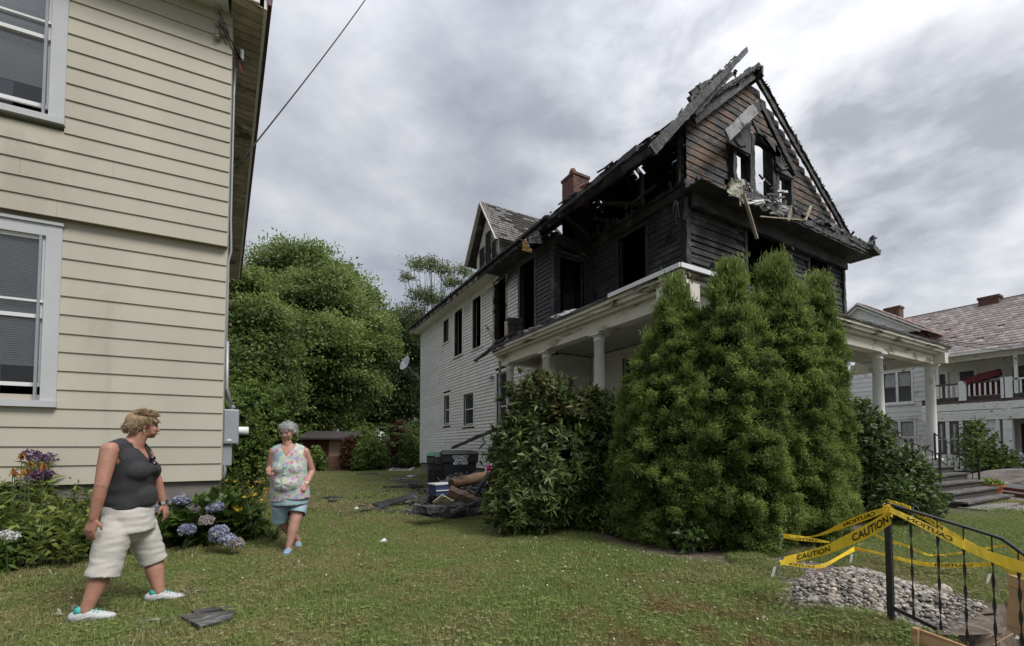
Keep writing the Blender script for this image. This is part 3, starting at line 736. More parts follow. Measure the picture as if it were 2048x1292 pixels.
shingles(-1, holesL, SHG); shingles(1, holesR, SHG)
# ragged eave edge
for k in range(60):
    y = YB+rnd.uniform(0, 15); t = rnd.uniform(-.05, .02)
    post((EX-.06+t*.5, y, EZ+.02+t), (EX-.05, y+rnd.uniform(.1, .5), EZ+.05+rnd.uniform(-.02, .04)), rnd.uniform(.015, .04), CHAR if y < 13 else SHG, 'splintered_shingle', .008, 2, h=.02)
# eaves soffit and fascia of the wing
def eave_run(y0, y1, mat, name):
    boxpart(name, mat, H, (EX+.03, y0, EZ-.17), (XA+.0, y1, EZ-.15)); 
eave_run(12.6, YE+.3, WHITEW, 'soffit'); eave_run(10.4, 12.6, CHAR, 'soffit')
boxpart('frieze_board', WHITEW, H, (XA-.03, 12.6, ZT-.26), (XA-.002, YE-.1, ZT-.07)); boxpart('frieze_board', CHAR, H, (XA-.03, Y1+.15, ZT-.26), (XA-.002, 12.6, ZT-.07))
MB().beam((EX, YE+.32, EZ-.08), (EX, 13.2, EZ-.08), .03, .17, jag=.004, n=20).build('fascia', SCORCHW, H); MB().beam((EX, 13.2, EZ-.09), (EX, 9.2, EZ-.06), .03, .16, jag=.012, n=20).build('fascia', CHAR, H)
MB().beam((EX-.05, YE+.3, EZ-.0), (EX-.05, 9.0, EZ+.0), .10, .07, jag=.01, n=40).build('burnt_gutter', CHARD, H)
post((EX+.02, 9.4, EZ-.04), (EX+.0, YB-.02, EZ-.04), .05, CHAR, 'eave_rafter', .012, 20, h=.12)

# gable wall of wide planks
gwin = [(9.43, 9.95, 7.36, 8.18), (10.14, 10.88, 7.42, 8.70), (11.15, 11.69, 7.36, 8.12)]
def gcut(a, b, za, h):
    xl = EX+(za+h*.8-EZ)*(RX-EX)/(RZ-EZ); xr = QX-(za+h*.8-QZ)*(QX-RX)/(RZ-QZ)
    a2 = max(a, xl+.05, XB-.02); b2 = min(b, xr+.10)
    if za > 8.6: b2 -= rnd.uniform(.0, .16)
    else: b2 -= rnd.uniform(0, .1)
    return (a2, b2) if b2-a2 > .08 else None
boards('Y', Y0-.005, XB, XC-.05, 6.98, RZ-.25, .165, grow(gwin, .12), CHARG, .35, th=.018, cut=gcut, mats=[CHARG, CHARG, CHARG, CHARB])
for w in gwin:
    core('gable_stud', 'Y', Y0+.02, w[0]-.14, w[0]-.02, w[2]-.2, w[3]+.2, [], .1, CHAR); core('gable_stud', 'Y', Y0+.02, w[1]+.02, w[1]+.14, w[2]-.2, w[3]+.2, [], .1, CHAR)
for w in gwin:
    u0, u1, z0, z1 = w; m = MB()
    m.beam((u0-.06, Y0-.07, z0-.05), (u0-.06, Y0-.07, z1+.1), .12, .14, (0, 1, 0), .008, 12); m.beam((u1+.06, Y0-.07, z0-.05), (u1+.06, Y0-.07, z1+.1), .12, .14, (0, 1, 0), .008, 12)
    m.beam((u0, Y0-.06, z1+.07), (u1, Y0-.06, z1+.07), .12, .14, (0, 0, 1), .008, 8); m.build('window', CHARA, H, label='burnt-out gable window')
sl = MB().beam((9.2, Y0-.12, 7.30), (11.95, Y0-.12, 7.30), .16, .07, jag=.012, n=26).build('gable_sill', CHARA, H)
# hood over the triple window: two sloping boards and sunburst panels
post((8.60, 5.78, 8.0), (9.84, 5.78, 9.2), .05, M('ash_grey_board', (.28, .28, .285), .8, .3, 6, .5, 40, dirt=(.03, .03, .03), dirt_amt=.5), 'hood_rake_board', .008, 12, h=.24, up=(0, 0, 1)); post((9.86, 5.78, 9.2), (11.25, 5.78, 7.98), .06, CHARD, 'hood_rake_board', .008, 18, h=.13)
MB().prism([(9.0, 6.02, 8.15), (9.0, 6.02, 8.25), (9.86, 6.02, 9.05), (9.86, 6.02, 8.15)], (0, .04, 0)).build('hood_panel', CHAR, H)
MB().prism([(10.95, 6.05, 8.15), (9.9, 6.05, 9.08), (9.9, 6.05, 8.85), (10.9, 6.05, 8.8), (11.0, 6.05, 8.15), (11.7, 6.05, 8.15), (11.6, 6.05, 8.3), (9.95, 6.05, 9.1)][0:1]+[(11.75, 6.05, 8.15), (9.95, 6.05, 9.1), (10.2, 6.05, 8.82), (10.92, 6.05, 8.82)], (0, .04, 0)).build('hood_panel', CHARA, H)
for k in range(9):
    a = math.radians(20+k*17); c = (11.1, 6.02, 8.2); r_ = .42 if k < 5 else .3
    post(c, (11.1+math.cos(a)*r_*.9, 6.02, 8.2+math.sin(a)*r_), .03, CHAR, 'sunburst_rib', .003, 2, h=.02, up=(0, 1, 0))
    post((9.4, 6.0, 8.2), (9.4+math.cos(a)*r_*.7, 6.0, 8.2+math.sin(a)*r_*.7), .03, CHAR, 'sunburst_rib', .003, 2, h=.02, up=(0, 1, 0))
# verge rafters
post((RX-.1, 6.12, RZ+.02), (QX+.0, 6.12, QZ-.12), .06, CHAR, 'verge_rafter', .010, 50, h=.13, up=(0, 0, 1)); post((RX+.05, 6.10, RZ+.06), (QX-.05, 6.10, QZ+.0), .08, CHARD, 'verge_shingle_edge', .014, 60, h=.03)
for k in range(46):
    t = rnd.random(); p = Vector((RX, 6.08, RZ+.08)).lerp(Vector((QX, 6.08, QZ-.02)), t); q = p+Vector((rnd.uniform(.03, .1), 0, rnd.uniform(0, .06)))
    post(p, q, .05, CHAR, 'splintered_shingle', .01, 2, h=.015)
post((XB+.06, 6.06, 8.27), (RX-.12, 6.06, RZ-.2), .05, CHARA, 'rake_frieze_board', .006, 50, h=.17); post((XB+.02, 5.96, 8.50), (RX-.05, 5.96, RZ+.02), .07, CHARD, 'verge_rafter', .012, 40, h=.08)
A_ = onY(1303, 302, 5.7); B_ = onY(1494, 99, 5.7)
MB().beam(A_, B_, .06, .19, jag=.010, n=60, w1=.032).build('fallen_rafter', CHARA, H, label='long silvered rafter jutting above the roof')
MB().beam(A_+(B_-A_)*.42+Vector((.05, .1, -.12)), B_*.86+A_*.14+Vector((0, .1, -.18)), .06, .16, jag=.022, n=24, w1=.03).build('fallen_sheathing', CHARD, H)
for a, b, w in (((1385, 192), (1443, 152), .2), ((1380, 200), (1400, 170), .12), ((1440, 150), (1462, 150), .1), ((1478, 168), (1498, 138), .09), ((1470, 155), (1472, 140), .06)):
    P0 = onY(*a, 6.0); P1 = onY(*b, 6.0); MB().beam(P0, P1, .05, w, jag=.03, n=6).build('loose_shingle_board', CHARD, H)
for k in range(34):
    t = rnd.uniform(0, .9); p = A_.lerp(B_, t)+Vector((0, .12, .12)); MB().beam(p, p+Vector((rnd.uniform(.05, .16), 0, rnd.uniform(.05, .17))), .05, .02, jag=.012, n=2).build('splintered_shingle', CHARD, H)
post(onY(1592, 268, 5.9), onY(1597, 295, 5.9), .02, CHAR, 'splinter', .004, 3)
# front cornice: sagging box eave above the second floor, torn open in the middle
def cor(x0, x1, z, dz, mat, name, d0=5.7, h=.2):
    MB().beam((x0, d0, z), (x1, d0, z+dz), .06, h, jag=.016, n=int((x1-x0)*7)).build(name, mat, H)
cor(XB-.05, 9.0, 6.86, -.02, CHARA, 'cornice_board', 5.95, .12); cor(9.0, 14.95, 6.80, .0, CHAR, 'cornice_board', 5.70, .15)
MB().beam((XB-.2, 5.95, 6.72), (14.95, 5.95, 6.68), .52, .04, jag=.012, n=40).build('cornice_soffit', CHAR, H)
MB().beam((XB, 6.1, 6.55), (XC, 6.15, 6.52), .1, .28, jag=.012, n=40).build('cornice_frieze', CHAR, H)
MB().beam((10.9, 5.88, 6.96), (14.9, 5.88, 6.86), .45, .09, jag=.03, n=26).build('cornice_roof', CHAR, H)
MB().beam((12.3, 5.75, 7.06), (14.7, 5.75, 6.86), .2, .12, jag=.045, n=18).build('cornice_rubble', CHAR, H)
MB().beam((14.75, 5.75, 6.85), (14.98, 5.65, 7.25), .05, .12, jag=.02, n=6).build('cornice_end_board', CHAR, H); MB().beam((14.9, 5.64, 7.24), (15.12, 5.64, 6.78), .05, .05, jag=.01, n=6).build('cornice_end_board', CHAR, H)
MB().beam((14.7, 5.72, 6.88), (15.08, 5.72, 6.76), .4, .16, jag=.02, n=5).build('cornice_end_box', CHAR, H)
for k in range(26):
    x = rnd.uniform(8.2, 15); post((x, 5.62+rnd.uniform(-.05, .3), 6.9), (x+rnd.uniform(-.5, .5), 5.6+rnd.uniform(-.1, .4), 7.0+rnd.uniform(-.15, .22)), rnd.uniform(.02, .06), rnd.choice((CHAR, CHARA, CHARB)), 'burnt_batten', .01, 4)
# sheet debris hanging under the gable window
def sheet(name, pts, mat, label=None, th=.008, n=7, amp=.05, parent=H):
    a, b, c, d = [Vector(p) for p in pts]; V = []; F = []; nr = (b-a).cross(d-a).normalized()
    for i in range(n+1):
        for j in range(n+1):
            u, v = i/n, j/n; p = (a*(1-u)+b*u)*(1-v)+(d*(1-u)+c*u)*v
            V.append(p+nr*(amp*math.sin(u*5+v*3)+rnd.uniform(-amp, amp)*.6)+(b-a)*rnd.uniform(-.03, .03))
    m = MB(); m.v = [tuple(v) for v in V]; m.f = [(i*(n+1)+j, (i+1)*(n+1)+j, (i+1)*(n+1)+j+1, i*(n+1)+j+1) for i in range(n) for j in range(n)]
    o = m.build(name, mat, parent, label=label); s = o.modifiers.new('thick', 'SOLIDIFY'); s.thickness = th; return o
KH = M('khaki_sheet', (.26, .25, .19), .6, .3, 5, .3, 30, dirt=(.04, .04, .035), dirt_amt=.35); WS = M('torn_white_film', (.62, .62, .62), .5, .3, 8, .4, 30, dirt=(.04, .04, .04), dirt_amt=.5, dscale=5)
yq = 5.6
sheet('hanging_sheet', [onY(1462, 355, yq), onY(1488, 362, yq), onY(1488, 410, yq), onY(1458, 392, yq)], KH)
sheet('hanging_sheet', [onY(1490, 392, yq), onY(1545, 402, yq), onY(1540, 418, yq), onY(1494, 410, yq)], WS, amp=.09)
sheet('hanging_sheet', [onY(1540, 405, yq+.1), onY(1580, 415, yq+.1), onY(1575, 440, yq+.1), onY(1540, 428, yq+.1)], M('grey_ash_sheet', (.2, .2, .195), .7, .4, 7, .4, 30), amp=.06)
for k in range(16):
    a = onY(rnd.uniform(1480, 1580), rnd.uniform(365, 410), 5.7); post(a, a+Vector((rnd.uniform(-.35, .35), rnd.uniform(-.1, .1), rnd.uniform(-.1, .25))), rnd.uniform(.015, .05), rnd.choice((CHARA, CHAR, WS)), 'splinter', .008, 3)
post(onY(1487, 388, 5.5), onY(1514, 478, 5.5), .06, M('bare_lath', (.30, .26, .19), .8, .3, 9, .3, 40), 'hanging_lath', .002, 6, h=.03, label='pale lath hanging down over the front')
post(onY(1520, 433, 5.5), onY(1606, 440, 5.6), .025, MATS['bare_lath'], 'loose_lath', .002, 4); post(onY(1610, 442, 5.6), onY(1622, 412, 5.8), .05, MATS['bare_lath'], 'loose_lath', .002, 4); post(onY(1576, 442, 5.55), onY(1582, 416, 5.6), .045, MATS['bare_lath'], 'loose_lath', .002, 4)
# hanging coils and flap near the front corner
for k in range(13):
    c0 = onX(1352+rnd.uniform(-2, 4), 404+rnd.uniform(-3, 3), 7.6); c1 = onX(1352+rnd.uniform(-6, 12), 452+rnd.uniform(-10, 4), 7.6)
    MB().tube(bez(c0, c0+Vector((-.15, -.1+rnd.uniform(-.1, .1), -.1)), c1+Vector((-.15, rnd.uniform(-.1, .1), 0)), c1, 8), .012, 5).build('hanging_cable', CHARA, H)
post(onX(1372, 395, 7.6), onX(1366, 440, 7.7), .07, CHARA, 'splinter', .01, 4); post(onX(1330, 486, 7.7), onX(1342, 462, 7.7), .05, CHARB, 'splinter', .01, 4); post(onX(1335, 480, 7.7), onX(1352, 462, 7.7), .03, CHARA, 'splinter', .01, 4)
# torn insulation flap at the wing eave
sheet('torn_roofing_flap', [onX(1040, 478, 6.1), onX(1082, 462, 6.1), onX(1080, 485, 6.1), onX(1050, 490, 6.1)], M('grey_foil', (.22, .23, .24), .5, .4, 9, .3, 30), amp=.07)
sheet('torn_insulation', [onX(1040, 478, 6.05), onX(1058, 478, 6.05), onX(1060, 505, 6.05), onX(1046, 500, 6.05)], M('yellow_insulation', (.45, .27, .1), .9, .4, 9, .5, 40, dirt=(.6, .6, .6), dirt_amt=.5), amp=.08)
# chimney in courses of brick
def chimney():
    x0, x1, y0, y1 = 8.02, 8.62, 10.42, 11.0; ch = boxpart('chimney', M('mortar_dark', (.05, .045, .04), .95), H, (x0+.012, y0+.012, 4.2), (x1-.012, y1-.012, 9.55))
    V = MB(); V2 = MB(); top = V; z = 6.0; i = 0
    while z < 9.56:
        V = V2 if z < 8.62 else top
        o = .1*(i % 2); x = x0-o*.5
        for side in (0, 1):
            u = (x0 if side == 0 else y0)-o; e = x1 if side == 0 else y1
            while u < e-.02:
                a, b = max(u, x0 if side == 0 else y0), min(u+.195, e)
                if b-a > .03:
                    if side == 0: V.box((a, y0-rnd.uniform(0, .006), z), (b, y0+.02, z+.058)); V.box((a, y1-.02, z), (b, y1, z+.058))
                    else: V.box((x0-rnd.uniform(0, .006), a, z), (x0+.02, b, z+.058)); V.box((x1-.02, a, z), (x1, b, z+.058))
                u += .205
        z += .068; i += 1
    top.build('brick', BRICK, ch)['kind'] = 'stuff'; V2.build('brick', M('sooty_brick', (.02, .016, .015), .9, .3, 9, .3, 60), ch)['kind'] = 'stuff'
    MB().box((x0-.03, y0-.03, 9.56), (x1+.03, y1+.03, 9.64)).build('chimney_cap', BRICK, ch); MB().lathe((x0+.13, y0+.2, 9.64), [(.1, 0), (.12, .1), (.08, .2)], 10).build('flue_stub', BRICK, ch)
chimney()
# dormer on the wing's roof, facing the yard
def dormer():
    ya, yb, xf = 11.85, 13.75, 6.3; ym = (ya+yb)/2-.05; ze, zp = 7.75, 9.3
    d = MB(); d.prism([(xf, ya+.12, 7.0), (xf, yb-.12, 7.0), (xf, yb-.12, ze), (xf, ym, zp-.22), (xf, ya+.12, ze)], (.1, 0, 0)); D = d.build('dormer', M('stained_dormer_paint', (.50, .47, .41), .7, .12, 3, .3, 40, dirt=(.16, .13, .105), dirt_amt=.22, dscale=2.2), H)
    dm = MATS['stained_dormer_paint']
    MB().prism([(xf+.1, ya+.12, 7.0), (xf+.1, ya+.12, ze), (7.1, ya+.12, ze), (6.5, ya+.12, 7.1)], (0, .06, 0)).build('dormer_cheek', dm, D); MB().prism([(xf+.1, yb-.18, 7.0), (xf+.1, yb-.18, ze), (7.1, yb-.18, ze), (6.5, yb-.18, 7.1)], (0, .06, 0)).build('dormer_cheek', dm, D)
    for (a, b, z0, z1) in ((12.98, 13.32, 7.35, 7.95), (12.5, 12.86, 7.15, 8.3), (12.14, 12.4, 7.1, 7.85)):
        MB().box((xf-.03, a-.04, z0-.04), (xf-.002, b+.04, z1+.04)).build('dormer_window', SCORCHW, D); MB().box((xf-.04, a, z0), (xf-.028, b, z1)).build('dormer_pane', SOOT, D)
    yv = ze-.12
    xe = 9.1
    for s, yo in ((-1, ya-.22), (1, yb+.22)):
        p = [Vector((xf-.26, yo, yv)), Vector((xf-.26, ym, zp)), Vector((xe, ym, zp)), Vector((6.9, yo, yv))]
        MB().prism(p, (0, 0, -.06)).build('dormer_roof', SHG, D)
        MB().beam((xf-.27, yo, yv-.05), (xf-.27, ym, zp-.05), .04, .12, (1, 0, 0), .004, 10).build('rake_board', dm, D)
        # shingle courses, partly stripped to the lath
        n = 15; m = MB(); lath = MB()
        for i in range(n):
            t0, t1 = i/n, (i+1.35)/n
            y_a = yo+(ym-yo)*t0; y_b = yo+(ym-yo)*min(t1, 1); za = yv+(zp-yv)*t0; zb = yv+(zp-yv)*min(t1, 1); x_e = 6.9+(xe-6.9)*t0; x = xf-.28
            while x < x_e:
                w = rnd.uniform(.18, .3)
                if rnd.random() < (.8 if (i > 3 and x > 6.4) else .97) and not (i > 5 and 6.9 < x < 8.8 and rnd.random() < .75):
                    m.add([(x, y_a, za+.03+rnd.uniform(0, .02)), (x+w-.012, y_a, za+.03), (x+w-.012, y_b, zb+.012), (x, y_b, zb+.012), (x, y_a, za), (x+w-.012, y_a, za)], [(0, 1, 2, 3), (0, 4, 5, 1)])
                x += w
            lath.beam((xf-.24, y_a, za+.01), (x_e+.05, y_a, za+.01), .05, .03, jag=.004, n=8)
        m.build('dormer_shingles', M('weathered_shingles', (.19, .185, .18), .85, .4, 8, .5, 40, dirt=(.05, .05, .05), dirt_amt=.4, dscale=4), D)['kind'] = 'stuff'
        lath.build('dormer_lath', M('grey_lath', (.10, .095, .09), .9, .3), D)['kind'] = 'stuff'
dormer()
# ------------------------------------------------------------------ wrap-around porch of the burnt house
PX0, PX1, PY0, PYE = 5.34, 15.98, 4.40, 10.62
def porch():
    # roof: L shaped, low slope, blackened felt
    FEL = charred('wet_roof_felt', .25)
    z0, z1 = 3.97, 4.42
    MB().add([(PX0, PY0, z0), (PX1, PY0, z0), (PX1-.9, Y0, z1), (XB, Y0, z1), (XB, Y1, z1), (XA, Y1, z1), (XA, PYE, z1-.1), (PX0, PYE, z0), (PX1, Y0+.3, z0), (XC, Y0+.3, z1)],
             [(0, 1, 2, 3), (0, 3, 4, 5, 6, 7), (1, 8, 2), (8, 9, 2)]).build('porch_roof', FEL, H)
    def edge(p0, p1, out, mat1, mat2):
        p0 = Vector(p0); p1 = Vector(p1); o = Vector(out)
        MB().beam(p0+o*.0+Vector((0, 0, 3.955)), p1+Vector((0, 0, 3.955)), .05, .05, jag=.005, n=34).build('roof_edge', CHAR if mat1 is PEEL else PORCHW, H)
        MB().beam(p0-o*.03+Vector((0, 0, 3.90)), p1-o*.03+Vector((0, 0, 3.90)), .05, .075, jag=.0025, n=24).build('crown_moulding', mat1, H)
        MB().beam(p0-o*.10+Vector((0, 0, 3.83)), p1-o*.10+Vector((0, 0, 3.83)), .10, .07, jag=.0025, n=24).build('bed_moulding', mat1, H)
        MB().beam(p0-o*.17+Vector((0, 0, 3.765)), p1-o*.17+Vector((0, 0, 3.765)), .08, .06, jag=.001, n=16).build('bed_moulding', PORCHW, H)
        MB().beam(p0-o*.33+Vector((0, 0, 3.63)), p1-o*.33+Vector((0, 0, 3.63)), .22, .27, jag=0, n=1).build('porch_beam', mat2, H)
    edge((PX0, PY0-.02, 0), (PX0, PYE, 0), (-1, 0, 0), PEEL, M('stained_beam_paint', (.60, .575, .50), .65, .08, 3, .1, 40, dirt=(.26, .21, .15), dirt_amt=.38, dscale=2, stretch=(1, .4, 2)))
    edge((PX0, PY0, 0), (PX1, PY0, 0), (0, -1, 0), PEEL, MATS['stained_beam_paint'])
    edge((PX0+.3, PYE, 0), (XA, PYE, 0), (0, 1, 0), PORCHW, PORCHW); edge((PX1, PY0, 0), (PX1, Y0+.3, 0), (1, 0, 0), PEEL, PORCHW)
    # bright repainted metal edge near the corner
    boxpart('new_drip_edge', WHITEP, H, (PX0-.055, PY0-.05, 3.93), (PX0-.03, 5.9, 4.0)); boxpart('new_drip_edge', WHITEP, H, (PX0-.03, PY0-.075, 3.93), (6.6, PY0-.05, 4.0))
    # ceiling of tongue-and-groove boards
    cbx = MB().box((0, 0, 0), (1, 1, 1)).mesh('ceiling_board'); y = PY0+.2
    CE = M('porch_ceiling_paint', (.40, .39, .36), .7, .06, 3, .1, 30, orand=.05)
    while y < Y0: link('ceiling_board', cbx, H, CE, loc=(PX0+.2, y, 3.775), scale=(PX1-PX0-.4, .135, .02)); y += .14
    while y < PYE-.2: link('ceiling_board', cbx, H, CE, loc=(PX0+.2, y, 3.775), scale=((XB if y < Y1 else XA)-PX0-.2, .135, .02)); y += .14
    # floor and skirt
    DK = M('grey_porch_floor', (.16, .16, .165), .6, .15, 4, .1)
    boxpart('porch_floor', DK, H, (PX0+.1, PY0+.15, .82), (PX1-.1, Y0, .93)); boxpart('porch_floor', DK, H, (PX0+.1, Y0, .82), (XB, Y1, .93)); boxpart('porch_floor', DK, H, (PX0+.1, Y1, .82), (XA, PYE-.1, .93))
    boxpart('porch_skirt', PORCHW, H, (PX0+.16, PY0+.2, 0), (PX0+.2, PYE-.2, .82)); boxpart('porch_skirt', PORCHW, H, (PX0+.2, PY0+.2, 0), (PX1-.2, PY0+.24, .82))
    prof = [(r_*.93, z_) for r_, z_ in [(.15, .93), (.15, 1.0), (.125, 1.03), (.125, 1.05), (.118, 1.2), (.122, 2.0), (.105, 3.34), (.125, 3.35), (.125, 3.37), (.108, 3.385), (.108, 3.41), (.14, 3.44), (.14, 3.455)]]
    for (x, y) in ((5.7, 4.75), (5.7, 6.62), (5.7, 8.46), (5.7, 10.2), (9.1, 4.75), (12.6, 4.75), (15.66, 4.75)):
        c = MB().lathe((x, y, 0), prof, 20).build('column', COLW, H, smooth=False)
        for p in c.data.polygons: p.use_smooth = abs(p.normal.z) < .4
        MB().box((x-.15, y-.15, 3.456), (x+.15, y+.15, 3.494)).build('capital', COLW, c); MB().box((x-.17, y-.17, .93), (x+.17, y+.17, .985)).build('plinth', COLW, c)
    MB().tube([(5.55, 10.5, 3.6), (5.55, 10.5, 2.0), (5.55, 10.5, .3)], .035, 8).build('downspout', M('rusty_downspout', (.28, .27, .26), .6, .3, 9, .2, dirt=(.06, .05, .05), dirt_amt=.5, dscale=8), H)
    MB().tube([(5.95, 10.55, 3.6), (5.95, 10.55, .4)], .04, 8).build('downspout', MATS['rusty_downspout'], H)
    # balustrade on the right end and along the sides
    def rail(p0, p1, n):
        p0 = Vector(p0); p1 = Vector(p1); r = MB().beam(p0+Vector((0, 0, 1.55)), p1+Vector((0, 0, 1.55)), .09, .06).build('railing', PORCHW, H)
        MB().beam(p0+Vector((0, 0, 1.02)), p1+Vector((0, 0, 1.02)), .07, .06).build('bottom_rail', PORCHW, r)
        bm_ = MB().lathe((0, 0, 0), [(.02, 0), (.028, .05), (.02, .1), (.038, .2), (.03, .3), (.02, .42), (.03, .47), (.03, .5)], 8).mesh('baluster', True)
        for i in range(n): link('baluster', bm_, r, PORCHW, loc=p0.lerp(p1, (i+.5)/n)+Vector((0, 0, 1.04)))
    rail((15.66, 4.92, 0), (15.66, Y0, 0), 10); rail((5.7, 4.9, 0), (5.7, 6.5, 0), 12); rail((5.7, 6.75, 0), (5.7, 8.33, 0), 12); rail((5.7, 8.6, 0), (5.7, 10.08, 0), 11); rail((9.22, 4.75, 0), (12.48, 4.75, 0), 24); rail((5.83, 4.75, 0), (8.97, 4.75, 0), 22)
porch()
# charred debris on the porch roof
for k in range(70):
    y = rnd.uniform(7.0, 10.5) if k < 50 else rnd.uniform(4.6, 7); x = rnd.uniform(PX0+.05, XB-.1 if y < Y1 else XA-.1); z = 3.98+(x-PX0)/2.5*.42
    MB().beam((x, y, z+.03), (x+rnd.uniform(-.25, .3), y+rnd.uniform(-.4, .4), z+rnd.uniform(.03, .12)), rnd.uniform(.03, .12), rnd.uniform(.015, .05), jag=.012, n=3).build('roof_debris', rnd.choice((CHAR, CHAR, CHARA, CHARB, WS if k % 6 == 0 else CHAR)), H)
sheet('roof_debris_sheet', [(5.45, 7.0, 4.02), (5.5, 8.2, 4.1), (5.9, 8.1, 4.35), (6.2, 7.1, 4.2)], M('dusty_white_sheet', (.33, .33, .32), .7, .4, 6, .5, 30, dirt=(.05, .05, .05), dirt_amt=.5, dscale=4), amp=.07)
sheet('roof_debris_sheet', [(5.4, 8.3, 4.0), (5.42, 9.3, 4.03), (5.6, 9.3, 4.1), (5.65, 8.3, 4.12)], MATS['dusty_white_sheet'], amp=.05)
for a, b, w in (((950, 722), (990, 692), .1), ((972, 650), (992, 690), .09), ((998, 684), (1028, 664), .07), ((978, 700), (1000, 680), .12)):
    P0 = onX(*a, 5.4); P1 = onX(*b, 5.6); MB().beam(P0, P1, w, .05, jag=.015, n=6).build('roof_debris', CHAR if w != .09 else SCORCHW, H)
# long burnt board leaning from the yard to the porch
MB().beam(onX(905, 896, 6.1), onX(992, 858, 5.6), .12, .07, jag=.012, n=12).build('leaning_board', CHAR)
tag(bpy.data.objects['leaning_board'], 'long charred board leaning up against the white siding behind the bins', 'board')

# ------------------------------------------------------------------ wheeled bins
def wheelie(name, label, loc, rz, mat, lid, w=.58, d=.72, h=1.08, text=None, cat='bin', group=None, s=1.):
    t = thing(name, label, cat, (0, 0, 0), 0, group)
    b = MB(); hw, hd = w/2, d/2
    b.add([(-hw*.78, -hd*.72, .06), (hw*.78, -hd*.72, .06), (hw*.78, hd*.8, .06), (-hw*.78, hd*.8, .06), (-hw*.92, -hd*.9, h*.72), (hw*.92, -hd*.9, h*.72), (hw*.92, hd*.95, h*.72), (-hw*.92, hd*.95, h*.72),
           (-hw, -hd, h*.74), (hw, -hd, h*.74), (hw, hd, h*.74), (-hw, hd, h*.74), (-hw*1.02, -hd*1.02, h*.95), (hw*1.02, -hd*1.02, h*.95), (hw*1.02, hd*1.02, h*.95), (-hw*1.02, hd*1.02, h*.95)],
          [(3, 2, 1, 0)]+[(i*4+k, i*4+(k+1) % 4, i*4+4+(k+1) % 4, i*4+4+k) for i in range(3) for k in range(4)]+[(12, 13, 14, 15)])
    b.build('body', mat, t, bevel=.012)
    l = MB(); l.add([(-hw*1.1, -hd*1.12, h*.93), (hw*1.1, -hd*1.12, h*.93), (hw*1.08, hd*1.1, h*.95), (-hw*1.08, hd*1.1, h*.95), (-hw*.95, -hd*.9, h*1.0), (hw*.95, -hd*.9, h*1.0), (hw*.9, hd*.9, h*1.03), (-hw*.9, hd*.9, h*1.03)],
                    [(3, 2, 1, 0), (4, 5, 6, 7), (0, 1, 5, 4), (1, 2, 6, 5), (2, 3, 7, 6), (3, 0, 4, 7)]); l.build('lid', lid, t, bevel=.015)
    MB().tube([(-hw*.8, hd*1.15, h*.97), (hw*.8, hd*1.15, h*.97)], .018, 8).build('handle', mat, t)
    for sx in (-1, 1):
        MB().tube([(sx*hw*.82, hd*.85, .13), (sx*hw*1.0, hd*.85, .13)], .13, 16).build('wheel', RUBBER, t)
        MB().box((sx*hw*.45-.05, -hd*.93, .3), (sx*hw*.45+.05, -hd*.86, .62)).build('grip_recess', RUBBER, t)
    if text:
        for i, sline in enumerate(text): place_text(sline, .105, (0, -hd*1.03+.0-.002, h*.87-i*.09), (1, 0, 0), (0, .02, 1), WHITEP, t, .004)
    t.location = loc; t.rotation_euler = (0, 0, rz); t.scale = (s, s, s); return t
BIN = M('dark_grey_plastic', (.028, .031, .036), .45, .1, 3, .05, 30); BLID = M('black_plastic_lid', (.022, .024, .027), .5); GLID = M('green_plastic_lid', (.02, .13, .06), .5); BINO = M('olive_grey_plastic', (.05, .052, .047), .5)
pb = onZ(918, 975, 0); fw_ang = math.atan2(-pb.x, pb.y)
wheelie('wheeled_bin', 'big charcoal wheeled bin lettered COUNTY WASTE standing behind the debris pile', onD(918, 898, 12.6).to_2d().to_3d(), -math.radians(16), BIN, BLID, .98, .80, 1.16, ('COUNTY', 'WASTE', '877-7007'))
b2 = wheelie('wheeled_bin', 'narrow dark bin with green lid, leftmost beside the white siding', onD(868, 905, 12.9).to_2d().to_3d(), -math.radians(24), BINO, GLID, .36, .62, 1.10)
wheelie('wheeled_bin', 'narrow olive bin squeezed between the green-lidded and the lettered bin', onD(884, 905, 12.75).to_2d().to_3d(), -math.radians(24), BINO, BINO, .34, .6, 1.07)
pr_ = onX(1018, 676, 5.95)
bb = wheelie('wheeled_bin', 'scorched bin perched on the porch roof in front of the burnt windows', Vector((5.92, 10.35, 4.05)), math.radians(-20), charred('melted_plastic', .2), charred('melted_plastic'), .42, .42, .72)
MB().tube([(5.68, 10.36, 4.08), (5.64, 10.3, 4.66)], .055, 8).build('pale_roll', M('pale_tube', (.42, .36, .31), .7, .2, 5, .2), None)
tag(bpy.data.objects['pale_roll'], 'pale cardboard tube leaning on the scorched bin on the porch roof', 'tube')

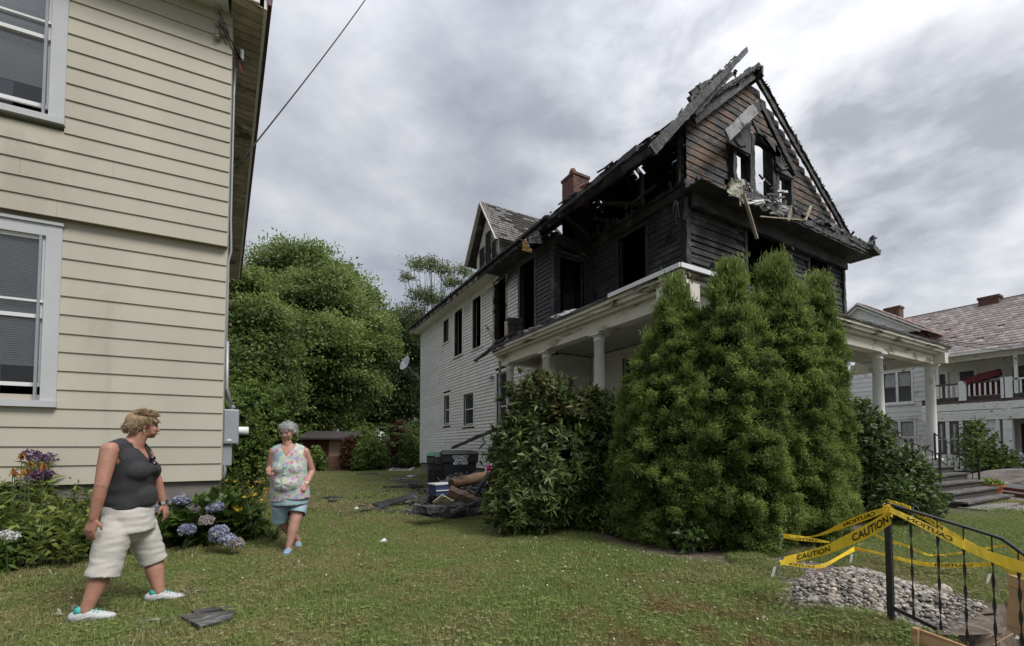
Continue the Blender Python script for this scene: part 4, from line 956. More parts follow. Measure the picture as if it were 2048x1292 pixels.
# ------------------------------------------------------------------ entrance steps, handrails
def steps():
    t = thing('entrance_steps', 'worn grey wooden steps leading up to the porch', 'steps', (14.2, 3.9, 0))
    SM = M('worn_step_boards', (.085, .08, .075), .75, .25, 4, .4, 40, dirt=(.19, .18, .16), dirt_amt=.35, dscale=5, stretch=(.4, 2, 2)); n = 5
    for i in range(n):
        z = .93-(i+1)*.165; y1 = 4.5-i*.235; y0 = y1-.26
        ex = .0+.04*i
        MB().beam((12.75-ex, (y0+y1)/2, z+.02), (15.5+ex, (y0+y1)/2, z+.02), .27, .04, jag=.002, n=12).build('tread', SM, t)
        MB().beam((12.8, y0+.05, z-.075), (15.45, y0+.05, z-.075), .03, .15, jag=.001, n=6).build('riser', M('dark_riser', (.05, .048, .045), .8, .3), t)
    for x in (12.78, 15.44): MB().prism([(x, 4.5, 0), (x, 3.45, 0), (x, 3.45, .1), (x, 4.5, .76)], (.05, 0, 0)).build('stringer', SM, t)
    MB().box((12.5, 3.0, .0), (15.7, 3.45, .035)).build('landing_slab', CONC, t)
    for k, (x, lab) in enumerate(((12.96, 'black iron handrail on the left side of the porch steps'), (15.4, 'black iron handrail on the right side of the porch steps'))):
        r = thing('handrail', lab, 'handrail', (x, 3.85, 0)); a = Vector((x, 4.62, .93)); b = Vector((x, 3.82, .15)); h = .98 if k == 0 else .80; h0 = .66 if k == 0 else .72
        MB().beam(a, a+Vector((0, 0, h0)), .035, .035).build('post', BLACKM, r); MB().beam(b, b+Vector((0, 0, h)), .035, .035).build('post', BLACKM, r)
        ta = a+Vector((0, 0, h0-.02)); tb = b+Vector((0, 0, h-.02)); MB().beam(ta, tb, .035, .022).build('top_rail', BLACKM, r)
        la = a+Vector((0, 0, .08)); lb = b+Vector((0, 0, .12)); MB().beam(la, lb, .025, .02).build('bottom_rail', BLACKM, r)
        n = 7
        for i in range(1, n): MB().beam(la.lerp(lb, i/n), ta.lerp(tb, i/n), .012, .012).build('baluster', BLACKM, r)
        link('finial', MB().box((-.025, -.025, 0), (.025, .025, .02)).mesh(), r, BLACKM, loc=b+Vector((0, 0, h)))
steps()

# ------------------------------------------------------------------ right neighbour: two-storey white house with pink slate roof
def right_house():
    X = 28.5; t = thing('white_house', 'white clapboard house with pink slate roof and two-storey porch at right edge', 'house', (X, 8, 0))
    Hn = t; global H
    WS2 = M('white_shingle_siding', (.68, .69, .69), .6, .06, 2, .1, 30, dirt=(.5, .5, .48), dirt_amt=.2, dscale=2, orand=.04)
    PL = M('flaking_white_paint', (.70, .70, .69), .6, .06, 3, .3, 30, dirt=(.2, .19, .17), dirt_amt=.22, dscale=4, stretch=(1, 1, 2))
    DKP = M('brown_peeled_wood', (.10, .075, .065), .8, .3, 5, .4)
    ya, yb = 8.45, 14.5; zt = 5.55
    wins = [(9.38, 9.90, 3.62, 5.14), (9.98, 10.50, 3.62, 5.14), (9.34, 9.86, 1.0, 2.58), (9.94, 10.46, 1.0, 2.58)]
    boxpart('wall', WS2, t, (X+.16, -3, .3), (X+8, yb, zt))
    for a, c, za, zb in segs(ya, yb, .3, zt, wins): boxpart('wall', WS2, t, (X+.002, a, za), (X+.15, c, zb))
    n = 21; h = (zt-.4)/n
    for i in range(n):
        za = .4+i*h
        for a, b in spans_at(ya+.08, yb, za+.002, za+h-.002, [(9.27, 10.6, 3.5, 5.25), (9.22, 10.56, .9, 2.7)]):
            o = link('siding_board', cbm, t, None, loc=(X, b, za-.008), rot=(0, 0, -PI/2), scale=(b-a, .03, h+.008)); o.material_slots[0].link = 'OBJECT'; o.material_slots[0].material = WS2
    for (a, b, c, d, nm) in ((9.27, 10.6, 3.5, 5.25, 0), (9.22, 10.56, .9, 2.7, 2)):
        m = MB(); m.box((X-.05, a, c), (X+.1, a+.09, d)); m.box((X-.05, b-.09, c), (X+.1, b, d)); m.box((X-.048, a+.09, d-.1), (X+.1, b-.09, d)); m.box((X-.048, a+.09, c), (X+.1, b-.09, c+.1)); m.box((X-.04, (a+b)/2-.05, c+.1), (X+.1, (a+b)/2+.05, d-.1))
        wo = m.build('window', PL, t); MB().box((X-.1, a-.05, c-.05), (X+.1, b+.05, c)).build('sill', PL, wo); MB().box((X-.08, a-.05, d), (X+.05, b+.05, d+.04)).build('head_cap', PL, wo)
        for w in wins[nm:nm+2]:
            MB().box((X+.06, w[0], w[2]), (X+.065, w[1], w[3])).build('pane', GLASS, wo); MB().box((X+.04, w[0], (w[2]+w[3])/2-.02), (X+.055, w[1], (w[2]+w[3])/2+.02)).build('meeting_rail', DKP, wo)
            MB().box((X+.05, w[0]+.04, (w[2]+w[3])/2+.03), (X+.058, w[1]-.04, w[3]-.03)).build('net_curtain', M('net_curtain', (.32, .33, .33), .8), wo)
    boxpart('corner_board', PL, t, (X-.03, ya-.02, .3), (X+.1, ya+.1, zt))
    # main roof rising away from us, pink slates
    SL = M('pink_slate', (.30, .20, .185), .7, .2, 3, .3, 40, orand=0, dirt=(.34, .29, .27), dirt_amt=.35, dscale=6)
    xr, zr = 33.5, 9.0; x0, z0 = X-.5, 5.48; yl = 8.0
    y_r = -4
    def slab(p, name, mat, th=.1): return MB().prism([Vector(q) for q in p], (0, 0, -th)).build(name, mat, t)
    P1 = onX(1818, 641, 32.2)
    rf = slab([(x0, y_r, z0), (x0, 8.05, z0), (xr, 13.6, zr), (xr, y_r, zr)], 'roof', SL)
    back = slab([(xr, y_r, zr), (xr, 13.6, zr), (xr+5, 13.6, z0), (xr+5, y_r, z0)], 'roof', SL)
    def slates(o, origin, du, dv, nu, nv, w, hh, inside_f, mat):
        V = []; Q = []; o = Vector(o); du = Vector(du).normalized(); dv = Vector(dv).normalized(); nn = du.cross(dv).normalized(); nn = nn if nn.z > 0 else -nn
        for j in range(nv):
            for i in range(nu):
                if rnd.random() < .01: continue
                u = (i+(j % 2)*.5)*w; v = j*hh
                if not inside_f(u, v): continue
                a = o+du*u+dv*v+nn*(.035+rnd.uniform(0, .006)); L = hh*1.25; dd = -nn*.022*1
                k = len(V); c1 = a+du*(w-.012); V += [a, c1, c1+dv*L+dd, a+dv*L+dd, a-nn*.02, c1-nn*.02]
                Q += [(k, k+1, k+2, k+3), (k, k+4, k+5, k+1)]
        T_ = rng.uniform(0, 1, len(Q)); ob = link('slates', np_mesh('slates', [tuple(v) for v in V], Q, np.repeat(rng.uniform(0, 1, len(Q)//2), 2)), t, mat); ob['kind'] = 'stuff'
    ms, nt, b = new_mat('slate_roof_tiles'); a_ = nt.nodes.new('ShaderNodeAttribute'); a_.attribute_name = 'tint'
    c = ramp(nt, a_.outputs['Fac'], [(0, (.25, .21, .195)), (.5, (.36, .305, .28)), (1, (.48, .43, .40))]); c = mixc(nt, maprange(nt, nnoise(nt, 1.2, 5, .6, pos(nt)), .5, .75), c, (.36, .33, .31)); nt.links.new(c, b.inputs['Base Color']); b.inputs['Roughness'].default_value = .65
    Ls = math.hypot(xr-x0, zr-z0)
    slates(( x0-.03, 8.0, z0+.0), None, (0, -1, 0), (xr-x0, 0, zr-z0), 64, 22, .235, Ls/22, lambda u, v: u >= 0, ms)
    slates((x0-.03, 14.0, z0+.0), None, (0, -1, 0), (xr-x0, 0, zr-z0), 26, 22, .235, Ls/22, lambda u, v: (14.0-u) < 8.0+5.6*v/Ls-.1, ms)
    # cross gable on the left
    pk = onX(1716, 606, X-.45); py, pz = pk.y, pk.z
    for s in (-1, 1):
        w = 2.75; ze = pz-2.05
        xe = x0+(pz-z0)*(xr-x0)/(zr-z0)
        r_ = slab([(X-.55, py, pz), (xe, py, pz), (x0+(ze-z0)*(xr-x0)/(zr-z0), py+s*w, ze), (X-.55, py+s*w, ze)], 'gable_roof', SL, .08)
        MB().beam((X-.56, py, pz-.08), (X-.56, py+s*w, ze-.08), .05, .2, (1, 0, 0)).build('rake_board', PL, t); MB().beam((X-.5, py, pz-.24), (X-.5, py+s*(w-.2), ze-.10), .05, .14, (1, 0, 0)).build('rake_board', WS2, t)
        if s < 0: slates((X-.55, py-w, ze), None, (1, 0, 0), (0, w, pz-ze), 16, 13, .24, math.hypot(w, pz-ze)/13, lambda u, v: u < (xe-X+.3)*(.25+.85*v/math.hypot(w, pz-ze)), ms)
    MB().prism([(X-.3, py-2.5, pz-2.0), (X-.3, py+2.5, pz-2.0), (X-.3, py, pz-.15)], (.3, 0, 0)).build('gable_wall', WS2, t)
    for k in range(7):
        z = pz-1.95+k*.25; hw = 2.45*(1-(z-(pz-2.0))/1.85)-.1
        if hw > .1:
            o = link('siding_board', cbm, t, None, loc=(X-.302, py+hw, z), rot=(0, 0, -PI/2), scale=(2*hw, .03, .26)); o.material_slots[0].link = 'OBJECT'; o.material_slots[0].material = WS2
    lv = MB()
    for k in range(7): lv.beam((X-.36, py-.2-.0+.03*k, pz-1.35+k*.07), (X-.36, py+.2-.03*k, pz-1.35+k*.07), .04, .02, (1, 0, 0))
    lv.build('gable_louvre', PL, t)
    RED = M('red_flashing', (.32, .06, .06), .5)
    MB().beam(onX(1818, 640, 31.8), onX(1900, 712, 28.05), .14, .05).build('valley_flashing', RED, t)
    MB().beam((xr, y_r, zr+.02), (xr, 13.6, zr+.02), .18, .06).build('ridge_cap', M('ridge_metal', (.2, .12, .11), .6), t)
    def chim(px, py_, Xc, w, hh):
        p = onX(px, py_, Xc); c = MB().box((Xc, p.y-w/2, p.z-hh-1), (Xc+w*.8, p.y+w/2, p.z)).build('chimney', BRICK, t); MB().box((Xc-.04, p.y-w/2-.04, p.z-.12), (Xc+w*.8+.04, p.y+w/2+.04, p.z)).build('chimney_cap', BRICK, c)
    chim(1783, 614, 31.5, .7, .8); chim(1976, 592, 33.0, .75, .7)
    # two-storey porch
    xp = X-2.0
    def wy(px, x): return onX(px, 800, x).y
    yl, yr_ = 8.35, -1.5; zd = 3.30
    z_rail = (3.42, 4.15)
    boxpart('porch_deck', DKP, t, (xp, yr_, zd-.12), (X, yl, zd)); boxpart('porch_fascia', PL, t, (xp-.04, yr_, zd-.42), (xp+.02, yl, zd-.12)); boxpart('porch_beam', PL, t, (xp-.02, yr_, zd-.85), (xp+.14, yl, zd-.45)); boxpart('porch_band', M('rotted_band', (.06, .05, .045), .9, .4), t, (xp-.01, yr_, zd-.0), (xp+.05, yl, zd+.14))
    boxpart('porch_eave_beam', PL, t, (xp, yr_, 5.02), (xp+.14, yl, 5.24)); boxpart('porch_ceiling', PORCHW, t, (xp, yr_, 5.24), (X+.1, yl, 5.28))
    g = [Vector((xp-.35, yr_, 5.32)), Vector((xp-.35, yl+.2, 5.32)), Vector((X+.3, yl+.2, 5.75)), Vector((X+.3, yr_, 5.75))]; slab(g, 'porch_roof', SL, .06); MB().beam(g[0]+Vector((0, 0, -.04)), g[1]+Vector((0, 0, -.04)), .1, .1).build('gutter', PL, t)
    boxpart('porch_wall', WS2, t, (X+.02, yr_, zd), (X+.12, yl, 5.24)); boxpart('porch_wall', WS2, t, (X-.0, yr_, .3), (X+.1, yl, zd-.12))
    for k in range(12):
        z = zd+.02+k*.16
        o = link('siding_board', cbm, t, None, loc=(X+.018, yl, z), rot=(0, 0, -PI/2), scale=(yl-yr_, .025, .165)); o.material_slots[0].link = 'OBJECT'; o.material_slots[0].material = WS2
    def opening(a, b, c, d, nm, mat=GLASS, x=X):
        m = MB(); m.box((x-.06, b-.0, c), (x+.06, b+.1, d+.1)); m.box((x-.06, a-.1, c), (x+.06, a, d+.1)); m.box((x-.058, a, d), (x+.06, b, d+.1)); w_ = m.build(nm, PL, t); MB().box((x-.03, a, c), (x-.01, b, d)).build('pane', mat, w_); return w_
    opening(wy(1951, X), wy(1922, X), zd, 4.82, 'door', glass_mat('dark_screen', (.02, .015, .015), .3)); opening(wy(1893, X), wy(1880, X), zd+.1, 4.8, 'window'); opening(wy(2062, X), wy(2028, X), zd+.3, 4.8, 'window')
    # upper posts and balustrade
    up = [(1876, .1), (2034, .1)]
    for px, w in up: boxpart('porch_post', PL, t, (xp, wy(px, xp)-w/2, zd), (xp+w, wy(px, xp)+w/2, 5.02))
    bal = MB().box((0, 0, 0), (.03, .055, .52)).mesh('baluster'); rails = [(1868, 1919), (1934, 2010), (2026, 2120)]
    for a, b in rails:
        y1_, y0_ = wy(a, xp), wy(b, xp); r = boxpart('balustrade', DKP if a < 2020 else PL, t, (xp, y0_, 4.02), (xp+.08, y1_, 4.09)); boxpart('bottom_rail', DKP, r, (xp, y0_, 3.40), (xp+.06, y1_, 3.46))
        n = int((y1_-y0_)/.145)
        for i in range(n): link('baluster', bal, r, WHITEP, loc=(xp-.02, y0_+(i+.3)*(y1_-y0_)/n, 3.48))
    for px in (1926, 2018): boxpart('newel', WHITEP, t, (xp-.06, wy(px, xp)-.12, 3.3), (xp+.1, wy(px, xp)+.12, 4.16))
    boxpart('newel', WHITEP, t, (xp-.06, wy(2010, xp)-.02, 3.3), (xp+.5, wy(2010, xp)+.1, 4.14))
    MB().beam((xp+.2, 6.9, 4.1), (xp+.25, 5.9, 4.42), .5, .3, jag=.03, n=6).build('red_cloth', M('red_cloth', (.09, .012, .016), .8, .3), t); boxpart('red_cloth', MATS['red_cloth'], t, (xp+.12, 5.3, 3.5), (xp+.15, 6.9, 4.1))
    # lower glazed porch
    y1_, y0_ = wy(1868, xp), wy(1993, xp); zl = .55
    boxpart('porch_lower_wall', PL, t, (xp+.02, y0_, .25), (xp+.14, y1_, .95)); 
    ps = [1868, 1893, 1920, 1945, 1968, 1993]
    for px in ps: boxpart('porch_post', PL, t, (xp-.03, wy(px, xp)-.06, .3), (xp+.12, wy(px, xp)+.06, zd-.85))
    for i in range(5):
        a, b = wy(ps[i+1], xp)+.06, wy(ps[i], xp)-.06
        if i < 3: w_ = boxpart('window', DKP, t, (xp+.05, a, .95), (xp+.09, b, 2.42)); boxpart('pane', GLASS, w_, (xp+.035, a+.05, 1.0), (xp+.045, b-.05, 2.38)); boxpart('muntin', PL, w_, (xp+.02, a+.05, 1.62), (xp+.033, b-.05, 1.66)); boxpart('curtain', M('net_curtain', (.32, .33, .33)), w_, (xp+.03, a+.12, 1.05), (xp+.034, a+.2, 2.3))
        else: boxpart('panel', WHITEP, t, (xp+.05, a, .95), (xp+.09, b, 2.42))
    boxpart('porch_post', PL, t, (xp-.03, wy(2008, xp)-.2, .25), (xp+.25, wy(2008, xp)+.06, zd-.42)); opening(wy(2060, X), wy(2040, X), .4, 2.3, 'door', M('maroon_door', (.10, .015, .02), .5))
    for k in range(4): boxpart('clapboard_band', PL, t, (xp-.06+.004*k, yr_, zd-.86+.1*k-.0), (xp-.022, yl, zd-.77+.1*k))
right_house()
# porch swing / white chair at the far right, boat under cover, wires
m = MB()
for a, b in (((2030, 935), (2042, 905)), ((2042, 905), (2056, 935)), ((2026, 938), (2060, 938)), ((2034, 925), (2052, 925))): m.beam(onD(*a, 17.5), onD(*b, 17.5), .05, .05)
tag(m.build('lawn_chair', WHITEP), 'white folding lawn chair frame standing by the porch of the slate-roofed house', 'chair')
def boat():
    t = thing('covered_trailer', 'long low trailer with red side stripes under a weathered grey cover', 'trailer', onZ(2030, 1000))
    CV = M('weathered_canvas', (.115, .10, .085), .9, .3, 2.5, .6, 25, dirt=(.06, .05, .045), dirt_amt=.4, dscale=3); RD = M('red_stripe', (.13, .018, .025), .4); 
    a = onD(1938, 960, 12.6); b = onD(2110, 985, 10.6); d = (b-a); d.z = 0; d.normalize(); s = Vector((-d.y, d.x, 0)); L = (b-a).length; a.z = .10
    prof = [(-.25, .62), (0, .70), (.5, .80), (1.0, .86), (1.6, .84), (2.3, .72)]
    V = MB(); n = 16
    for i in range(n+1):
        t_ = i/n
        for o, z in prof: V.v.append(tuple(a+d*(L*t_)+s*o+Vector((0, 0, z-.30-.1*t_+rnd.uniform(-.015, .015)+.1*math.sin(t_*9)*.2))))
    k = len(prof); V.f = [(i*k+j, (i+1)*k+j, (i+1)*k+j+1, i*k+j+1) for i in range(n) for j in range(k-1)]; V.build('cover', CV, t)
    for j, (z0, z1, mt) in enumerate(((.50, .62, WHITEP), (.42, .495, RD), (.38, .415, WHITEP), (.26, .375, RD), (.1, .255, M('dark_hull', (.03, .03, .035), .5)))):
        zz = lambda t_: -.30-.1*t_
        MB().add([a+d*0-s*.25+Vector((0, 0, z0-.3)), b_ := a+d*L-s*.25+Vector((0, 0, z0-.4)), a+d*L-s*.25+Vector((0, 0, z1-.4)), a-s*.25+Vector((0, 0, z1-.3)), a-s*.15+Vector((0, 0, z0-.3)), a+d*L-s*.15+Vector((0, 0, z0-.4)), a+d*L-s*.15+Vector((0, 0, z1-.4)), a-s*.15+Vector((0, 0, z1-.3))], [(0, 1, 2, 3), (4, 7, 6, 5), (0, 4, 5, 1), (3, 2, 6, 7), (0, 3, 7, 4), (1, 5, 6, 2)]).build('side_stripe', mt, t)
    w = onD(2012, 990, 11.75); w.z = .2; MB().tube([w+s*.02, w+s*.22], .2, 18).build('wheel', RUBBER, t); MB().tube([w-s*.0, w+s*.2], .09, 12).build('hub', METALG, t)
boat()
def pot(name, label, c, r, h, mat, leafm, cat='flower pot', nleaf=420, sq=False):
    t = thing(name, label, cat, c); c = Vector(c)
    MB().lathe(c, [(r*.72, 0), (r*.92, h*.86), (r*1.04, h*.86), (r*1.06, h), (r*.95, h), (r*.9, h*.88), (0.01, h*.86)], 24).build('pot', mat, t, smooth=False)
    C, N = ell_points(nleaf, c+Vector((0, 0, h)), (r*.95, r*.95, h*.38), .3, 0.); leafy('foliage', C, N, 3, .055, .03, leafm, t, 1., .02); return t
LIME = leaf_mat('lime_foliage', (.10, .15, .02), (.42, .50, .09))
pp = onZ(1976, 996); pot('flower_pot', 'terracotta pot of yellow-green flowers at the foot of the porch steps', pp, .30, .34, M('terracotta', (.34, .12, .06), .8, .15, 6, .1), LIME)
pp = onZ(677, 936); pot('planter', 'white tub with lime green plants on the far lawn', pp, .33, .42, WHITEP, LIME, 'planter')
for k, (a, b) in enumerate((((1852, 676), (2060, 684)), ((1852, 676), (2060, 700)))):
    p = onX(*a, 20); q = onX(*b, 26.0); m = MB(); m.tube([p.lerp(q, i/12)-Vector((0, 0, .15*math.sin(PI*i/12))) for i in range(13)], .012, 5)
    tag(m.build('overhead_cable', RUBBER), ('upper' if k == 0 else 'lower')+' thin black cable crossing in front of the pink slate roof', 'cable')
def dish():
    c = onD(812, 728, 20.2); t = thing('satellite_dish', 'grey satellite dish on an arm at the far corner of the white siding', 'satellite dish', c)
    f = Vector((-.8, -.35, .35)).normalized(); q = f.to_track_quat('Z', 'Y').to_matrix(); m = MB(); vs = []; n = 24
    for i, (r_, z) in enumerate(((.02, 0), (.15, .012), (.3, .05), (.36, .08))):
        for k in range(n): a = 2*PI*k/n; vs.append(c+q @ Vector((r_*math.cos(a)*.8, r_*math.sin(a), z)))
    m.add(vs, [((i-1)*n+k, (i-1)*n+(k+1) % n, i*n+(k+1) % n, i*n+k) for i in range(1, 4) for k in range(n)]); o = m.build('reflector', M('dish_grey', (.42, .43, .45), .5), t, smooth=True); sm = o.modifiers.new('thick', 'SOLIDIFY'); sm.thickness = .015
    MB().tube([c-f*.03, c-f*.1+Vector((0, 0, -.05)), onX(838, 757, XA-.05)], .025, 8).build('mast', METALG, t); MB().tube([c-q @ Vector((0, .3, 0)), c+f*.42-q @ Vector((0, .1, 0))], .015, 6).build('arm', METALG, t); e = c+f*.42-q @ Vector((0, .1, 0)); MB().ball(e, .05).build('receiver', METALG, t)
dish()
for k, (px, py_) in enumerate(((973, 766), (1004, 740))): pass
MB().box((XA-.12, 12.95, 3.55), (XA-.02, 13.1, 3.65)).build('wall_lamp', METALG, H); MB().ball((XA-.15, 13.05, 3.6), .06).build('lamp_head', WHITEP, bpy.data.objects['wall_lamp'])
# ------------------------------------------------------------------ vegetation
L_ARB = leaf_mat('arborvitae_sprays', (.036, .064, .012), (.43, .56, .13), .4, .6, pscale=2.6)
L_ARBT = leaf_mat('arborvitae_tips', (.10, .15, .03), (.40, .48, .13), .3, .6)
L_RHO = leaf_mat('rhododendron_leaf', (.025, .042, .012), (.20, .265, .075), .2, .5, pscale=1.5)
L_RHOY = leaf_mat('rhododendron_leaf_dry', (.05, .055, .015), (.24, .20, .07), .2, .45)
L_RHOL = leaf_mat('rhododendron_new_growth', (.04, .08, .015), (.20, .30, .06), .3, .4)
L_MAP = leaf_mat('maple_leaf', (.045, .08, .02), (.42, .52, .15), .48, .55, pscale=.22)
L_DRK = leaf_mat('dark_tree_leaf', (.025, .045, .015), (.19, .26, .08), .3, .6, pscale=.2)
L_LOC = leaf_mat('locust_leaf', (.08, .11, .04), (.26, .31, .12), .4, .6, pscale=.3)
L_BSH = leaf_mat('garden_bush_leaf', (.035, .07, .014), (.32, .44, .095), .3, .5)
L_BED = leaf_mat('phlox_leaf', (.04, .065, .013), (.36, .43, .095), .3, .45, pscale=2.5)
L_HYD = leaf_mat('hydrangea_leaf', (.03, .06, .012), (.15, .23, .05), .25, .4)
L_LILY = leaf_mat('daylily_leaf', (.03, .05, .012), (.19, .24, .06), .3, .45)
L_REDL = leaf_mat('reddish_shrub_leaf', (.05, .02, .012), (.22, .10, .055), .3, .6)
BARK = M('bark', (.055, .045, .037), .95, .35, 8, .9, 18)
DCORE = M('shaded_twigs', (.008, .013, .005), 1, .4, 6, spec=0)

def core_blob(name, c, r, mat, parent, jag=.12):
    return MB().ball(c, r, 14, 9, jag=jag).build(name, mat, parent, smooth=True)
def arbor(label, base, h, prof, seed, lean=(0, 0)):
    """prof: list of (height fraction, radius)"""
    base = Vector(base); t = thing('arborvitae', label, 'evergreen', base, 0, 'arborvitae at the porch corner')
    zs = np.array([p[0] for p in prof])*h; rs = np.array([p[1] for p in prof])
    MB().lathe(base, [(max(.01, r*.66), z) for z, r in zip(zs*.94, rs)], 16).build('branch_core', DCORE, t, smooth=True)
    MB().tube([base, base+Vector((0, 0, h*.5)), base+Vector((lean[0]*.5, lean[1]*.5, h*.9))], .06, 8, .015).build('trunk', BARK, t)
    K = int(600*h/3.4*max(rs)/.7); u = rng.uniform(0, 1, K*4); z = u*h; r = np.interp(z, zs, rs); keep = rng.uniform(0, max(rs), K*4) < r+.05; z = z[keep][:K]; r = r[keep][:K]; K = len(z); a = rng.uniform(0, 2*PI, K); out = rng.normal(0, 1, K)
    cr = np.clip(r*(.93+.07*out)+.025*out, .01, None); ck = z/h
    CC = np.stack([base.x+np.cos(a)*cr+lean[0]*ck, base.y+np.sin(a)*cr+lean[1]*ck, base.z+z], 1); cs = rng.uniform(.05, .105, K)*(1-.45*ck)
    CN = np.stack([np.cos(a), np.sin(a), .35+ck*.8], 1); q = rng.integers(9, 13, K); idx = np.repeat(np.arange(K), q); n = len(idx); dd = unit(rdirs(n)+unit(CN[idx])*.75)
    C = CC[idx]+dd*cs[idx][:, None]*np.array([1, 1, 1.15])*rng.uniform(.8, 1.1, (n, 1)); N = unit(dd)*.75+np.array([0, 0, .85]); k = (C[:, 2]-base.z)/h
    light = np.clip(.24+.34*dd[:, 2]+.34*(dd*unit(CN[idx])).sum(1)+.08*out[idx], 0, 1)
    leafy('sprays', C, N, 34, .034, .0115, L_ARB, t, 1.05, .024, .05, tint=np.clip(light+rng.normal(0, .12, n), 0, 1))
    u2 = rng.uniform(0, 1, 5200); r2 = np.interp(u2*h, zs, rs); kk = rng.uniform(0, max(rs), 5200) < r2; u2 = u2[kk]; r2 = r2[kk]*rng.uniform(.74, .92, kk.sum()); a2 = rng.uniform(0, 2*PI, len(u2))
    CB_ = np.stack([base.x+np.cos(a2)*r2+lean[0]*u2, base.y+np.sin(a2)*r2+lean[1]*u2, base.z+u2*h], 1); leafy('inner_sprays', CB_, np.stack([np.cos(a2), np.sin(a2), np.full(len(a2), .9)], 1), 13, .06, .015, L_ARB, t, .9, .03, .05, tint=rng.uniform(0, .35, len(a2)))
    # finer bright tips outside, most at the top
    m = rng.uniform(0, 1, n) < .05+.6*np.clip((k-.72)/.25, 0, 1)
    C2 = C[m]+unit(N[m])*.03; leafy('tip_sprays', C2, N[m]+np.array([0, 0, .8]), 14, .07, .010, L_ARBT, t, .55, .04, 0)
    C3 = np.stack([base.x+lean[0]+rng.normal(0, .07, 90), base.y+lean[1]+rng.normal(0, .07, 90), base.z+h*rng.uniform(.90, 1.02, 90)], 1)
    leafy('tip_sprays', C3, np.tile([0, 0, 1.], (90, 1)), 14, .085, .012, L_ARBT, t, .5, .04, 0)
arbor('leftmost of the arborvitae, its tip in front of the porch roof corner', onD(1352, 900, 6.05)*Vector((1, 1, 0)), 3.55, [(0, .45), (.08, .66), (.3, .74), (.5, .66), (.68, .48), (.80, .28), (.90, .16), (1, .03)], 1, (.02, .0))
arbor('second arborvitae from the left, broad and leafy with a pointed tip', onD(1462, 900, 5.75)*Vector((1, 1, 0)), 3.62, [(0, .5), (.1, .64), (.35, .68), (.6, .54), (.76, .36), (.87, .22), (1, .03)], 4)
arbor('tallest arborvitae, third from the left in front of the dark upstairs doorway', onD(1562, 900, 5.95)*Vector((1, 1, 0)), 3.80, [(0, .45), (.1, .56), (.35, .62), (.6, .50), (.78, .36), (.89, .23), (1, .03)], 7, (-.05, 0))
arbor('rightmost arborvitae beside the rhododendron, its tip against charred siding', onD(1636, 900, 6.6)*Vector((1, 1, 0)), 3.78, [(0, .3), (.1, .38), (.35, .40), (.55, .36), (.8, .26), (.92, .15), (1, .03)], 11)
arbor('low skirt arborvitae filling the gap at the left end of the row', onD(1293, 900, 6.25)*Vector((1, 1, 0)), 2.55, [(0, .3), (.1, .44), (.4, .46), (.7, .34), (.9, .16), (1, .03)], 15)

def rosettes(name, C, N, mat, parent, L=.12, W=.035, per=8, tint=None, spread=1.15):
    return leafy(name, C, N, per, L, W, mat, parent, spread, .012, .12, tint=tint, jit=.25)
def shrub(name, label, cat, base, lobes, n, mat, L=.12, W=.035, per=8, extra=None, inner=.55, group=None, stems=10, core=True, lower=-.9):
    """lobes: (centre offset, radii) in metres from the base"""
    base = Vector(base); t = thing(name, label, cat, base, 0, group); tot = sum(r[0]*r[2] for _, r in lobes)
    if core:
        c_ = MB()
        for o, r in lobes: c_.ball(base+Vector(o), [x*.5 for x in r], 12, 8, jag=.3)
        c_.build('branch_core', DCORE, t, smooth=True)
    Cs, Ns = [], []
    for o, r in lobes:
        C, N = ell_points(int(n*r[0]*r[2]/tot), base+Vector(o), r, inner, lower); C = C+rng.normal(0, .05*min(r)/.5, C.shape); C[:, 2] = np.maximum(C[:, 2], .02); Cs.append(C); Ns.append(N+np.array([0, 0, .35]))
    C = np.concatenate(Cs); N = np.concatenate(Ns); rosettes('foliage', C, N, mat, t, L, W, per)
    m = MB()
    for i in range(stems):
        o, r = rnd.choice(lobes); e = base+Vector(o)+Vector((rnd.uniform(-1, 1)*r[0]*.8, rnd.uniform(-1, 1)*r[1]*.8, rnd.uniform(.1, .9)*r[2]))
        mid = (base+e)/2+Vector((rnd.uniform(-.1, .1), rnd.uniform(-.1, .1), 0)); m.tube([base+Vector((rnd.uniform(-.1, .1), rnd.uniform(-.1, .1), 0)), mid, e], .018, 5, .006)
    if stems: m.build('stems', BARK, t)
    if extra: extra(t, C, N)
    return t
def vw(base, dx, dy, z): # offset: right / away in camera axes
    v = Rv*dx+Fh*dy; return (v.x, v.y, z)
def rho_extra(t, C, N):
    top = C[:, 2] > np.quantile(C[:, 2], .8); rosettes('dry_leaves', C[top][::2], N[top][::2], L_RHOY, t, .13, .035, 9)
    low = (C[:, 2] < np.quantile(C[:, 2], .75)); i = np.where(low)[0]; i = rng.choice(i, len(i)//7); rosettes('new_growth', C[i]+unit(N[i])*.07, N[i], L_RHOL, t, .13, .036, 7, spread=1.3)
rb_ = onD(1095, 900, 6.75)*Vector((1, 1, 0))
shrub('rhododendron', 'tall leggy rhododendron with dry tips hiding the left porch columns', 'shrub', rb_, [(vw(0, .0, .1, 1.0), (.80, .7, 1.0)), (vw(0, -.1, .1, 1.95), (.55, .5, .45)), (vw(0, .55, .2, 1.75), (.5, .45, .42)), (vw(0, -.42, 0, 1.15), (.42, .45, .6)), (vw(0, -.2, -.1, .45), (.8, .55, .45))], 2300, L_RHO, .135, .036, 9, rho_extra, inner=.6)
rb_ = onD(1212, 900, 6.9)*Vector((1, 1, 0))
shrub('azalea_shrub', 'dark twiggy shrub squeezed between rhododendron and arborvitae', 'shrub', rb_, [(vw(0, 0, 0, .95), (.5, .5, .95)), (vw(0, .1, .0, 1.85), (.42, .4, .28))], 1300, L_RHO, .07, .028, 9, stems=26)
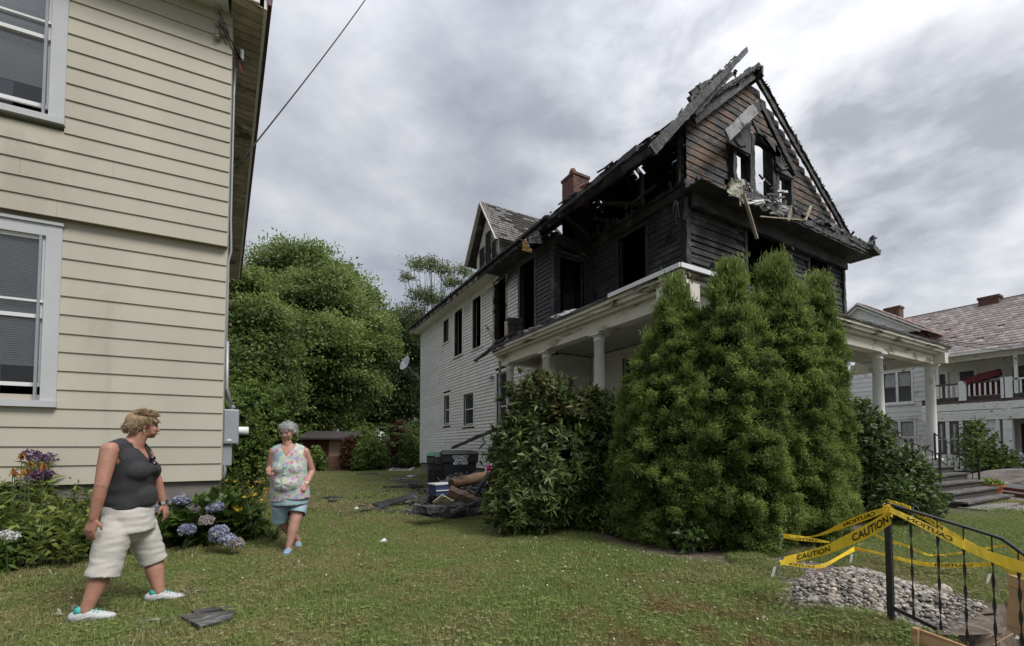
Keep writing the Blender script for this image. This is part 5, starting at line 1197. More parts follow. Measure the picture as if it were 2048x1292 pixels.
def rhr_extra(t, C, N):
    i = rng.choice(len(C), len(C)//4); rosettes('new_growth', C[i]+unit(N[i])*.05, N[i]+np.array([0, 0, .5]), L_RHOL, t, .10, .03, 7, spread=1.3)
rb_ = onD(1738, 900, 8.0)*Vector((1, 1, 0))
shrub('rhododendron', 'rounded rhododendron sloping down between the arborvitae and the porch steps', 'shrub', rb_, [(vw(0, -.2, .1, .95), (.62, .7, .95)), (vw(0, -.25, .1, 1.6), (.5, .5, .5)), (vw(0, .28, -.1, .72), (.48, .55, .58)), (vw(0, .52, -.25, .32), (.38, .45, .32)), (vw(0, -.1, -.6, .4), (.6, .5, .4))], 2300, L_RHO, .10, .032, 9, rhr_extra, inner=.65)
rb_ = onZ(1385, 1108)
shrub('young_shrub', 'small broad-leaved shrub on bare soil in front of the arborvitae', 'shrub', rb_, [(vw(0, 0, .15, .2), (.30, .24, .2)), (vw(0, -.08, .2, .36), (.16, .14, .12))], 230, L_BSH, .085, .05, 5, stems=5, core=False, inner=.2)
rb_ = onZ(1185, 1062)
shrub('hosta_clump', 'pale green leafy clump at the foot of the twiggy shrub', 'plant', rb_, [(vw(0, 0, .1, .18), (.28, .25, .2))], 130, L_RHOL, .11, .045, 5, stems=3, core=False, inner=.2)
rb_ = onZ(1235, 1070)
shrub('weedy_undergrowth', 'low dark weeds around the foot of the arborvitae row', 'plant', rb_, [(vw(0, -.1, .25, .28), (.45, .3, .32)), (vw(0, .4, .15, .06), (.7, .2, .08))], 520, L_BSH, .06, .03, 6, stems=8, core=False, inner=.2)
rb_ = onD(1968, 900, 17.5)*Vector((1, 1, 0))
shrub('lilac_bush', 'loose green bush growing in front of the slate-roofed house', 'bush', rb_, [(vw(0, 0, 0, .75), (1.1, .9, .8)), (vw(0, -.25, 0, 1.5), (.7, .6, .7)), (vw(0, .5, 0, .7), (.9, .7, .6)), (vw(0, -.3, 0, 2.1), (.35, .35, .35))], 1500, L_BSH, .09, .055, 6, stems=16, core=False, inner=.3)

def tree(name, label, base, h, lobes, nclump, per, mat, L=.26, csize=.35, trunk=.22, cat='tree', group=None, limbs=True, flat=.6, lower=-.75, inner=.55, W=None, coref=.55):
    base = Vector(base); t = thing(name, label, cat, base, 0, group); m = MB(); top = base+Vector((0, 0, h*.62))
    m.tube([base, base+Vector((.1, .05, h*.25)), base+Vector((-.1, .1, h*.45)), top], [trunk, trunk*.8, trunk*.6, trunk*.3], 8)
    cen = [base+Vector(o) for o, r in lobes]
    if limbs:
        for c in cen:
            s = base+Vector((0, 0, max(h*.18, min(c.z-1, h*.5)*rnd.uniform(.5, .85)))); m.tube([s, s.lerp(c, .5)+Vector((0, 0, .3)), c], [trunk*.45, trunk*.3, trunk*.12], 6)
            for k in range(4):
                e = c+Vector((rnd.uniform(-1, 1), rnd.uniform(-1, 1), rnd.uniform(-.3, 1)))*min(1.5, .8*max(.7, h/14)); m.tube([s.lerp(c, .6), (s.lerp(c, .6)+e)/2+Vector((0, 0, .2)), e], trunk*.14, 4, .015)
    m.build('trunk', BARK, t); tot = sum(r[0]*r[2] for _, r in lobes); Cs, Ns, Ts = [], [], []
    for o, r in lobes:
        C, N = ell_points(int(nclump*r[0]*r[2]/tot), base+Vector(o), r, inner, lower)
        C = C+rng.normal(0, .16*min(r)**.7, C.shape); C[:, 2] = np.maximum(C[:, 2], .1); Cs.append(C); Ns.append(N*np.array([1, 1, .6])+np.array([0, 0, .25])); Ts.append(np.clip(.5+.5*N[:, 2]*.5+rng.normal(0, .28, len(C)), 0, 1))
    if coref:
        c_ = MB()
        for o, r in lobes: c_.ball(base+Vector(o), [x*coref for x in r], 10, 7, jag=.25)
        c_.build('inner_shade_foliage', mat, t)
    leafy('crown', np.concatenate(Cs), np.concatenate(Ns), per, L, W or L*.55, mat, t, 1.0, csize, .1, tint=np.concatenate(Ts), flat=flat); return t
def lob(px, py, D, r, base, ry=None, rz=None):
    """lobe centred on a photo pixel at depth D, radii in metres"""
    p = onD(px, py, D)-Vector(base); return ((p.x, p.y, p.z), (r, ry or r, rz or r*.75))
g_ = 'trees beyond the back garden'
D = 31; b = onD(640, 900, D)*Vector((1, 1, 0))
tree('maple_tree', 'broad bright green maple at the back of the garden, between the two houses', b, 12, [lob(600, 610, D, 2.2, b), lob(650, 600, D, 2.2, b), lob(700, 640, D+.5, 2.2, b), lob(560, 680, D-1, 2.4, b), lob(640, 690, D-2.2, 2.8, b), lob(720, 700, D-.5, 1.8, b), lob(590, 770, D-1.5, 2.6, b), lob(690, 770, D-1, 2.2, b), lob(640, 830, D-.5, 2.3, b), lob(715, 755, D+.2, 1.6, b), lob(520, 720, D, 2.0, b), lob(755, 655, D, 1.1, b), lob(765, 705, D, 1.2, b), lob(670, 565, D, 1.2, b), lob(742, 775, D, 1.1, b), lob(600, 570, D, 1.1, b)], 1500, 44, L_MAP, .23, .42, .28, group=g_, flat=.34, inner=.62)
D = 43; b = onD(610, 900, D)*Vector((1, 1, 0))
tree('tall_tree', 'tallest tree, airy crown rising behind the maple against the sky', b, 20, [lob(555, 528, D, 2.2, b), lob(605, 520, D, 2.6, b), lob(655, 545, D, 2.4, b), lob(700, 580, D, 2.2, b), lob(520, 570, D, 2.4, b), lob(600, 580, D, 3.2, b), lob(572, 507, D, 1.2, b), lob(630, 503, D, 1.2, b), lob(684, 545, D, 1.2, b), lob(735, 595, D, 1.1, b), lob(520, 530, D, 1.0, b), lob(725, 610, D, 1.8, b), lob(660, 620, D, 3.4, b), lob(560, 620, D, 3, b)], 800, 40, L_MAP, .30, .62, .35, group=g_, inner=.35, coref=.25, flat=.4)
D = 24; b = onD(478, 900, D)*Vector((1, 1, 0))
tree('leafy_tree', 'mid-green tree rising beside the eave of the cream house', b, 10, [lob(490, 570, D, 1.3, b), lob(470, 640, D, 1.9, b), lob(525, 640, D, 1.6, b), lob(500, 720, D, 2.2, b), lob(470, 790, D, 1.8, b), lob(540, 700, D, 1.6, b), lob(545, 790, D, 1.5, b)], 900, 40, L_MAP, .19, .32, .2, group=g_, flat=.36)
D = 40; b = onD(785, 900, D)*Vector((1, 1, 0))
tree('dark_tree', 'dark shaded tree beside the far corner of the white siding', b, 13, [lob(790, 660, D, 2.2, b), lob(760, 700, D, 2.4, b), lob(820, 700, D, 2.4, b), lob(790, 760, D, 3.2, b), lob(760, 820, D, 2.6, b), lob(825, 800, D, 2.6, b), lob(700, 840, D, 2.6, b)], 950, 34, L_DRK, .30, .5, .3, group=g_, flat=.4)
D = 52; b = onD(850, 900, D)*Vector((1, 1, 0))
tree('dark_tree', 'dark tree farther back, its trunk in the gap left of the white siding', b, 14, [lob(840, 680, D, 3.2, b), lob(740, 760, D, 3.6, b), lob(840, 780, D, 3.6, b), lob(700, 790, D, 3, b)], 1300, 13, L_DRK, .4, .5, .35, group=g_)
D = 36; b = onD(868, 900, D)*Vector((1, 1, 0))
tree('locust_tree', 'thin feathery tree above the far end of the burnt roof', b, 17, [lob(862, 530, D, .9, b), lob(835, 530, D, .8, b), lob(890, 540, D, .9, b), lob(815, 555, D, .6, b), lob(905, 565, D, .9, b), lob(840, 590, D, 1.0, b), lob(870, 600, D, 1.2, b), lob(820, 625, D, 1.2, b), lob(860, 650, D, 1.4, b), lob(930, 545, D, .8, b), lob(925, 600, D, 1, b)], 900, 11, L_LOC, .17, .26, .12, group=g_, inner=.1, coref=0, flat=.35)
for i, (px, py, D, r, mt, lab) in enumerate(((500, 845, 13.5, 1.0, L_BSH, 'big light green bush against the wall side of the cream house'), (455, 870, 11, .7, L_BSH, 'dense bush just behind the grey meter box'), (738, 912, 24, .8, L_BSH, 'round bush by the lattice at the garden end'), (632, 919, 23.5, .38, L_BSH, 'low clipped bush left of the white tub'),
        (725, 888, 29, 1.1, L_BSH, 'vine-covered bush over the shed roof'), (770, 905, 28, 1.1, L_DRK, 'dark bush at the end of the lawn'), (820, 905, 27, .8, L_BSH, 'weedy bush next to the white siding corner'), (700, 908, 24, .4, L_REDL, 'reddish shrub in front of the lattice'), (800, 888, 27, .5, L_REDL, 'small reddish shrub beyond the scattered debris'), (590, 862, 30, 1.1, L_DRK, 'dark bush behind the grey-haired woman'))):
    b = onD(px, 900, D)*Vector((1, 1, 0)); z = max(.3, onD(px, py, D).z)
    shrub('garden_bush', lab, 'bush', b, [((0, 0, z), (r, r, max(z, r*.6))), ((r*.7, .3, z*.7), (r*.7, r*.7, z*.7)), ((-r*.6, -.2, z*.6), (r*.6, r*.6, z*.6))], int(900+700*r), mt, .16 if D > 20 else .10, .07 if D > 20 else .045, 7, stems=0, group='bushes at the edge of the lawn')
# sumac with pinnate leaves
b = onD(790, 900, 26)*Vector((1, 1, 0)); t = thing('sumac', 'sumac with long feathery leaves beside the white siding', 'shrub', b); Cs = []; Ns = []
m = MB()
for k in range(46):
    o = Vector((rnd.uniform(-1.9, 1.3), rnd.uniform(-.8, .8), rnd.uniform(1.2, 2.5))); a = rnd.uniform(0, 2*PI); d = Vector((math.cos(a), math.sin(a), .35)); p0 = b+o
    m.tube([p0, p0+d*.45+Vector((0, 0, .05)), p0+d*.9-Vector((0, 0, .12))], .008, 4)
    for q in range(9):
        f = q/8; p = p0+d*(.9*f)+Vector((0, 0, .08*f-.25*f*f)); s = d.cross(Vector((0, 0, 1))).normalized()
        for sg in (-1, 1): Cs.append(p); Ns.append(s*sg+Vector((0, 0, -.15))+d*.3)
for k in range(8): m.tube([b+Vector((rnd.uniform(-.3, .3), 0, 0)), b+Vector((rnd.uniform(-1.4, 1), rnd.uniform(-.6, .6), 1.9))], .03, 5, .015)
m.build('stems', BARK, t); leafy('foliage', Cs, Ns, 1, .2, .06, L_BSH, t, .15, .01, .1)
# far wood closing the horizon
def woods(name, arc, mat, n, zmax, per=12, L=.8):
    C = []; N = []
    for i in range(n):
        a = math.radians(rnd.uniform(*arc)); R_ = rnd.uniform(75, 100); h = zmax*(.75+.25*math.sin(a*23)+.12*math.sin(a*61)); z = rnd.uniform(0, 1)**.8*h
        C.append((math.sin(a)*R_, math.cos(a)*R_, z)); N.append((-math.sin(a), -math.cos(a), .5))
    o = leafy(name, C, N, per, L, L*.6, mat, None, 1., .9, .1); o['kind'] = 'stuff'; tag(o, 'distant dark wood on the horizon', 'wood')
woods('distant_wood', (-30, 32), L_DRK, 2600, 9); woods('distant_wood', (95, 330), L_DRK, 2200, 9, 8, 1.3)
# shed, lattice, far house glimpse
def shed():
    b = onD(652, 905, 25.5); t = thing('garden_shed', 'small dark red shed with a dark roof under the trees', 'shed', (b.x, b.y, 0)); q = math.radians(-20); Mx = Matrix.Translation((b.x, b.y, 0)) @ Matrix.Rotation(q, 4, 'Z')
    RW = M('dark_red_boards', (.08, .022, .018), .8, .3, 5, .3); MB().box((-1.2, 0, 0), (.15, 2, 1.75), Mx).build('wall', RW, t); MB().box((.15, .01, 0), (1.2, 2, 1.75), Mx).build('wall', M('tan_board', (.33, .25, .17), .8), t)
    for k in range(10): MB().box((-1.2+k*.135, -.02, 0), (-1.2+k*.135+.12, -.001, 1.72), Mx).build('board', RW, t)
    MB().prism([Mx @ Vector((-1.6, -.5, 1.72)), Mx @ Vector((1.6, -.5, 1.72)), Mx @ Vector((1.6, 2.3, 2.2)), Mx @ Vector((-1.6, 2.3, 2.2))], (0, 0, .1)).build('roof', M('dark_roof_felt', (.04, .035, .035), .9), t)
    lt = thing('lattice_panel', 'crossed wooden lattice beside the red shed', 'lattice', onZ(668, 920)); a = onD(652, 918, 24); c = onD(694, 918, 24); a.z = .05; c.z = .05; d = c-a; L_ = d.length; m = MB(); LW = M('lattice_wood', (.2, .11, .08), .8); d.normalize()
    n = 12
    for i in range(-5, n+5):
        x0 = i*L_/n
        for s in (1, -1):
            p = x0; q_ = x0+s*.75; lo, hi = 0, 1
            pts = [(p+(q_-p)*f, .75*f) for f in (0, 1)]
            f0 = 0 if 0 <= p <= L_ else ((0-p)/(q_-p) if p < 0 else (L_-p)/(q_-p)); f1 = 1 if 0 <= q_ <= L_ else ((0-p)/(q_-p) if q_ < 0 else (L_-p)/(q_-p))
            if f0 < 0 or f1 > 1.001 or f1 <= f0: continue
            MB().beam(a+d*(p+(q_-p)*f0)+Vector((0, 0, .75*f0)), a+d*(p+(q_-p)*f1)+Vector((0, 0, .75*f1)), .015, .045).build('lattice_slat', LW, lt)
shed()
def far_house():
    b = onD(688, 860, 60); t = thing('distant_house', 'white house barely glimpsed through the trees', 'house', (b.x, b.y, 0)); Mx = Matrix.Translation((b.x, b.y, 0)) @ Matrix.Rotation(-.4, 4, 'Z')
    MB().box((-4, 0, 0), (4, 8, 4.6), Mx).build('wall', WHITEP, t); MB().prism([Mx @ Vector((-4.4, -.4, 4.5)), Mx @ Vector((4.4, -.4, 4.5)), Mx @ Vector((0, -.4, 7.4))], Mx.to_3x3() @ Vector((0, 9, 0))).build('roof', M('grey_roof', (.2, .2, .2), .9), t)
    for x in (-2.5, 0, 2.2):
        w_ = MB().box((x, -.06, 1.2), (x+.9, -.002, 2.7), Mx).build('window', GLASS, t)
far_house()

# ------------------------------------------------------------------ flower bed by the cream house
def flowers_ball(name, c, r, cols, parent, n=150, sz=.022, squash=.8):
    C, N = ell_points(n, c, (r, r, r*squash), .85, -.6); ob = leafy(name, C, N, 4, sz, sz*.9, cols, parent, .9, .006, 0); return ob
F_PUR = leaf_mat('purple_phlox_petal', (.08, .04, .10), (.26, .16, .29), .3, .6); F_BLU = leaf_mat('hydrangea_blue_petal', (.26, .28, .43), (.58, .58, .68), .3, .6, spot=(.50, .42, .24), spot_amt=.22)
F_CRM = leaf_mat('hydrangea_cream_petal', (.38, .33, .30), (.62, .53, .42), .3, .6, spot=(.30, .33, .58), spot_amt=.3); F_ORG = leaf_mat('orange_lily_petal', (.36, .14, .03), (.58, .30, .09), .35, .5); F_YEL = leaf_mat('yellow_lily_petal', (.55, .36, .02), (.80, .62, .10), .35, .5); F_WHT = leaf_mat('white_phlox_petal', (.6, .6, .62), (.8, .8, .82), .3, .6)
def phlox(h, fl, nst=6, mat=L_BED, spread=.16, Ls=.12, Wd=.03):
    t = thing('phlox_plant', '', 'plant'); m = MB(); C = []; N = []; tops = []
    for k in range(nst):
        a = rnd.uniform(0, 2*PI); r = rnd.uniform(.02, spread); b = Vector((math.cos(a)*r, math.sin(a)*r, 0)); hh = h*rnd.uniform(.75, 1.05); e = b*1.7+Vector((rnd.uniform(-.06, .06), rnd.uniform(-.06, .06), hh)); m.tube([b, (b+e)/2+Vector((0, 0, .03)), e], .005, 5, .003); tops.append(e)
        nn = int(hh/.042)
        for i in range(3, nn):
            p = b.lerp(e, i/nn); a2 = i*1.57+k
            for s in (0, PI): C.append(p); N.append((math.cos(a2+s), math.sin(a2+s), rnd.uniform(.05, .7)))
    m.build('stems', M('green_stem', (.06, .08, .03), .7), t); leafy('foliage', C, N, 1, Ls, Wd, mat, t, .35, .012, .25)
    if fl is not None:
        for e in tops[:max(3, nst-2)]:
            o = flowers_ball('flower_head', e+Vector((0, 0, .03)), .062, fl, t, 46, .022, .55)
    return t
protos = [(phlox(1.0, F_PUR), 1), (phlox(.95, None, 8), 0), (phlox(.62, None, 9, L_BED, .18, .13, .034), 0)]
spots = [(-30, 1115, 0, 1.13), (45, 1108, 0, 1.22), (72, 1120, 0, 1.05), (8, 1100, 0, 1.2), (128, 1108, 0, 1.02), (165, 1095, 0, .82), (225, 1100, 1, .7), (0, 1125, 1, .9), (40, 1130, 1, .85), (95, 1128, 1, .8), (135, 1125, 1, .75), (170, 1120, 1, .8), (-40, 1140, 2, .9), (20, 1148, 2, .85), (60, 1146, 2, .9), (105, 1142, 2, .95), (145, 1138, 2, .85), (185, 1128, 2, .8), (215, 1118, 2, .75), (245, 1110, 2, .7), (-5, 1150, 2, .7), (270, 1105, 2, .6), (70, 1100, 1, .9), (110, 1105, 1, .9), (-10, 1108, 1, 1.0), (20, 1112, 1, 1.0), (200, 1108, 1, .75)]
labs = ['tall purple phlox at the very left edge of the flower bed', 'tallest purple phlox, beside the orange buds', 'purple phlox just right of the orange buds', 'purple phlox behind the left end of the bed', 'purple phlox standing alone against the cream boards', 'short purple phlox nearest the blonde woman']
for i, (px, py, k, s) in enumerate(spots):
    o = protos[k][0]
    used = o.get('placed'); o2 = copy_tree(o) if used else o; o['placed'] = 1
    s *= 1.12; o2.location = onZ(px, py); o2.rotation_euler = (0, 0, rnd.uniform(0, 6.28)); o2.scale = (s, s, s)
    o2['label'] = labs[i] if i < 6 else ('leafy flowerless stems in the middle of the bed' if k == 1 else 'low leafy clump along the front of the bed'); o2['group'] = ('purple phlox', 'leafy stems in the bed', 'low clumps in the bed')[k]
for o in list(bpy.data.objects):
    if 'placed' in o: del o['placed']
t = shrub('lime_plant', 'yellow-green leafy plant at the lower left corner', 'plant', onZ(25, 1148), [(vw(0, 0, 0, .2), (.22, .2, .18))], 60, L_RHOL, .14, .03, 6, stems=4, core=False, inner=.2)
t = thing('white_phlox', 'white flower cluster low at the left edge', 'flower', onD(12, 1070, 4.15)); flowers_ball('flower_head', onD(12, 1072, 4.15), .075, F_WHT, t, 60, .02, .5); MB().tube([onD(12, 1078, 4.15), onD(15, 1140, 4.2)], .005, 5).build('stem', MATS['green_stem'], t)
t = thing('orange_lilies', 'orange lily buds among the purple phlox', 'flower', onD(45, 930, 4.5))
for px, py, k in ((44, 905, 1), (30, 940, 1), (60, 920, 1), (52, 935, 1), (26, 935, 0), (88, 925, 0)):
    p = onD(px, py, 4.5); leafy('lily_bloom', [p]*3, [(0, 0, -1), (.3, 0, -1), (0, .3, -.8)], 3, .09, .025, F_ORG, t, .4, .004, 0); MB().tube([p, p-Vector((0, 0, .5))], .004, 4).build('stem', MATS['green_stem'], t)
# hydrangea
hb = onZ(395, 1098); t = thing('hydrangea', 'blue and cream mophead hydrangea at the foundation corner of the cream house', 'shrub', hb)
C, N = ell_points(210, hb+Vector((0, 0, .24))+Fh*.32, (.50, .42, .33), .45, -.5); C[:, 2] = np.maximum(C[:, 2], .04); leafy('foliage', C, N+np.array([0, 0, .6]), 3, .17, .13, L_HYD, t, .8, .05, .15, up=(0, 0, 1))
C, N = ell_points(60, hb+Vector((0, 0, .15))-Rv*.25, (.5, .3, .2), .45, -.3); C[:, 2] = np.maximum(C[:, 2], .03); leafy('foliage', C, N+np.array([0, 0, .6]), 3, .15, .11, L_HYD, t, .8, .05, .15, up=(0, 0, 1))
for px, py, r, k, dd in ((363, 1000, .085, 0, 5.7), (352, 1014, .10, 1, 5.8), (388, 1017, .075, 1, 5.75), (324, 1018, .08, 0, 5.7), (431, 1016, .10, 0, 5.75), (413, 1041, .07, 1, 5.5), (374, 1060, .085, 0, 5.35), (438, 1064, .10, 0, 5.35), (456, 1080, .085, 0, 5.3), (472, 1087, .075, 1, 5.25), (432, 1075, .06, 0, 5.35)):
    p = onD(px, py, dd-.12); r *= .85; flowers_ball('flower_head', p, r, (F_BLU, F_CRM)[k], t, 120, .026, .75); MB().tube([p, (p+hb)/2+Vector((0, 0, .08)), hb], .006, 5).build('stem', MATS['green_stem'], t)
    MB().ball(p, r*.75, 8, 6).build('flower_core', (F_BLU, F_CRM)[k], t)
# daylilies along the side
def daylily(fl):
    t = thing('daylily', '', 'flower'); V = []; Q = []; T = []
    for k in range(46):
        a = rnd.uniform(0, 2*PI); l = rnd.uniform(.35, .6); w = .012; d = Vector((math.cos(a), math.sin(a), 0)); s = Vector((-d.y, d.x, 0)); n = 5; b = len(V); r0 = rnd.uniform(0, .05); out = rnd.uniform(.4, .95)
        for i in range(n+1):
            f = i/n; p = d*(r0+l*out*f*f*.9+.03*f)+Vector((0, 0, l*(1.15*f-.85*f**2.6*out))); ww = w*(1-f)**.5+.0005; V += [p-s*ww, p+s*ww]
            if i: Q.append((b+2*i-2, b+2*i-1, b+2*i+1, b+2*i)); T.append(rnd.random())
    link('foliage', np_mesh('foliage', [tuple(v) for v in V], Q, T), t, L_LILY); m = MB(); C = []; N = []
    for k in range(3):
        a = rnd.uniform(0, 6.28); e = Vector((math.cos(a)*.2, math.sin(a)*.2, rnd.uniform(.4, .62))); m.tube([(0, 0, 0), e*.5+Vector((0, 0, .1)), e], .004, 4)
        for q in range(7): a2 = q*.9; C.append(e); N.append((math.cos(a2), math.sin(a2), .5+.3*rnd.random()))
    m.build('stems', MATS['green_stem'], t); leafy('blooms', C, N, 1, .062, .022, fl, t, .1, .004, .3); return t
dl = [daylily(F_YEL), daylily(F_ORG)]
for i, (px, py, k, s) in enumerate([(505, 1088, 0, 1.05), (470, 1060, 1, 1.0), (530, 1075, 0, .9), (548, 1088, 0, .75), (490, 1035, 0, 1.1), (520, 1040, 1, 1.0), (462, 1012, 0, 1.2), (505, 1008, 0, 1.0), (475, 985, 1, 1.1), (500, 975, 0, 1.2), (520, 990, 0, 1.0), (485, 960, 1, 1.3), (510, 955, 0, 1.3), (500, 1062, 0, 1.1)]):
    used = dl[k].get('placed'); o2 = copy_tree(dl[k]) if used else dl[k]; dl[k]['placed'] = 1
    o2.location = onZ(px, py); o2.rotation_euler = (0, 0, rnd.uniform(0, 6.28)); o2.scale = (s, s, s); o2['group'] = ('yellow daylilies', 'orange daylilies')[k]; o2['label'] = ('yellow', 'orange')[k]+'-flowered daylily clump in the side bed between the two women'
for o in dl: del o['placed']
for i, (px, py, r) in enumerate(((462, 1045, .38), (455, 1000, .45), (478, 940, .5), (455, 960, .4))):
    shrub('bed_shrub', 'dark small-leaved filler shrub along the side wall bed', 'plant', onZ(px, py), [((0, 0, r*.8), (r, r, r*.85))], 330, L_LILY, .07, .028, 7, stems=3, core=False, inner=.2, group='filler shrubs along the side wall')

# ------------------------------------------------------------------ grass
def gn_scatter(name, pts, protos, smin, smax, label, zrot=True, cat='grass'):
    me = bpy.data.meshes.new(name); me.from_pydata([tuple(p) for p in pts], [], []); o = link(name, me)
    ng = bpy.data.node_groups.new(name+'_nodes', 'GeometryNodeTree'); ng.interface.new_socket('Geometry', in_out='INPUT', socket_type='NodeSocketGeometry'); ng.interface.new_socket('Geometry', in_out='OUTPUT', socket_type='NodeSocketGeometry')
    N = ng.nodes.new; Lk = ng.links.new; gi = N('NodeGroupInput'); go = N('NodeGroupOutput'); col = bpy.data.collections.new(name+'_kinds')
    for p in protos: col.objects.link(p)
    ci = N('GeometryNodeCollectionInfo'); ci.inputs['Collection'].default_value = col; ci.inputs['Separate Children'].default_value = True; ci.inputs['Reset Children'].default_value = True
    ip = N('GeometryNodeInstanceOnPoints'); ip.inputs['Pick Instance'].default_value = True; Lk(gi.outputs[0], ip.inputs['Points']); Lk(ci.outputs[0], ip.inputs['Instance'])
    rv = N('FunctionNodeRandomValue'); rv.data_type = 'FLOAT_VECTOR'; rv.inputs[0].default_value = (-.07, -.07, 0); rv.inputs[1].default_value = (.07, .07, 6.283); Lk(rv.outputs[0], ip.inputs['Rotation'])
    rs = N('FunctionNodeRandomValue'); rs.data_type = 'FLOAT'; rs.inputs[2].default_value = smin; rs.inputs[3].default_value = smax; rs.inputs['Seed'].default_value = 3; Lk(rs.outputs[1], ip.inputs['Scale'])
    Lk(ip.outputs[0], go.inputs[0]); md = o.modifiers.new('scatter', 'NODES'); md.node_group = ng; o['kind'] = 'stuff'; tag(o, label, cat); return o
def grass_mat():
    m, nt, b = new_mat('grass_blade'); a = nt.nodes.new('ShaderNodeAttribute'); a.attribute_name = 'tint'; p = pos(nt)
    n1 = nnoise(nt, .55, 4, .6, p); n2 = nnoise(nt, 2.6, 4, .6, p)
    g1 = ramp(nt, a.outputs['Fac'], [(0, (.10, .13, .038)), (.6, (.25, .31, .10)), (1, (.45, .51, .20))])
    g2 = ramp(nt, a.outputs['Fac'], [(0, (.15, .145, .06)), (.55, (.34, .30, .145)), (1, (.55, .48, .27))])
    rd = ramp(nt, a.outputs['Fac'], [(0, (.12, .06, .025)), (.6, (.27, .15, .07)), (1, (.36, .26, .13))])
    # lusher along the bed, drier to the left and in the foreground patch
    def spot(x, y, r, soft):
        v = nt.nodes.new('ShaderNodeVectorMath'); v.operation = 'DISTANCE'; nt.links.new(p, v.inputs[0]); v.inputs[1].default_value = (x, y, 0); return maprange(nt, v.outputs['Value'], r-soft, r+soft, 1., 0.)
    l1 = onZ(1180, 1105); l2 = onZ(1640, 1200); l4 = onZ(960, 1060); r1 = onZ(1440, 1265); l3 = onZ(1950, 1080)
    lush = mmath(nt, 'MAXIMUM', mmath(nt, 'MAXIMUM', spot(l1.x, l1.y, 1.3, 1.0), spot(l2.x, l2.y, .75, .5)), mmath(nt, 'MAXIMUM', spot(l4.x, l4.y, .7, .8), spot(l3.x, l3.y, 2.4, .8)))
    dry = maprange(nt, mmath(nt, 'ADD', n1, mmath(nt, 'MULTIPLY', mmath(nt, 'SUBTRACT', n2, .5), .8)), .38, .62)
    dry = mmath(nt, 'SUBTRACT', dry, mmath(nt, 'MULTIPLY', lush, .85), clamp=True); dry = mmath(nt, 'ADD', mmath(nt, 'MULTIPLY', dry, .75), .02, clamp=True)
    c = mixc(nt, dry, g1, g2); red = mmath(nt, 'MULTIPLY', spot(r1.x, r1.y, .7, .6), maprange(nt, n2, .42, .62)); c = mixc(nt, mmath(nt, 'MULTIPLY', red, .75), c, rd)
    n3 = nnoise(nt, 1.7, 3, .5, p); c = mixc(nt, maprange(nt, n3, .62, .72, 0., .5), c, rd)
    nt.links.new(c, b.inputs['Base Color']); b.inputs['Roughness'].default_value = .6; b.inputs['Specular IOR Level'].default_value = .25
    tr = nt.nodes.new('ShaderNodeBsdfTranslucent'); nt.links.new(c, tr.inputs[0]); mx = nt.nodes.new('ShaderNodeMixShader'); mx.inputs[0].default_value = .42
    nt.links.new(b.outputs[0], mx.inputs[1]); nt.links.new(tr.outputs[0], mx.inputs[2]); nt.links.new(mx.outputs[0], nt.nodes['Material Output'].inputs[0]); return m
GRASS = grass_mat()
def grass_proto(n, size, h, w, clover=0, hs=1.):
    P = np.stack([rng.uniform(-size/2, size/2, n), rng.uniform(-size/2, size/2, n), np.zeros(n)], 1); a = rng.uniform(0, 2*PI, n); hh = h*rng.uniform(.45, 1.15, n)*hs; ln = hh*rng.uniform(.05, .75, n)
    d = np.stack([np.cos(a), np.sin(a), np.zeros(n)], 1); s = np.stack([-np.sin(a+rng.normal(0, .6, n)), np.cos(a), np.zeros(n)], 1); z = np.array([0, 0, 1.])
    m = P+d*(ln*.35)[:, None]+z*(hh*.6)[:, None]; t = P+d*ln[:, None]+z*(hh*rng.uniform(.8, 1, n))[:, None]; ww = (w*rng.uniform(.7, 1.3, n))[:, None]/2
    V = np.stack([P-s*ww, P+s*ww, m+s*ww*.8, m-s*ww*.8, t], 1).reshape(-1, 3); k = np.arange(n)*5; Q = np.stack([k, k+1, k+2, k+3], 1); T = np.stack([k+3, k+2, k+4], 1); tint = np.concatenate([np.clip(rng.normal(.45, .25, n), 0, 1)]*2)
    if clover:
        c = np.repeat(np.stack([rng.uniform(-size/2, size/2, clover), rng.uniform(-size/2, size/2, clover), rng.uniform(.5, .9, clover)*h], 1), 3, 0); m_ = len(c); an = np.tile([0, 2.09, 4.19], clover)+np.repeat(rng.uniform(0, 6, clover), 3)
        V2, Q2 = leaf_quads(c, np.stack([np.cos(an), np.sin(an), rng.uniform(-.1, .3, m_)], 1), np.tile([0, 0, 1.], (m_, 1)), .014, .016); Q = np.concatenate([Q, Q2+len(V)]); V = np.concatenate([V, V2]); tint = np.concatenate([tint[:n], np.repeat(rng.uniform(.25, .75, clover), 3), tint[n:]])
    o = bpy.data.objects.new('grass_tuft', np_mesh('grass_tuft', V, Q, tint, T)); o.data.materials.append(GRASS); return o
nearp = [grass_proto(520, .34, .046, .0030, 7), grass_proto(520, .34, .056, .0030, 2), grass_proto(430, .34, .042, .0032, 22)]
tallp = [grass_proto(120, .26, .10, .0045, 0), grass_proto(150, .26, .08, .0045, 20)]
farp = [grass_proto(520, .8, .055, .007, 20), grass_proto(520, .8, .05, .007, 12)]
bare = [bed_poly, dirt_poly, gravel_poly]; x0, x1, y0, y1 = PIT
def ok(x, y, m=0.):
    if x0-.05 < x < x1+.05 and y < y1+.05: return False
    if any(inside(x, y, q) for q in bare): return False
    if x < .05-.4 and y > 6.6 and x > -8: 
        if y > 7.0: return False
    if x > 5.3 and y > 4.4 and x < 16.0 and y < 21 and not (x < 6.6 and y > 10.6): return False
    if 12.4 < x < 15.8 and y > 2.95: return False
    return True
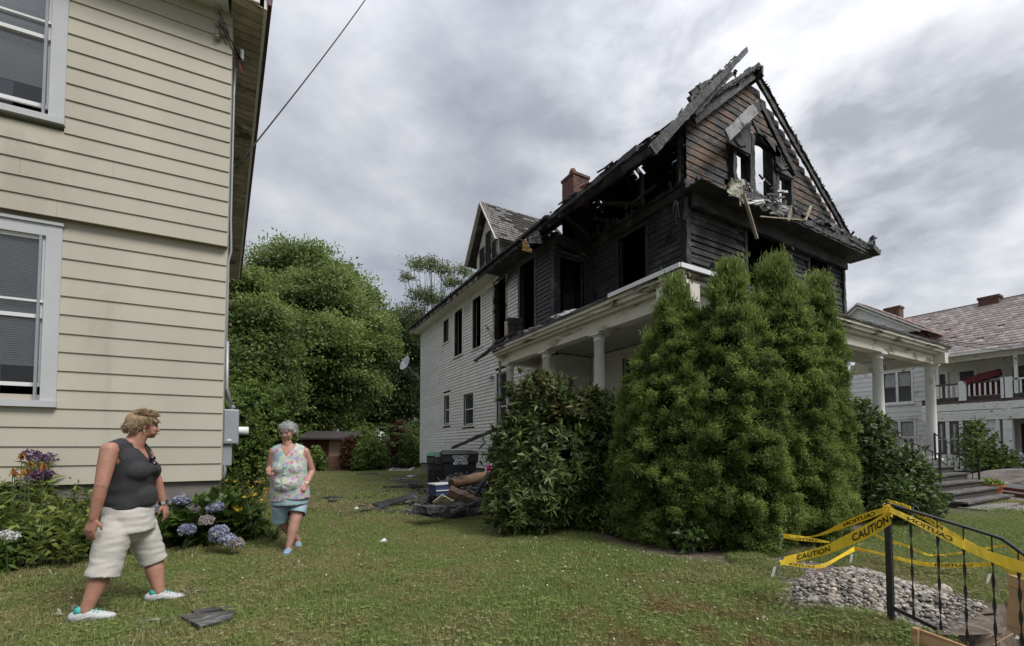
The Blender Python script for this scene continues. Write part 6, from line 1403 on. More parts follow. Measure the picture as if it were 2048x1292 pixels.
def field(n, d0, d1, px0, px1, thin=0.):
    out = []
    while len(out) < n:
        D = math.sqrt(rnd.uniform(d0*d0, d1*d1)); px = rnd.uniform(px0, px1); p = Fh*D+Rv*((px-1024)/880*D)
        if ok(p.x, p.y) and not (inside(p.x, p.y, ash_poly) and rnd.random() < .7): out.append((p.x, p.y, .0))
    return out
gn_scatter('lawn_grass', field(3600, 2.3, 8.0, -150, 2200), nearp, .85, 1.2, 'mown patchy lawn grass with clover between the houses')
gn_scatter('lawn_grass', field(4200, 7.6, 40, -50, 2300, 1), farp, .8, 1.3, 'mown lawn grass running back to the garden end')
edge_pts = []
for (a, b, n, w) in (((1500, 1175), (1720, 1262), 150, .12), ((1660, 1245), (1830, 1292), 60, .1), ((1480, 1118), (1560, 1150), 60, .07), ((1580, 1112), (1760, 1105), 60, .12), ((0, 1165), (300, 1130), 90, .2), ((420, 1100), (560, 1092), 40, .15), ((995, 1030), (1160, 1078), 60, .1), ((1740, 1120), (1950, 1160), 60, .15), ((1960, 1010), (2048, 1006), 30, .1), ((1700, 1240), (1770, 1262), 24, .05)):
    A, B = onZ(*a), onZ(*b)
    for _ in range(n):
        p = A.lerp(B, rnd.random())+Vector((rnd.gauss(0, w), rnd.gauss(0, w), 0)); edge_pts.append(tuple(p))
for _ in range(160):
    p = field(1, 2.4, 7, 0, 2000)[0]; edge_pts.append(p)
gn_scatter('tall_grass', [p for p in edge_pts if not (x0-.03 < p[0] < x1 and p[1] < y1+.03)], tallp, .7, 1.15, 'longer grass tufts along the soil edge and the flower bed')
# white clover heads
cl = MB().ball((0, 0, .045), .008, 6, 4).mesh('clover_head'); clo = bpy.data.objects.new('clover_head', cl); cl.materials.append(M('clover_white', (.6, .58, .54), .8))
cp = [onZ(rnd.gauss(1230, 150), rnd.gauss(1110, 40)) for _ in range(170)]+[onZ(rnd.uniform(1500, 2040), rnd.uniform(1040, 1120)) for _ in range(70)]+[Vector(p) for p in field(60, 2.6, 7, 0, 1900)]
gn_scatter('clover_flowers', [tuple(p) for p in cp if ok(p.x, p.y)], [clo], .6, 1.1, 'tiny white clover flowers scattered through the lawn', cat='clover')
# ------------------------------------------------------------------ people
SKIN = M('tanned_skin', (.33, .165, .115), .55, .12, 25, .12, 160, dirt=(.27, .105, .075), dirt_amt=.2, dscale=9); SKIN2 = M('fair_skin', (.37, .20, .155), .55, .12, 25, .12, 160, dirt=(.31, .13, .10), dirt_amt=.2, dscale=9)
HAIRB = leaf_mat('blonde_hair', (.16, .10, .05), (.52, .40, .25), .1, .5); HAIRG = leaf_mat('grey_hair', (.26, .26, .26), (.62, .62, .61), .1, .5)
SCALPB = M('blonde_hair_mass', (.27, .19, .11), .7, .3, 30, .8, 90); SCALPG = M('grey_hair_mass', (.38, .38, .375), .7, .3, 40, .8, 70)
import mathutils.noise as mno
def nzf(c, s, k=0): return mno.noise(Vector(c)*s+Vector((k, k*2, k*3)))
def loft(mb, pts, rad, side=None, seg=18, ends=True):
    """pts: centres; rad: (a across, b deep) ; side: direction of a"""
    pts = [Vector(p) for p in pts]; n = len(pts); vs = []; fs = []
    for i, p in enumerate(pts):
        d = (pts[min(i+1, n-1)]-pts[max(i-1, 0)]).normalized(); s = Vector(side) if side is not None else d.orthogonal(); s = (s-d*s.dot(d)).normalized(); w = d.cross(s)
        a, b = rad[i] if isinstance(rad[i], (tuple, list)) else (rad[i], rad[i])
        for k in range(seg):
            t = 2*PI*k/seg; vs.append(p+s*(a*math.cos(t))+w*(b*math.sin(t)))
        if i: fs += [((i-1)*seg+k, (i-1)*seg+(k+1) % seg, i*seg+(k+1) % seg, i*seg+k) for k in range(seg)]
    fs += [tuple(range(seg))[::-1], tuple((n-1)*seg+k for k in range(seg))]; mb.add(vs, fs)
    if ends:
        for i in (0, n-1):
            a, b = rad[i] if isinstance(rad[i], (tuple, list)) else (rad[i], rad[i]); mb.ball(pts[i], min(a, b)*.98, 12, 8)
def blob(name, mb, mat, parent, vox=.007, smooth=6, cut=None, thick=0, disp=None):
    o = link(name, mb.mesh(name)); r = o.modifiers.new('r', 'REMESH'); r.mode = 'VOXEL'; r.voxel_size = vox; r.use_smooth_shade = True
    if smooth: s = o.modifiers.new('s', 'SMOOTH'); s.factor = .5; s.iterations = smooth
    dg = bpy.context.evaluated_depsgraph_get(); dg.update(); me = bpy.data.meshes.new_from_object(o.evaluated_get(dg)); bpy.data.objects.remove(o)
    if cut or disp:
        bm = bmesh.new(); bm.from_mesh(me)
        if disp:
            for v in bm.verts: v.co += v.normal*disp(v.co)
        if cut: bmesh.ops.delete(bm, geom=[f for f in bm.faces if cut(f.calc_center_median())], context='FACES')
        bm.to_mesh(me); bm.free()
    me.materials.clear(); me.shade_smooth(); o = link(name, me, parent, mat)
    if thick: s = o.modifiers.new('thick', 'SOLIDIFY'); s.thickness = thick; s.offset = 1
    return o
def hand(mb, wrist, dirn, palm_n, L=.175, curl=.5, side=1, point=False):
    """palm, four unequal bent fingers and a thumb; dirn runs towards the fingertips, palm_n out of the palm"""
    d = Vector(dirn).normalized(); pn = Vector(palm_n); pn = (pn-d*pn.dot(d)).normalized(); s = d.cross(pn)*side
    w = Vector(wrist); pl_ = L*.5
    loft(mb, [w, w+d*pl_*.5, w+d*pl_], [(.024, .019), (.038, .016), (.040, .013)], s, 14)
    for i, (o, l) in enumerate(((.030, .41), (.010, .46), (-.010, .43), (-.029, .34))):
        c = curl*(1+.12*i); c = .05 if (point and i == 0) else c
        p0 = w+d*(pl_*.9)+s*o; p = [p0]; dd = d.copy(); l_ = l*L
        for q, f in ((.42, .6), (.33, 1.0), (.25, 1.0)):
            dd = (dd*math.cos(c*f)+pn*math.sin(c*f)).normalized(); p.append(p[-1]+dd*l_*q); pn2 = pn
        loft(mb, p, [.0095, .009, .0082, .0072], s, 10)
    t0 = w+d*pl_*.2+s*.028; t1 = t0+(d*.55+s*.62+pn*.25).normalized()*.038; t2 = t1+(d*.9+s*.15+pn*.35).normalized()*.032; loft(mb, [t0, t1, t2], [.013, .0105, .0085], pn, 10)
def head(mb, c, f, up=(0, 0, 1), s=1.):
    f = Vector(f).normalized(); u = Vector(up); u = (u-f*u.dot(f)).normalized(); r = f.cross(u); Q = Matrix((r, f, u)).transposed()
    P = lambda x, y, z: Vector(c)+(r*x+f*y+u*z)*s
    def e(p, rad, seg=16): mb.ball(P(*p), [x*s for x in rad], seg, 10, Q)
    e((0, -.012, .022), (.073, .09, .085), 20); e((0, .03, -.03), (.058, .06, .068), 18); e((0, .055, -.082), (.028, .028, .020)); e((0, .02, -.07), (.048, .05, .03))
    e((0, .086, -.020), (.011, .016, .028)); e((0, .102, -.034), (.015, .014, .012)); e((.012, .093, -.036), (.008, .009, .007)); e((-.012, .093, -.036), (.008, .009, .007)); e((0, .080, .022), (.048, .013, .011)); e((0, .082, -.058), (.023, .010, .006)); e((0, .079, -.069), (.020, .010, .006))
    for q in (-1, 1): e((q*.036, .065, -.030), (.024, .018, .022)); e((q*.073, -.012, -.012), (.007, .017, .028)); e((q*.035, .055, -.06), (.022, .02, .02))
    return P, Q
def strands(name, C, D, L, W, mat, parent, n):
    V, Q = leaf_quads(C, D, rdirs(len(C)), L, W, .0); return link(name, np_mesh(name, V, Q, rng.uniform(0, 1, len(C))), parent, mat)
def hair(t, P, s, mat, mass, region, flow, n=1500, L=.05, vol=.008, a=.082, b=.099, h=.096, spread=.22):
    """hair mass over the skull plus lying strands"""
    mb = MB(); pts = []; nn = []
    d = rdirs(n*3); 
    for x, y, z in d:
        if region(x, y, z): pts.append((x, y, z))
    pts = pts[:n]; hb = [P(x*a, y*b-.014, z*h+.022) for x, y, z in pts]
    for (x, y, z), c in list(zip(pts, hb))[:700]: mb.ball(P(x*(a-.024), y*(b-.024)-.014, z*(h-.024)+.022), .031*s, 10, 7)
    blob('hair_mass', mb, mass, t, .006, 10)
    C = np.array([tuple(c) for c in hb]); o = np.array(P(0, 0, 0)); X = np.array(P(1, 0, 0))-o; Y = np.array(P(0, 1, 0))-o; Z = np.array(P(0, 0, 1))-o
    D = np.array([flow(*p) for p in pts])+rng.normal(0, spread, (len(pts), 3)); D = D[:, :1]*X+D[:, 1:2]*Y+D[:, 2:]*Z; nrm = unit(C-np.array(P(0, -.014, .022)))
    strands('hair', C+nrm*rng.uniform(0, vol, (len(C), 1)), unit(D)+nrm*.12, rng.uniform(.6, 1.2, len(C))*L, .004, mat, t, n)

def woman1():
    base = onZ(238, 1222); rd = (Vector((base.x, base.y, 0))).normalized(); rv = Vector((rd.y, -rd.x, 0))     # view right at her, rd = away
    t = thing('person', 'blonde woman in dark sleeveless top and pale shorts, mid-stride by the flower bed', 'person', base)
    def J(px, py, o=0.): return onp(px, py, rd, rd.dot(base)+o)
    f = (rv*.86-rd*.5).normalized(); sd = Vector((-f.y, f.x, 0))         # facing, her left
    sk = MB(); pel = J(257, 1050); ch = J(262, 945); 
    def torso(mb, g):
        loft(mb, [J(259, 1052), J(257, 1034), J(257, 1005), J(260, 972), J(265, 942), J(262, 915), J(262, 897)],
             [(.12+g, .09+g), (.148+g, .12+g), (.148+g, .128+g), (.142+g, .126+g), (.152+g, .134+g), (.158+g, .108+g), (.13+g, .072+g)], sd, 26, False)
        for s in (-1, 1): mb.ball(J(266, 942)+sd*s*.070+f*.060, (.086+g*.7, .086+g*.7, .080+g*.7), 16, 10)
        mb.ball(J(266, 938)+f*.075, (.10, .075, .065), 16, 10)
        mb.ball(J(262, 995)+f*.035, (.13+g, .12+g, .12+g), 16, 10)
    torso(sk, 0)
    shR = J(246, 899)-sd*.150; shL = J(262, 903)+sd*.160
    nk = [J(262, 898), J(271, 882), J(281, 862)]; loft(sk, nk, [.076, .064, .058], sd)
    loft(sk, [shR, shR.lerp(J(264, 886), .6), J(264, 884), shL.lerp(J(264, 886), .6), shL], [.052, .05, .05, .05, .052], f)
    # near (right) arm
    eR = J(203, 972, -.20); wR = J(187, 1038, -.19); loft(sk, [shR, shR.lerp(eR, .45), eR, eR.lerp(wR, .35), wR], [.058, .052, .042, .041, .028], f)
    hand(sk, wR, (J(176, 1072, -.19)-wR), rd*.7+rv*.5, .175, .32, 1)
    eL = J(314, 965, .12); wL = J(327, 1008, .12); loft(sk, [shL, shL.lerp(eL, .5), eL, wL], [.056, .05, .041, .028], f)
    hand(sk, wL, J(338, 1042, .10)-wL, -rv*.8+rd*.5, .17, .4, -1)
    # legs
    fR = onZ(180, 1246); fL = onZ(318, 1206)
    aR = Vector((fR.x, fR.y, .09))-f*.03; aL = Vector((fL.x, fL.y, .09))-f*.0
    kR = J(212, 1128, -.10); kL = J(305, 1118, .10); hR = J(245, 1060)-sd*.085; hL = J(268, 1058)+sd*.085
    loft(sk, [hR, hR.lerp(kR, .5), kR, kR.lerp(aR, .35), aR], [.088, .08, .064, .062, .037], f); loft(sk, [hL, hL.lerp(kL, .5), kL, kL.lerp(aL, .35), aL], [.088, .08, .064, .062, .037], f)
    for a, fr_ in ((aR, f), (aL, f)): loft(sk, [a-Vector((0, 0, .03)), a-Vector((0, 0, .05))+fr_*.08], [.035, .03], sd)
    hf = (rv*.97+rd*.2+Vector((0, 0, -.02))).normalized(); hc = J(287, 851)
    P, Q = head(sk, hc, hf, (0, 0, 1), .99); blob('body', sk, SKIN, t, .0065, 5)
    # shirt: sleeveless, V neck
    sh = MB(); torso(sh, .011); loft(sh, [shR+sd*.03, shR.lerp(J(264, 886), .6), J(264, 884), shL.lerp(J(264, 886), .6), shL-sd*.03], [.062, .06, .06, .06, .062], f); 
    hem = J(257, 1012).z; vz = J(290, 925).z; nz = J(263, 884).z; nc = J(262, 900)
    def cut(c):
        if c.z < hem+.012*math.sin((c-nc).dot(sd)*14): return True
        q = c-nc; a, b = q.dot(sd), q.dot(f)
        if b > .02 and c.z > vz+abs(a)*2.3-.01 and abs(a) < .085: return True
        if c.z > nc.z+.055 and math.hypot(a-.01, b-.01) < .10: return True
        for s_, sp in ((-1, shR), (1, shL)):
            if (c-sp).dot(sd)*s_ > -.012 and (c-sp).length < .125: return True
        return False
    def wr(c): return .009*nzf((c.x*3, c.y*3, c.z*11), 1.6, 2)*max(.15, min(1, (J(262, 940).z-c.z)*6))
    blob('sleeveless_top', sh, M('charcoal_knit', (.030, .030, .034), .9, .15, 30, .25, 300), t, .008, 22, cut, .003, wr)
    # shorts
    st = MB(); loft(st, [J(258, 1008), J(257, 1030), J(258, 1062)], [(.155, .136), (.172, .154), (.168, .155)], sd, 26, False)
    dR = (kR-hR).normalized(); dL = (kL-hL).normalized(); eR_ = hR+dR*.33; eL_ = hL+dL*.31
    loft(st, [hR-dR*.11, hR, hR+dR*.12, eR_], [(.09, .095), (.106, .110), (.10, .105), (.095, .10)], f, 22, False); loft(st, [hL-dL*.11, hL, hL+dL*.12, eL_], [(.09, .095), (.106, .110), (.10, .104), (.092, .096)], f, 22, False); st.ball((hR+hL)/2+Vector((0, 0, -.01)), .10, 14, 8)
    def sw(c):
        return .009*nzf((c.x*3, c.y*3, c.z*7), 1.5, 1)+.005*nzf((c.x*4, c.y*4, c.z*12), 2.6, 5)
    def scut(c):
        for e_, d_, h_ in ((eR_, dR, hR), (eL_, dL, hL)):
            q = c-e_
            if q.dot(d_) > -.006 and (q-d_*q.dot(d_)).length < .10: return True
        return False
    blob('shorts', st, M('pale_khaki_cotton', (.47, .45, .42), .9, .06, 20, .3, 120), t, .008, 4, scut, .004, sw)
    # hair, ear ring, eyes, mouth
    hair(t, P, .99, HAIRB, SCALPB, lambda x, y, z: z > -.62+.55*(y > .1)+(.0 if y < .3 else .35) and not (abs(x) > .75 and -.25 < y < .45 and z < .05), lambda x, y, z: (x*.3, .55-.2*(y < 0)-.8*(z < 0)*(y < 0), -.8+.9*(z > .5)), 3600, .042, .005, .083, .101, .099, .09)
    for q in (-1, 1): MB().ball(P(q*.030, .078, .004), .0095, 8, 6).build('eye', M('eye_dark', (.05, .04, .035), .2), t, smooth=True)
    loft_ = MB(); loft_.ball(P(0, .090, -.063), (.019, .019, .005), 10, 6); loft_.build('lips', M('lips', (.30, .10, .09), .5), t, smooth=True); MB().ball(P(-.076, -.012, -.045), .006, 8, 6).build('earring', M('pearl', (.7, .68, .62), .3), t); MB().ball(P(.076, -.012, -.045), .006, 8, 6).build('earring', MATS['pearl'], t)
    # watch, sunglasses
    for wv, e_, nm in ((wL, eL, 'watch'),):
        d_ = (wv-e_).normalized(); p = wv-d_*.015; MB().tube([p-d_*.014, p+d_*.014], .033, 16).build('watch_strap', M('watch_band', (.03, .03, .035), .35, .3, 60), t); MB().tube([p-rd*.034, p-rd*.040], .016, 12).build('watch_face', M('watch_metal', (.5, .5, .5), .3, metal=.6), t)
    gp = nc+f*.155+Vector((0, 0, -.085))
    for s_, dz in ((-1, 0), (1, -.045)):
        MB().ball(gp+sd*s_*.012+Vector((0, 0, dz+.02)), (.024, .024, .021), 12, 8).build('sunglasses', M('sunglass_lens', (.012, .012, .02), .12, spec=.8), t, smooth=True)
    # shoes
    def shoe(a, fd, mat1, mat2, sole, L=.27, tl=''):
        fd = Vector((fd.x, fd.y, 0)).normalized(); s_ = Vector((-fd.y, fd.x, 0)); b = Vector((a.x, a.y, 0))-fd*.065; m = MB()
        loft(m, [b+Vector((0, 0, .055)), b+fd*.08+Vector((0, 0, .055)), b+fd*.15+Vector((0, 0, .045)), b+fd*(L-.045)+Vector((0, 0, .036))], [(.038, .042), (.041, .046), (.044, .034), (.034, .024)], s_, 18); u = blob('shoe', m, mat1, t, .006, 4)
        m = MB(); loft(m, [b+Vector((0, 0, .014)), b+fd*.1+Vector((0, 0, .013)), b+fd*.18+Vector((0, 0, .013)), b+fd*(L-.03)+Vector((0, 0, .016))], [(.036, .014), (.036, .013), (.045, .013), (.03, .012)], s_, 14); blob('sole', m, sole, u, .006, 2)
        for k in range(5): p = b+fd*(.10+.022*k)+Vector((0, 0, .106-.0105*k)); MB().beam(p-s_*.026+Vector((0, 0, -.008)), p+s_*.026+Vector((0, 0, -.004)), .007, .005).build('lace', mat2, u)
        for q in (-1, 1): MB().beam(b+fd*.03+s_*q*.040+Vector((0, 0, .04)), b+fd*.12+s_*q*.044+Vector((0, 0, .06)), .005, .008, up=(0, 0, 1)).build('side_stripe', sole, u)
        MB().tube([b+fd*.012+Vector((0, 0, .086)), b+fd*.05+Vector((0, 0, .094))], .033, 12).build('collar', mat2, u, smooth=True)
    SH = M('silver_mesh_shoe', (.42, .43, .44), .6, .15, 40, .3, 200); TL = M('teal_laces', (.04, .36, .32), .6); WSO = M('white_sole', (.55, .55, .55), .6)
    shoe(aR, (f+rv*.3), SH, TL, WSO); shoe(aL, (f+rv*.3), SH, TL, WSO)
woman1()

def floral():
    m, nt, b = new_mat('floral_blouse_print'); p = pos(nt)
    base = ramp(nt, nnoise(nt, 9, 3, .5, p, dist=1.2), [(.38, (.18, .34, .31)), (.46, (.40, .43, .40)), (.55, (.44, .44, .28)), (.66, (.22, .36, .35))])
    v = nt.nodes.new('ShaderNodeTexVoronoi'); v.inputs['Scale'].default_value = 15; nt.links.new(p, v.inputs['Vector'])
    pk = maprange(nt, mmath(nt, 'ADD', v.outputs['Distance'], mmath(nt, 'MULTIPLY', nnoise(nt, 60, 2, .5, p), .35)), .42, .56, 1., 0.)
    c = mixc(nt, pk, base, (.46, .15, .29)); v2 = nt.nodes.new('ShaderNodeTexVoronoi'); v2.inputs['Scale'].default_value = 22; mp = nt.nodes.new('ShaderNodeMapping'); mp.inputs['Location'].default_value = (3, 5, 1); nt.links.new(p, mp.inputs[0]); nt.links.new(mp.outputs[0], v2.inputs['Vector'])
    c = mixc(nt, maprange(nt, v2.outputs['Distance'], .30, .38, .8, 0.), c, (.30, .28, .48)); nt.links.new(c, b.inputs['Base Color']); b.inputs['Roughness'].default_value = .8; bump(nt, b, nnoise(nt, 40, 3, .6, p), .2, .005); return m
def woman2():
    base = onZ(582, 1102); rd = Vector((base.x, base.y, 0)).normalized(); rv = Vector((rd.y, -rd.x, 0))
    t = thing('person', 'grey-haired woman in glasses, floral blouse and light blue shorts walking on the lawn', 'person', base)
    def J(px, py, o=0.): return onp(px, py, rd, rd.dot(base)+o)
    f = (-rd*.96-rv*.22).normalized(); sd = Vector((-f.y, f.x, 0))     # sd = her left = picture right
    if sd.dot(rv) < 0: sd = -sd
    sk = MB()
    def torso(mb, g, low=1):
        loft(mb, [J(580, 1010), J(580, 985), J(579, 960), J(578, 930), J(578, 908), J(578, 894)], [(.19+g, .15+g), (.205+g, .165+g), (.195+g, .16+g), (.19+g, .15+g), (.18+g, .11+g), (.12+g, .06+g)], sd, 26, False)
        for s in (-1, 1): mb.ball(J(578, 937)+sd*s*.075+f*.075, (.09+g*.7,)*3, 16, 10)
        mb.ball(J(578, 935)+f*.09, (.12, .075, .08), 16, 10)
        mb.ball(J(579, 968)+f*.06, (.15+g, .14+g, .12+g), 16, 10)
    torso(sk, 0)
    shR = J(547, 903); shL = J(610, 903); loft(sk, [J(578, 898), J(575, 888), J(572, 872)], [.06, .052, .05], sd); loft(sk, [shR, J(578, 893), shL], [.05, .048, .05], f)
    eR = J(540, 938, .05); wR = J(536, 943, -.14); loft(sk, [shR, shR.lerp(eR, .5), eR], [.052, .047, .04], f); loft(sk, [eR, eR.lerp(wR, .5), wR], [.04, .037, .026], Vector((0, 0, 1)))
    hand(sk, wR, (J(534, 944, -.3)-wR)+rv*.04, Vector((0, 0, -.6))+rv*.6, .16, .75, 1, True)
    eL = J(624, 942, .03); wL = J(612, 970, -.13); loft(sk, [shL, shL.lerp(eL, .5), eL], [.052, .048, .041], f); loft(sk, [eL, eL.lerp(wL, .5), wL], [.041, .037, .027], f)
    hand(sk, wL, J(604, 982, -.17)-wL, rd, .155, .9, -1)
    fF = onZ(577, 1108); fB = onZ(596, 1094); aF = Vector((fF.x, fF.y, .085)); aB = Vector((fB.x, fB.y, .085))
    hR_ = J(561, 1010); hL_ = J(599, 1008); kF = J(590, 1042, -.10); kB = J(567, 1048, .08)
    loft(sk, [hL_, hL_.lerp(kF, .5), kF, kF.lerp(aF, .35), aF], [.085, .078, .060, .060, .036], f); loft(sk, [hR_, hR_.lerp(kB, .5), kB, kB.lerp(aB, .35), aB], [.085, .078, .058, .056, .034], f)
    for a in (aF, aB): loft(sk, [a-Vector((0, 0, .03)), a-Vector((0, 0, .05))+f*.08], [.033, .028], sd)
    hf = (f*.93-rv*.25+Vector((0, 0, -.22))).normalized(); hc = J(576, 864); P, Q = head(sk, hc, hf, (0, 0, 1), 1.0); blob('body', sk, SKIN2, t, .0068, 5)
    bl = MB(); torso(bl, .016); loft(bl, [J(581, 1000), J(580, 975)], [(.222, .185), (.215, .178)], sd, 26, False); loft(bl, [shR+sd*.0, J(578, 892), shL-sd*.0], [.058, .056, .058], f)
    nc = J(578, 898); vz = J(578, 914).z; hemL = J(560, 1001).z; hemR = J(600, 990).z
    def cut(c):
        q = c-nc; a, b = q.dot(sd), q.dot(f)
        if c.z < (hemL if a < .01 else hemR-.04+.13*abs(a-.14)): return True
        if b > 0 and c.z > vz+abs(a)*1.5 and abs(a) < .075: return True
        if c.z > nc.z+.03 and math.hypot(a, b) < .075: return True
        for s_, sp in ((-1, shR), (1, shL)):
            if (c-sp).dot(sd)*s_ > .0 and (c-sp).length < .12: return True
        return False
    kn = J(571, 966)+f*.2
    def wr(c):
        q = c-kn; r = math.hypot(q.dot(sd), q.z); an = math.atan2(q.z, q.dot(sd)); return .006*math.sin(an*5+1)*math.exp(-r*6)+.012*nzf((c.x*4, c.y*4, c.z*2.5), 1.8, 3)
    blob('blouse', bl, floral(), t, .008, 12, cut, .004, wr)
    for k in range(5): MB().ball(J(577, 918+k*14)+f*(.185 if k > 0 else .14), .008, 8, 6).build('button', M('pearl', (.7, .68, .62), .3), t)
    st = MB(); loft(st, [J(580, 985), J(580, 1008)], [(.195, .165), (.205, .175)], sd, 24, False)
    dF = (kF-hL_).normalized(); dB = (kB-hR_).normalized(); eF = hL_+dF*.13; eB = hR_+dB*.22-sd*.035
    loft(st, [hL_, hL_+dF*.05, eF], [(.095, .11), (.095, .11), (.098, .11)], sd, 20, False); loft(st, [hR_, hR_+dB*.1, eB], [(.095, .11), (.094, .105), (.092, .10)], sd, 20, False)
    def scut(c):
        for e_, d_ in ((eF, dF), (eB, dB)):
            q = c-e_
            if q.dot(d_) > -.006 and (q-d_*q.dot(d_)).length < .105: return True
        return False
    blob('shorts', st, M('light_blue_cotton', (.26, .38, .44), .9, .07, 20, .3, 120), t, .008, 4, scut, .004, lambda c: .010*nzf(c, 9, 4))
    hair(t, P, 1., HAIRG, SCALPG, lambda x, y, z: z > -.35+(.0 if y < .25 else .62) and not (abs(x) > .7 and 0 < y < .5 and z < .15), lambda x, y, z: (rnd.uniform(-.8, .8), rnd.uniform(-.8, .8), rnd.uniform(-.8, .3)), 2400, .032, .012, .085, .10, .099)
    for q in (-1, 1): MB().ball(P(q*.030, .078, .004), .009, 8, 6).build('eye', MATS['eye_dark'], t, smooth=True)
    MB().ball(P(0, .090, -.063), (.018, .010, .005), 10, 6).build('lips', MATS['lips'], t, smooth=True)
    g = MB()
    for q in (-1, 1):
        pts = [P(q*.032+.024*math.cos(a)*1., .103, .002+.017*math.sin(a)) for a in np.linspace(0, 2*PI, 17)]; g.tube(pts, .0018, 5); g.tube([P(q*.056, .103, .006), P(q*.078, .02, .006), P(q*.078, -.02, .0)], .0018, 5)
    g.tube([P(-.009, .105, .006), P(.009, .105, .006)], .0018, 5); g.build('glasses', M('wire_frame', (.45, .42, .38), .3, metal=.6), t)
    d_ = (wL-eL).normalized(); MB().tube([wL-d_*.03, wL-d_*.012], .031, 16).build('bracelet', M('watch_metal', (.5, .5, .5), .3), t)
    BS = M('blue_canvas_shoe', (.17, .27, .36), .8, .15, 30, .2); WSO = MATS['white_sole']
    for a, fd in ((aF, f), (aB, (f+rv*.25))):
        fd = Vector((fd.x, fd.y, 0)).normalized(); s_ = Vector((-fd.y, fd.x, 0)); b = Vector((a.x, a.y, 0))-fd*.055; m = MB(); loft(m, [b+Vector((0, 0, .042)), b+fd*.07+Vector((0, 0, .042)), b+fd*.13+Vector((0, 0, .04)), b+fd*.2+Vector((0, 0, .032))], [(.036, .03), (.04, .036), (.044, .03), (.034, .02)], s_, 16); u = blob('shoe', m, BS, t, .006, 4)
        m = MB(); loft(m, [b+Vector((0, 0, .012)), b+fd*.1+Vector((0, 0, .012)), b+fd*.21+Vector((0, 0, .013))], [(.036, .012), (.043, .012), (.033, .011)], s_, 14); blob('sole', m, WSO, u, .006, 2)
woman2()
# ------------------------------------------------------------------ debris heap by the bins
def char_box(name, label, c, size, rot, mat, cat='debris', jag=.01): 
    m = MB(); Mx = Matrix.Translation(c) @ Euler(rot).to_matrix().to_4x4(); x, y, z = [s/2 for s in size]
    m.beam(Mx @ Vector((-x, 0, 0)), Mx @ Vector((x, 0, 0)), size[1], size[2], up=Mx.to_3x3() @ Vector((0, 0, 1)), jag=jag, n=8); return tag(m.build(name, mat), label, cat)
def heap(name, label, c, rx, ry, h, mat, n=22, seed=1, rough=.25):
    V = MB(); r2 = random.Random(seed); k = n
    for i in range(k+1):
        for j in range(k+1):
            u, v = i/k*2-1, j/k*2-1; r = math.hypot(u, v); z = max(0, 1-r*r)**.7*h*(.75+rough*math.sin(u*7+seed)+rough*math.sin(v*9+seed*2))+r2.uniform(-1, 1)*h*.12*(r < .95); p = Vector(c)+Rv*(u*rx)+Fh*(v*ry); V.v.append((p.x, p.y, z if r < 1 else -.02))
    V.f = [(i*(k+1)+j, (i+1)*(k+1)+j, (i+1)*(k+1)+j+1, i*(k+1)+j+1) for i in range(k) for j in range(k)]; return tag(V.build(name, mat), label, 'debris')
WETCHAR = charred('wet_charcoal', .22, base=.009)
hp = onZ(938, 1014); heap('charred_heap', 'black heap of burnt rubble between the bins and the rhododendron', hp+Fh*.3, 1.0, .65, .62, WETCHAR, 56, 2, .12)
t = thing('burnt_mattress', 'charred rolled mattress lying at the front of the rubble heap', 'mattress', onZ(960, 1032)); a = onZ(885, 1040)+Vector((0, 0, .05)); b = onZ(1030, 1024)+Vector((0, 0, .12)); MB().beam(a, b, .32, .22, jag=.025, n=22).build('roll', WETCHAR, t, smooth=True); MB().beam(a+Vector((0, 0, .12))+Fh*.1, b+Vector((0, 0, .14))+Fh*.1, .3, .1, jag=.03, n=18).build('layer', WETCHAR, t, smooth=True)
# rolled cushion, board, cooler
t = thing('rolled_carpet', 'brown rolled carpet lying across the top of the debris heap', 'carpet roll', onD(905, 965, 8.0)); a = onD(903, 968, 7.9); b = onD(985, 950, 8.6); d = (b-a)
MB().tube([a, b], .10, 20).build('roll', M('brown_carpet', (.15, .092, .055), .9, .3, 5, .5, 60, dirt=(.05, .035, .025), dirt_amt=.35), t, smooth=True); MB().tube([a-d*.004, a+d*.004], .085, 20).build('roll_end', M('dark_roll_end', (.07, .048, .035), .95, .4, 14, .6), t)
c = onD(881, 972, 8.6); t = thing('cooler', 'blue cooler with a white lid in front of the bins', 'cooler', (c.x, c.y, 0)); Mx = Matrix.Translation((c.x, c.y, c.z-.12)) @ Matrix.Rotation(.15, 4, 'Z')
MB().box((-.19, -.15, -.06), (.22, .15, .14), Mx).build('body', M('blue_plastic', (.035, .05, .125), .5), t, bevel=.015); MB().box((-.21, -.17, .145), (.24, .17, .178), Mx).build('lid', M('grubby_lid', (.38, .39, .42), .6), t, bevel=.012); MB().box((-.18, -.17, .04), (.2, -.155, .055), Mx).build('band', WHITEP, t)
char_box('paper_box', 'tan square carton panel leaning on the rubble', onD(887, 1004, 7.4), (.30, .03, .22), (.7, .5, .2), M('tan_carton', (.36, .31, .21), .85, .15, 6, .2, dirt=(.1, .08, .05), dirt_amt=.3), 'carton')
char_box('brown_cushion', 'brown slab cushion propped under the rolled carpet', onD(925, 992, 7.7), (.5, .22, .12), (.25, .4, -.4), M('brown_vinyl', (.10, .065, .045), .6, .3), 'cushion')
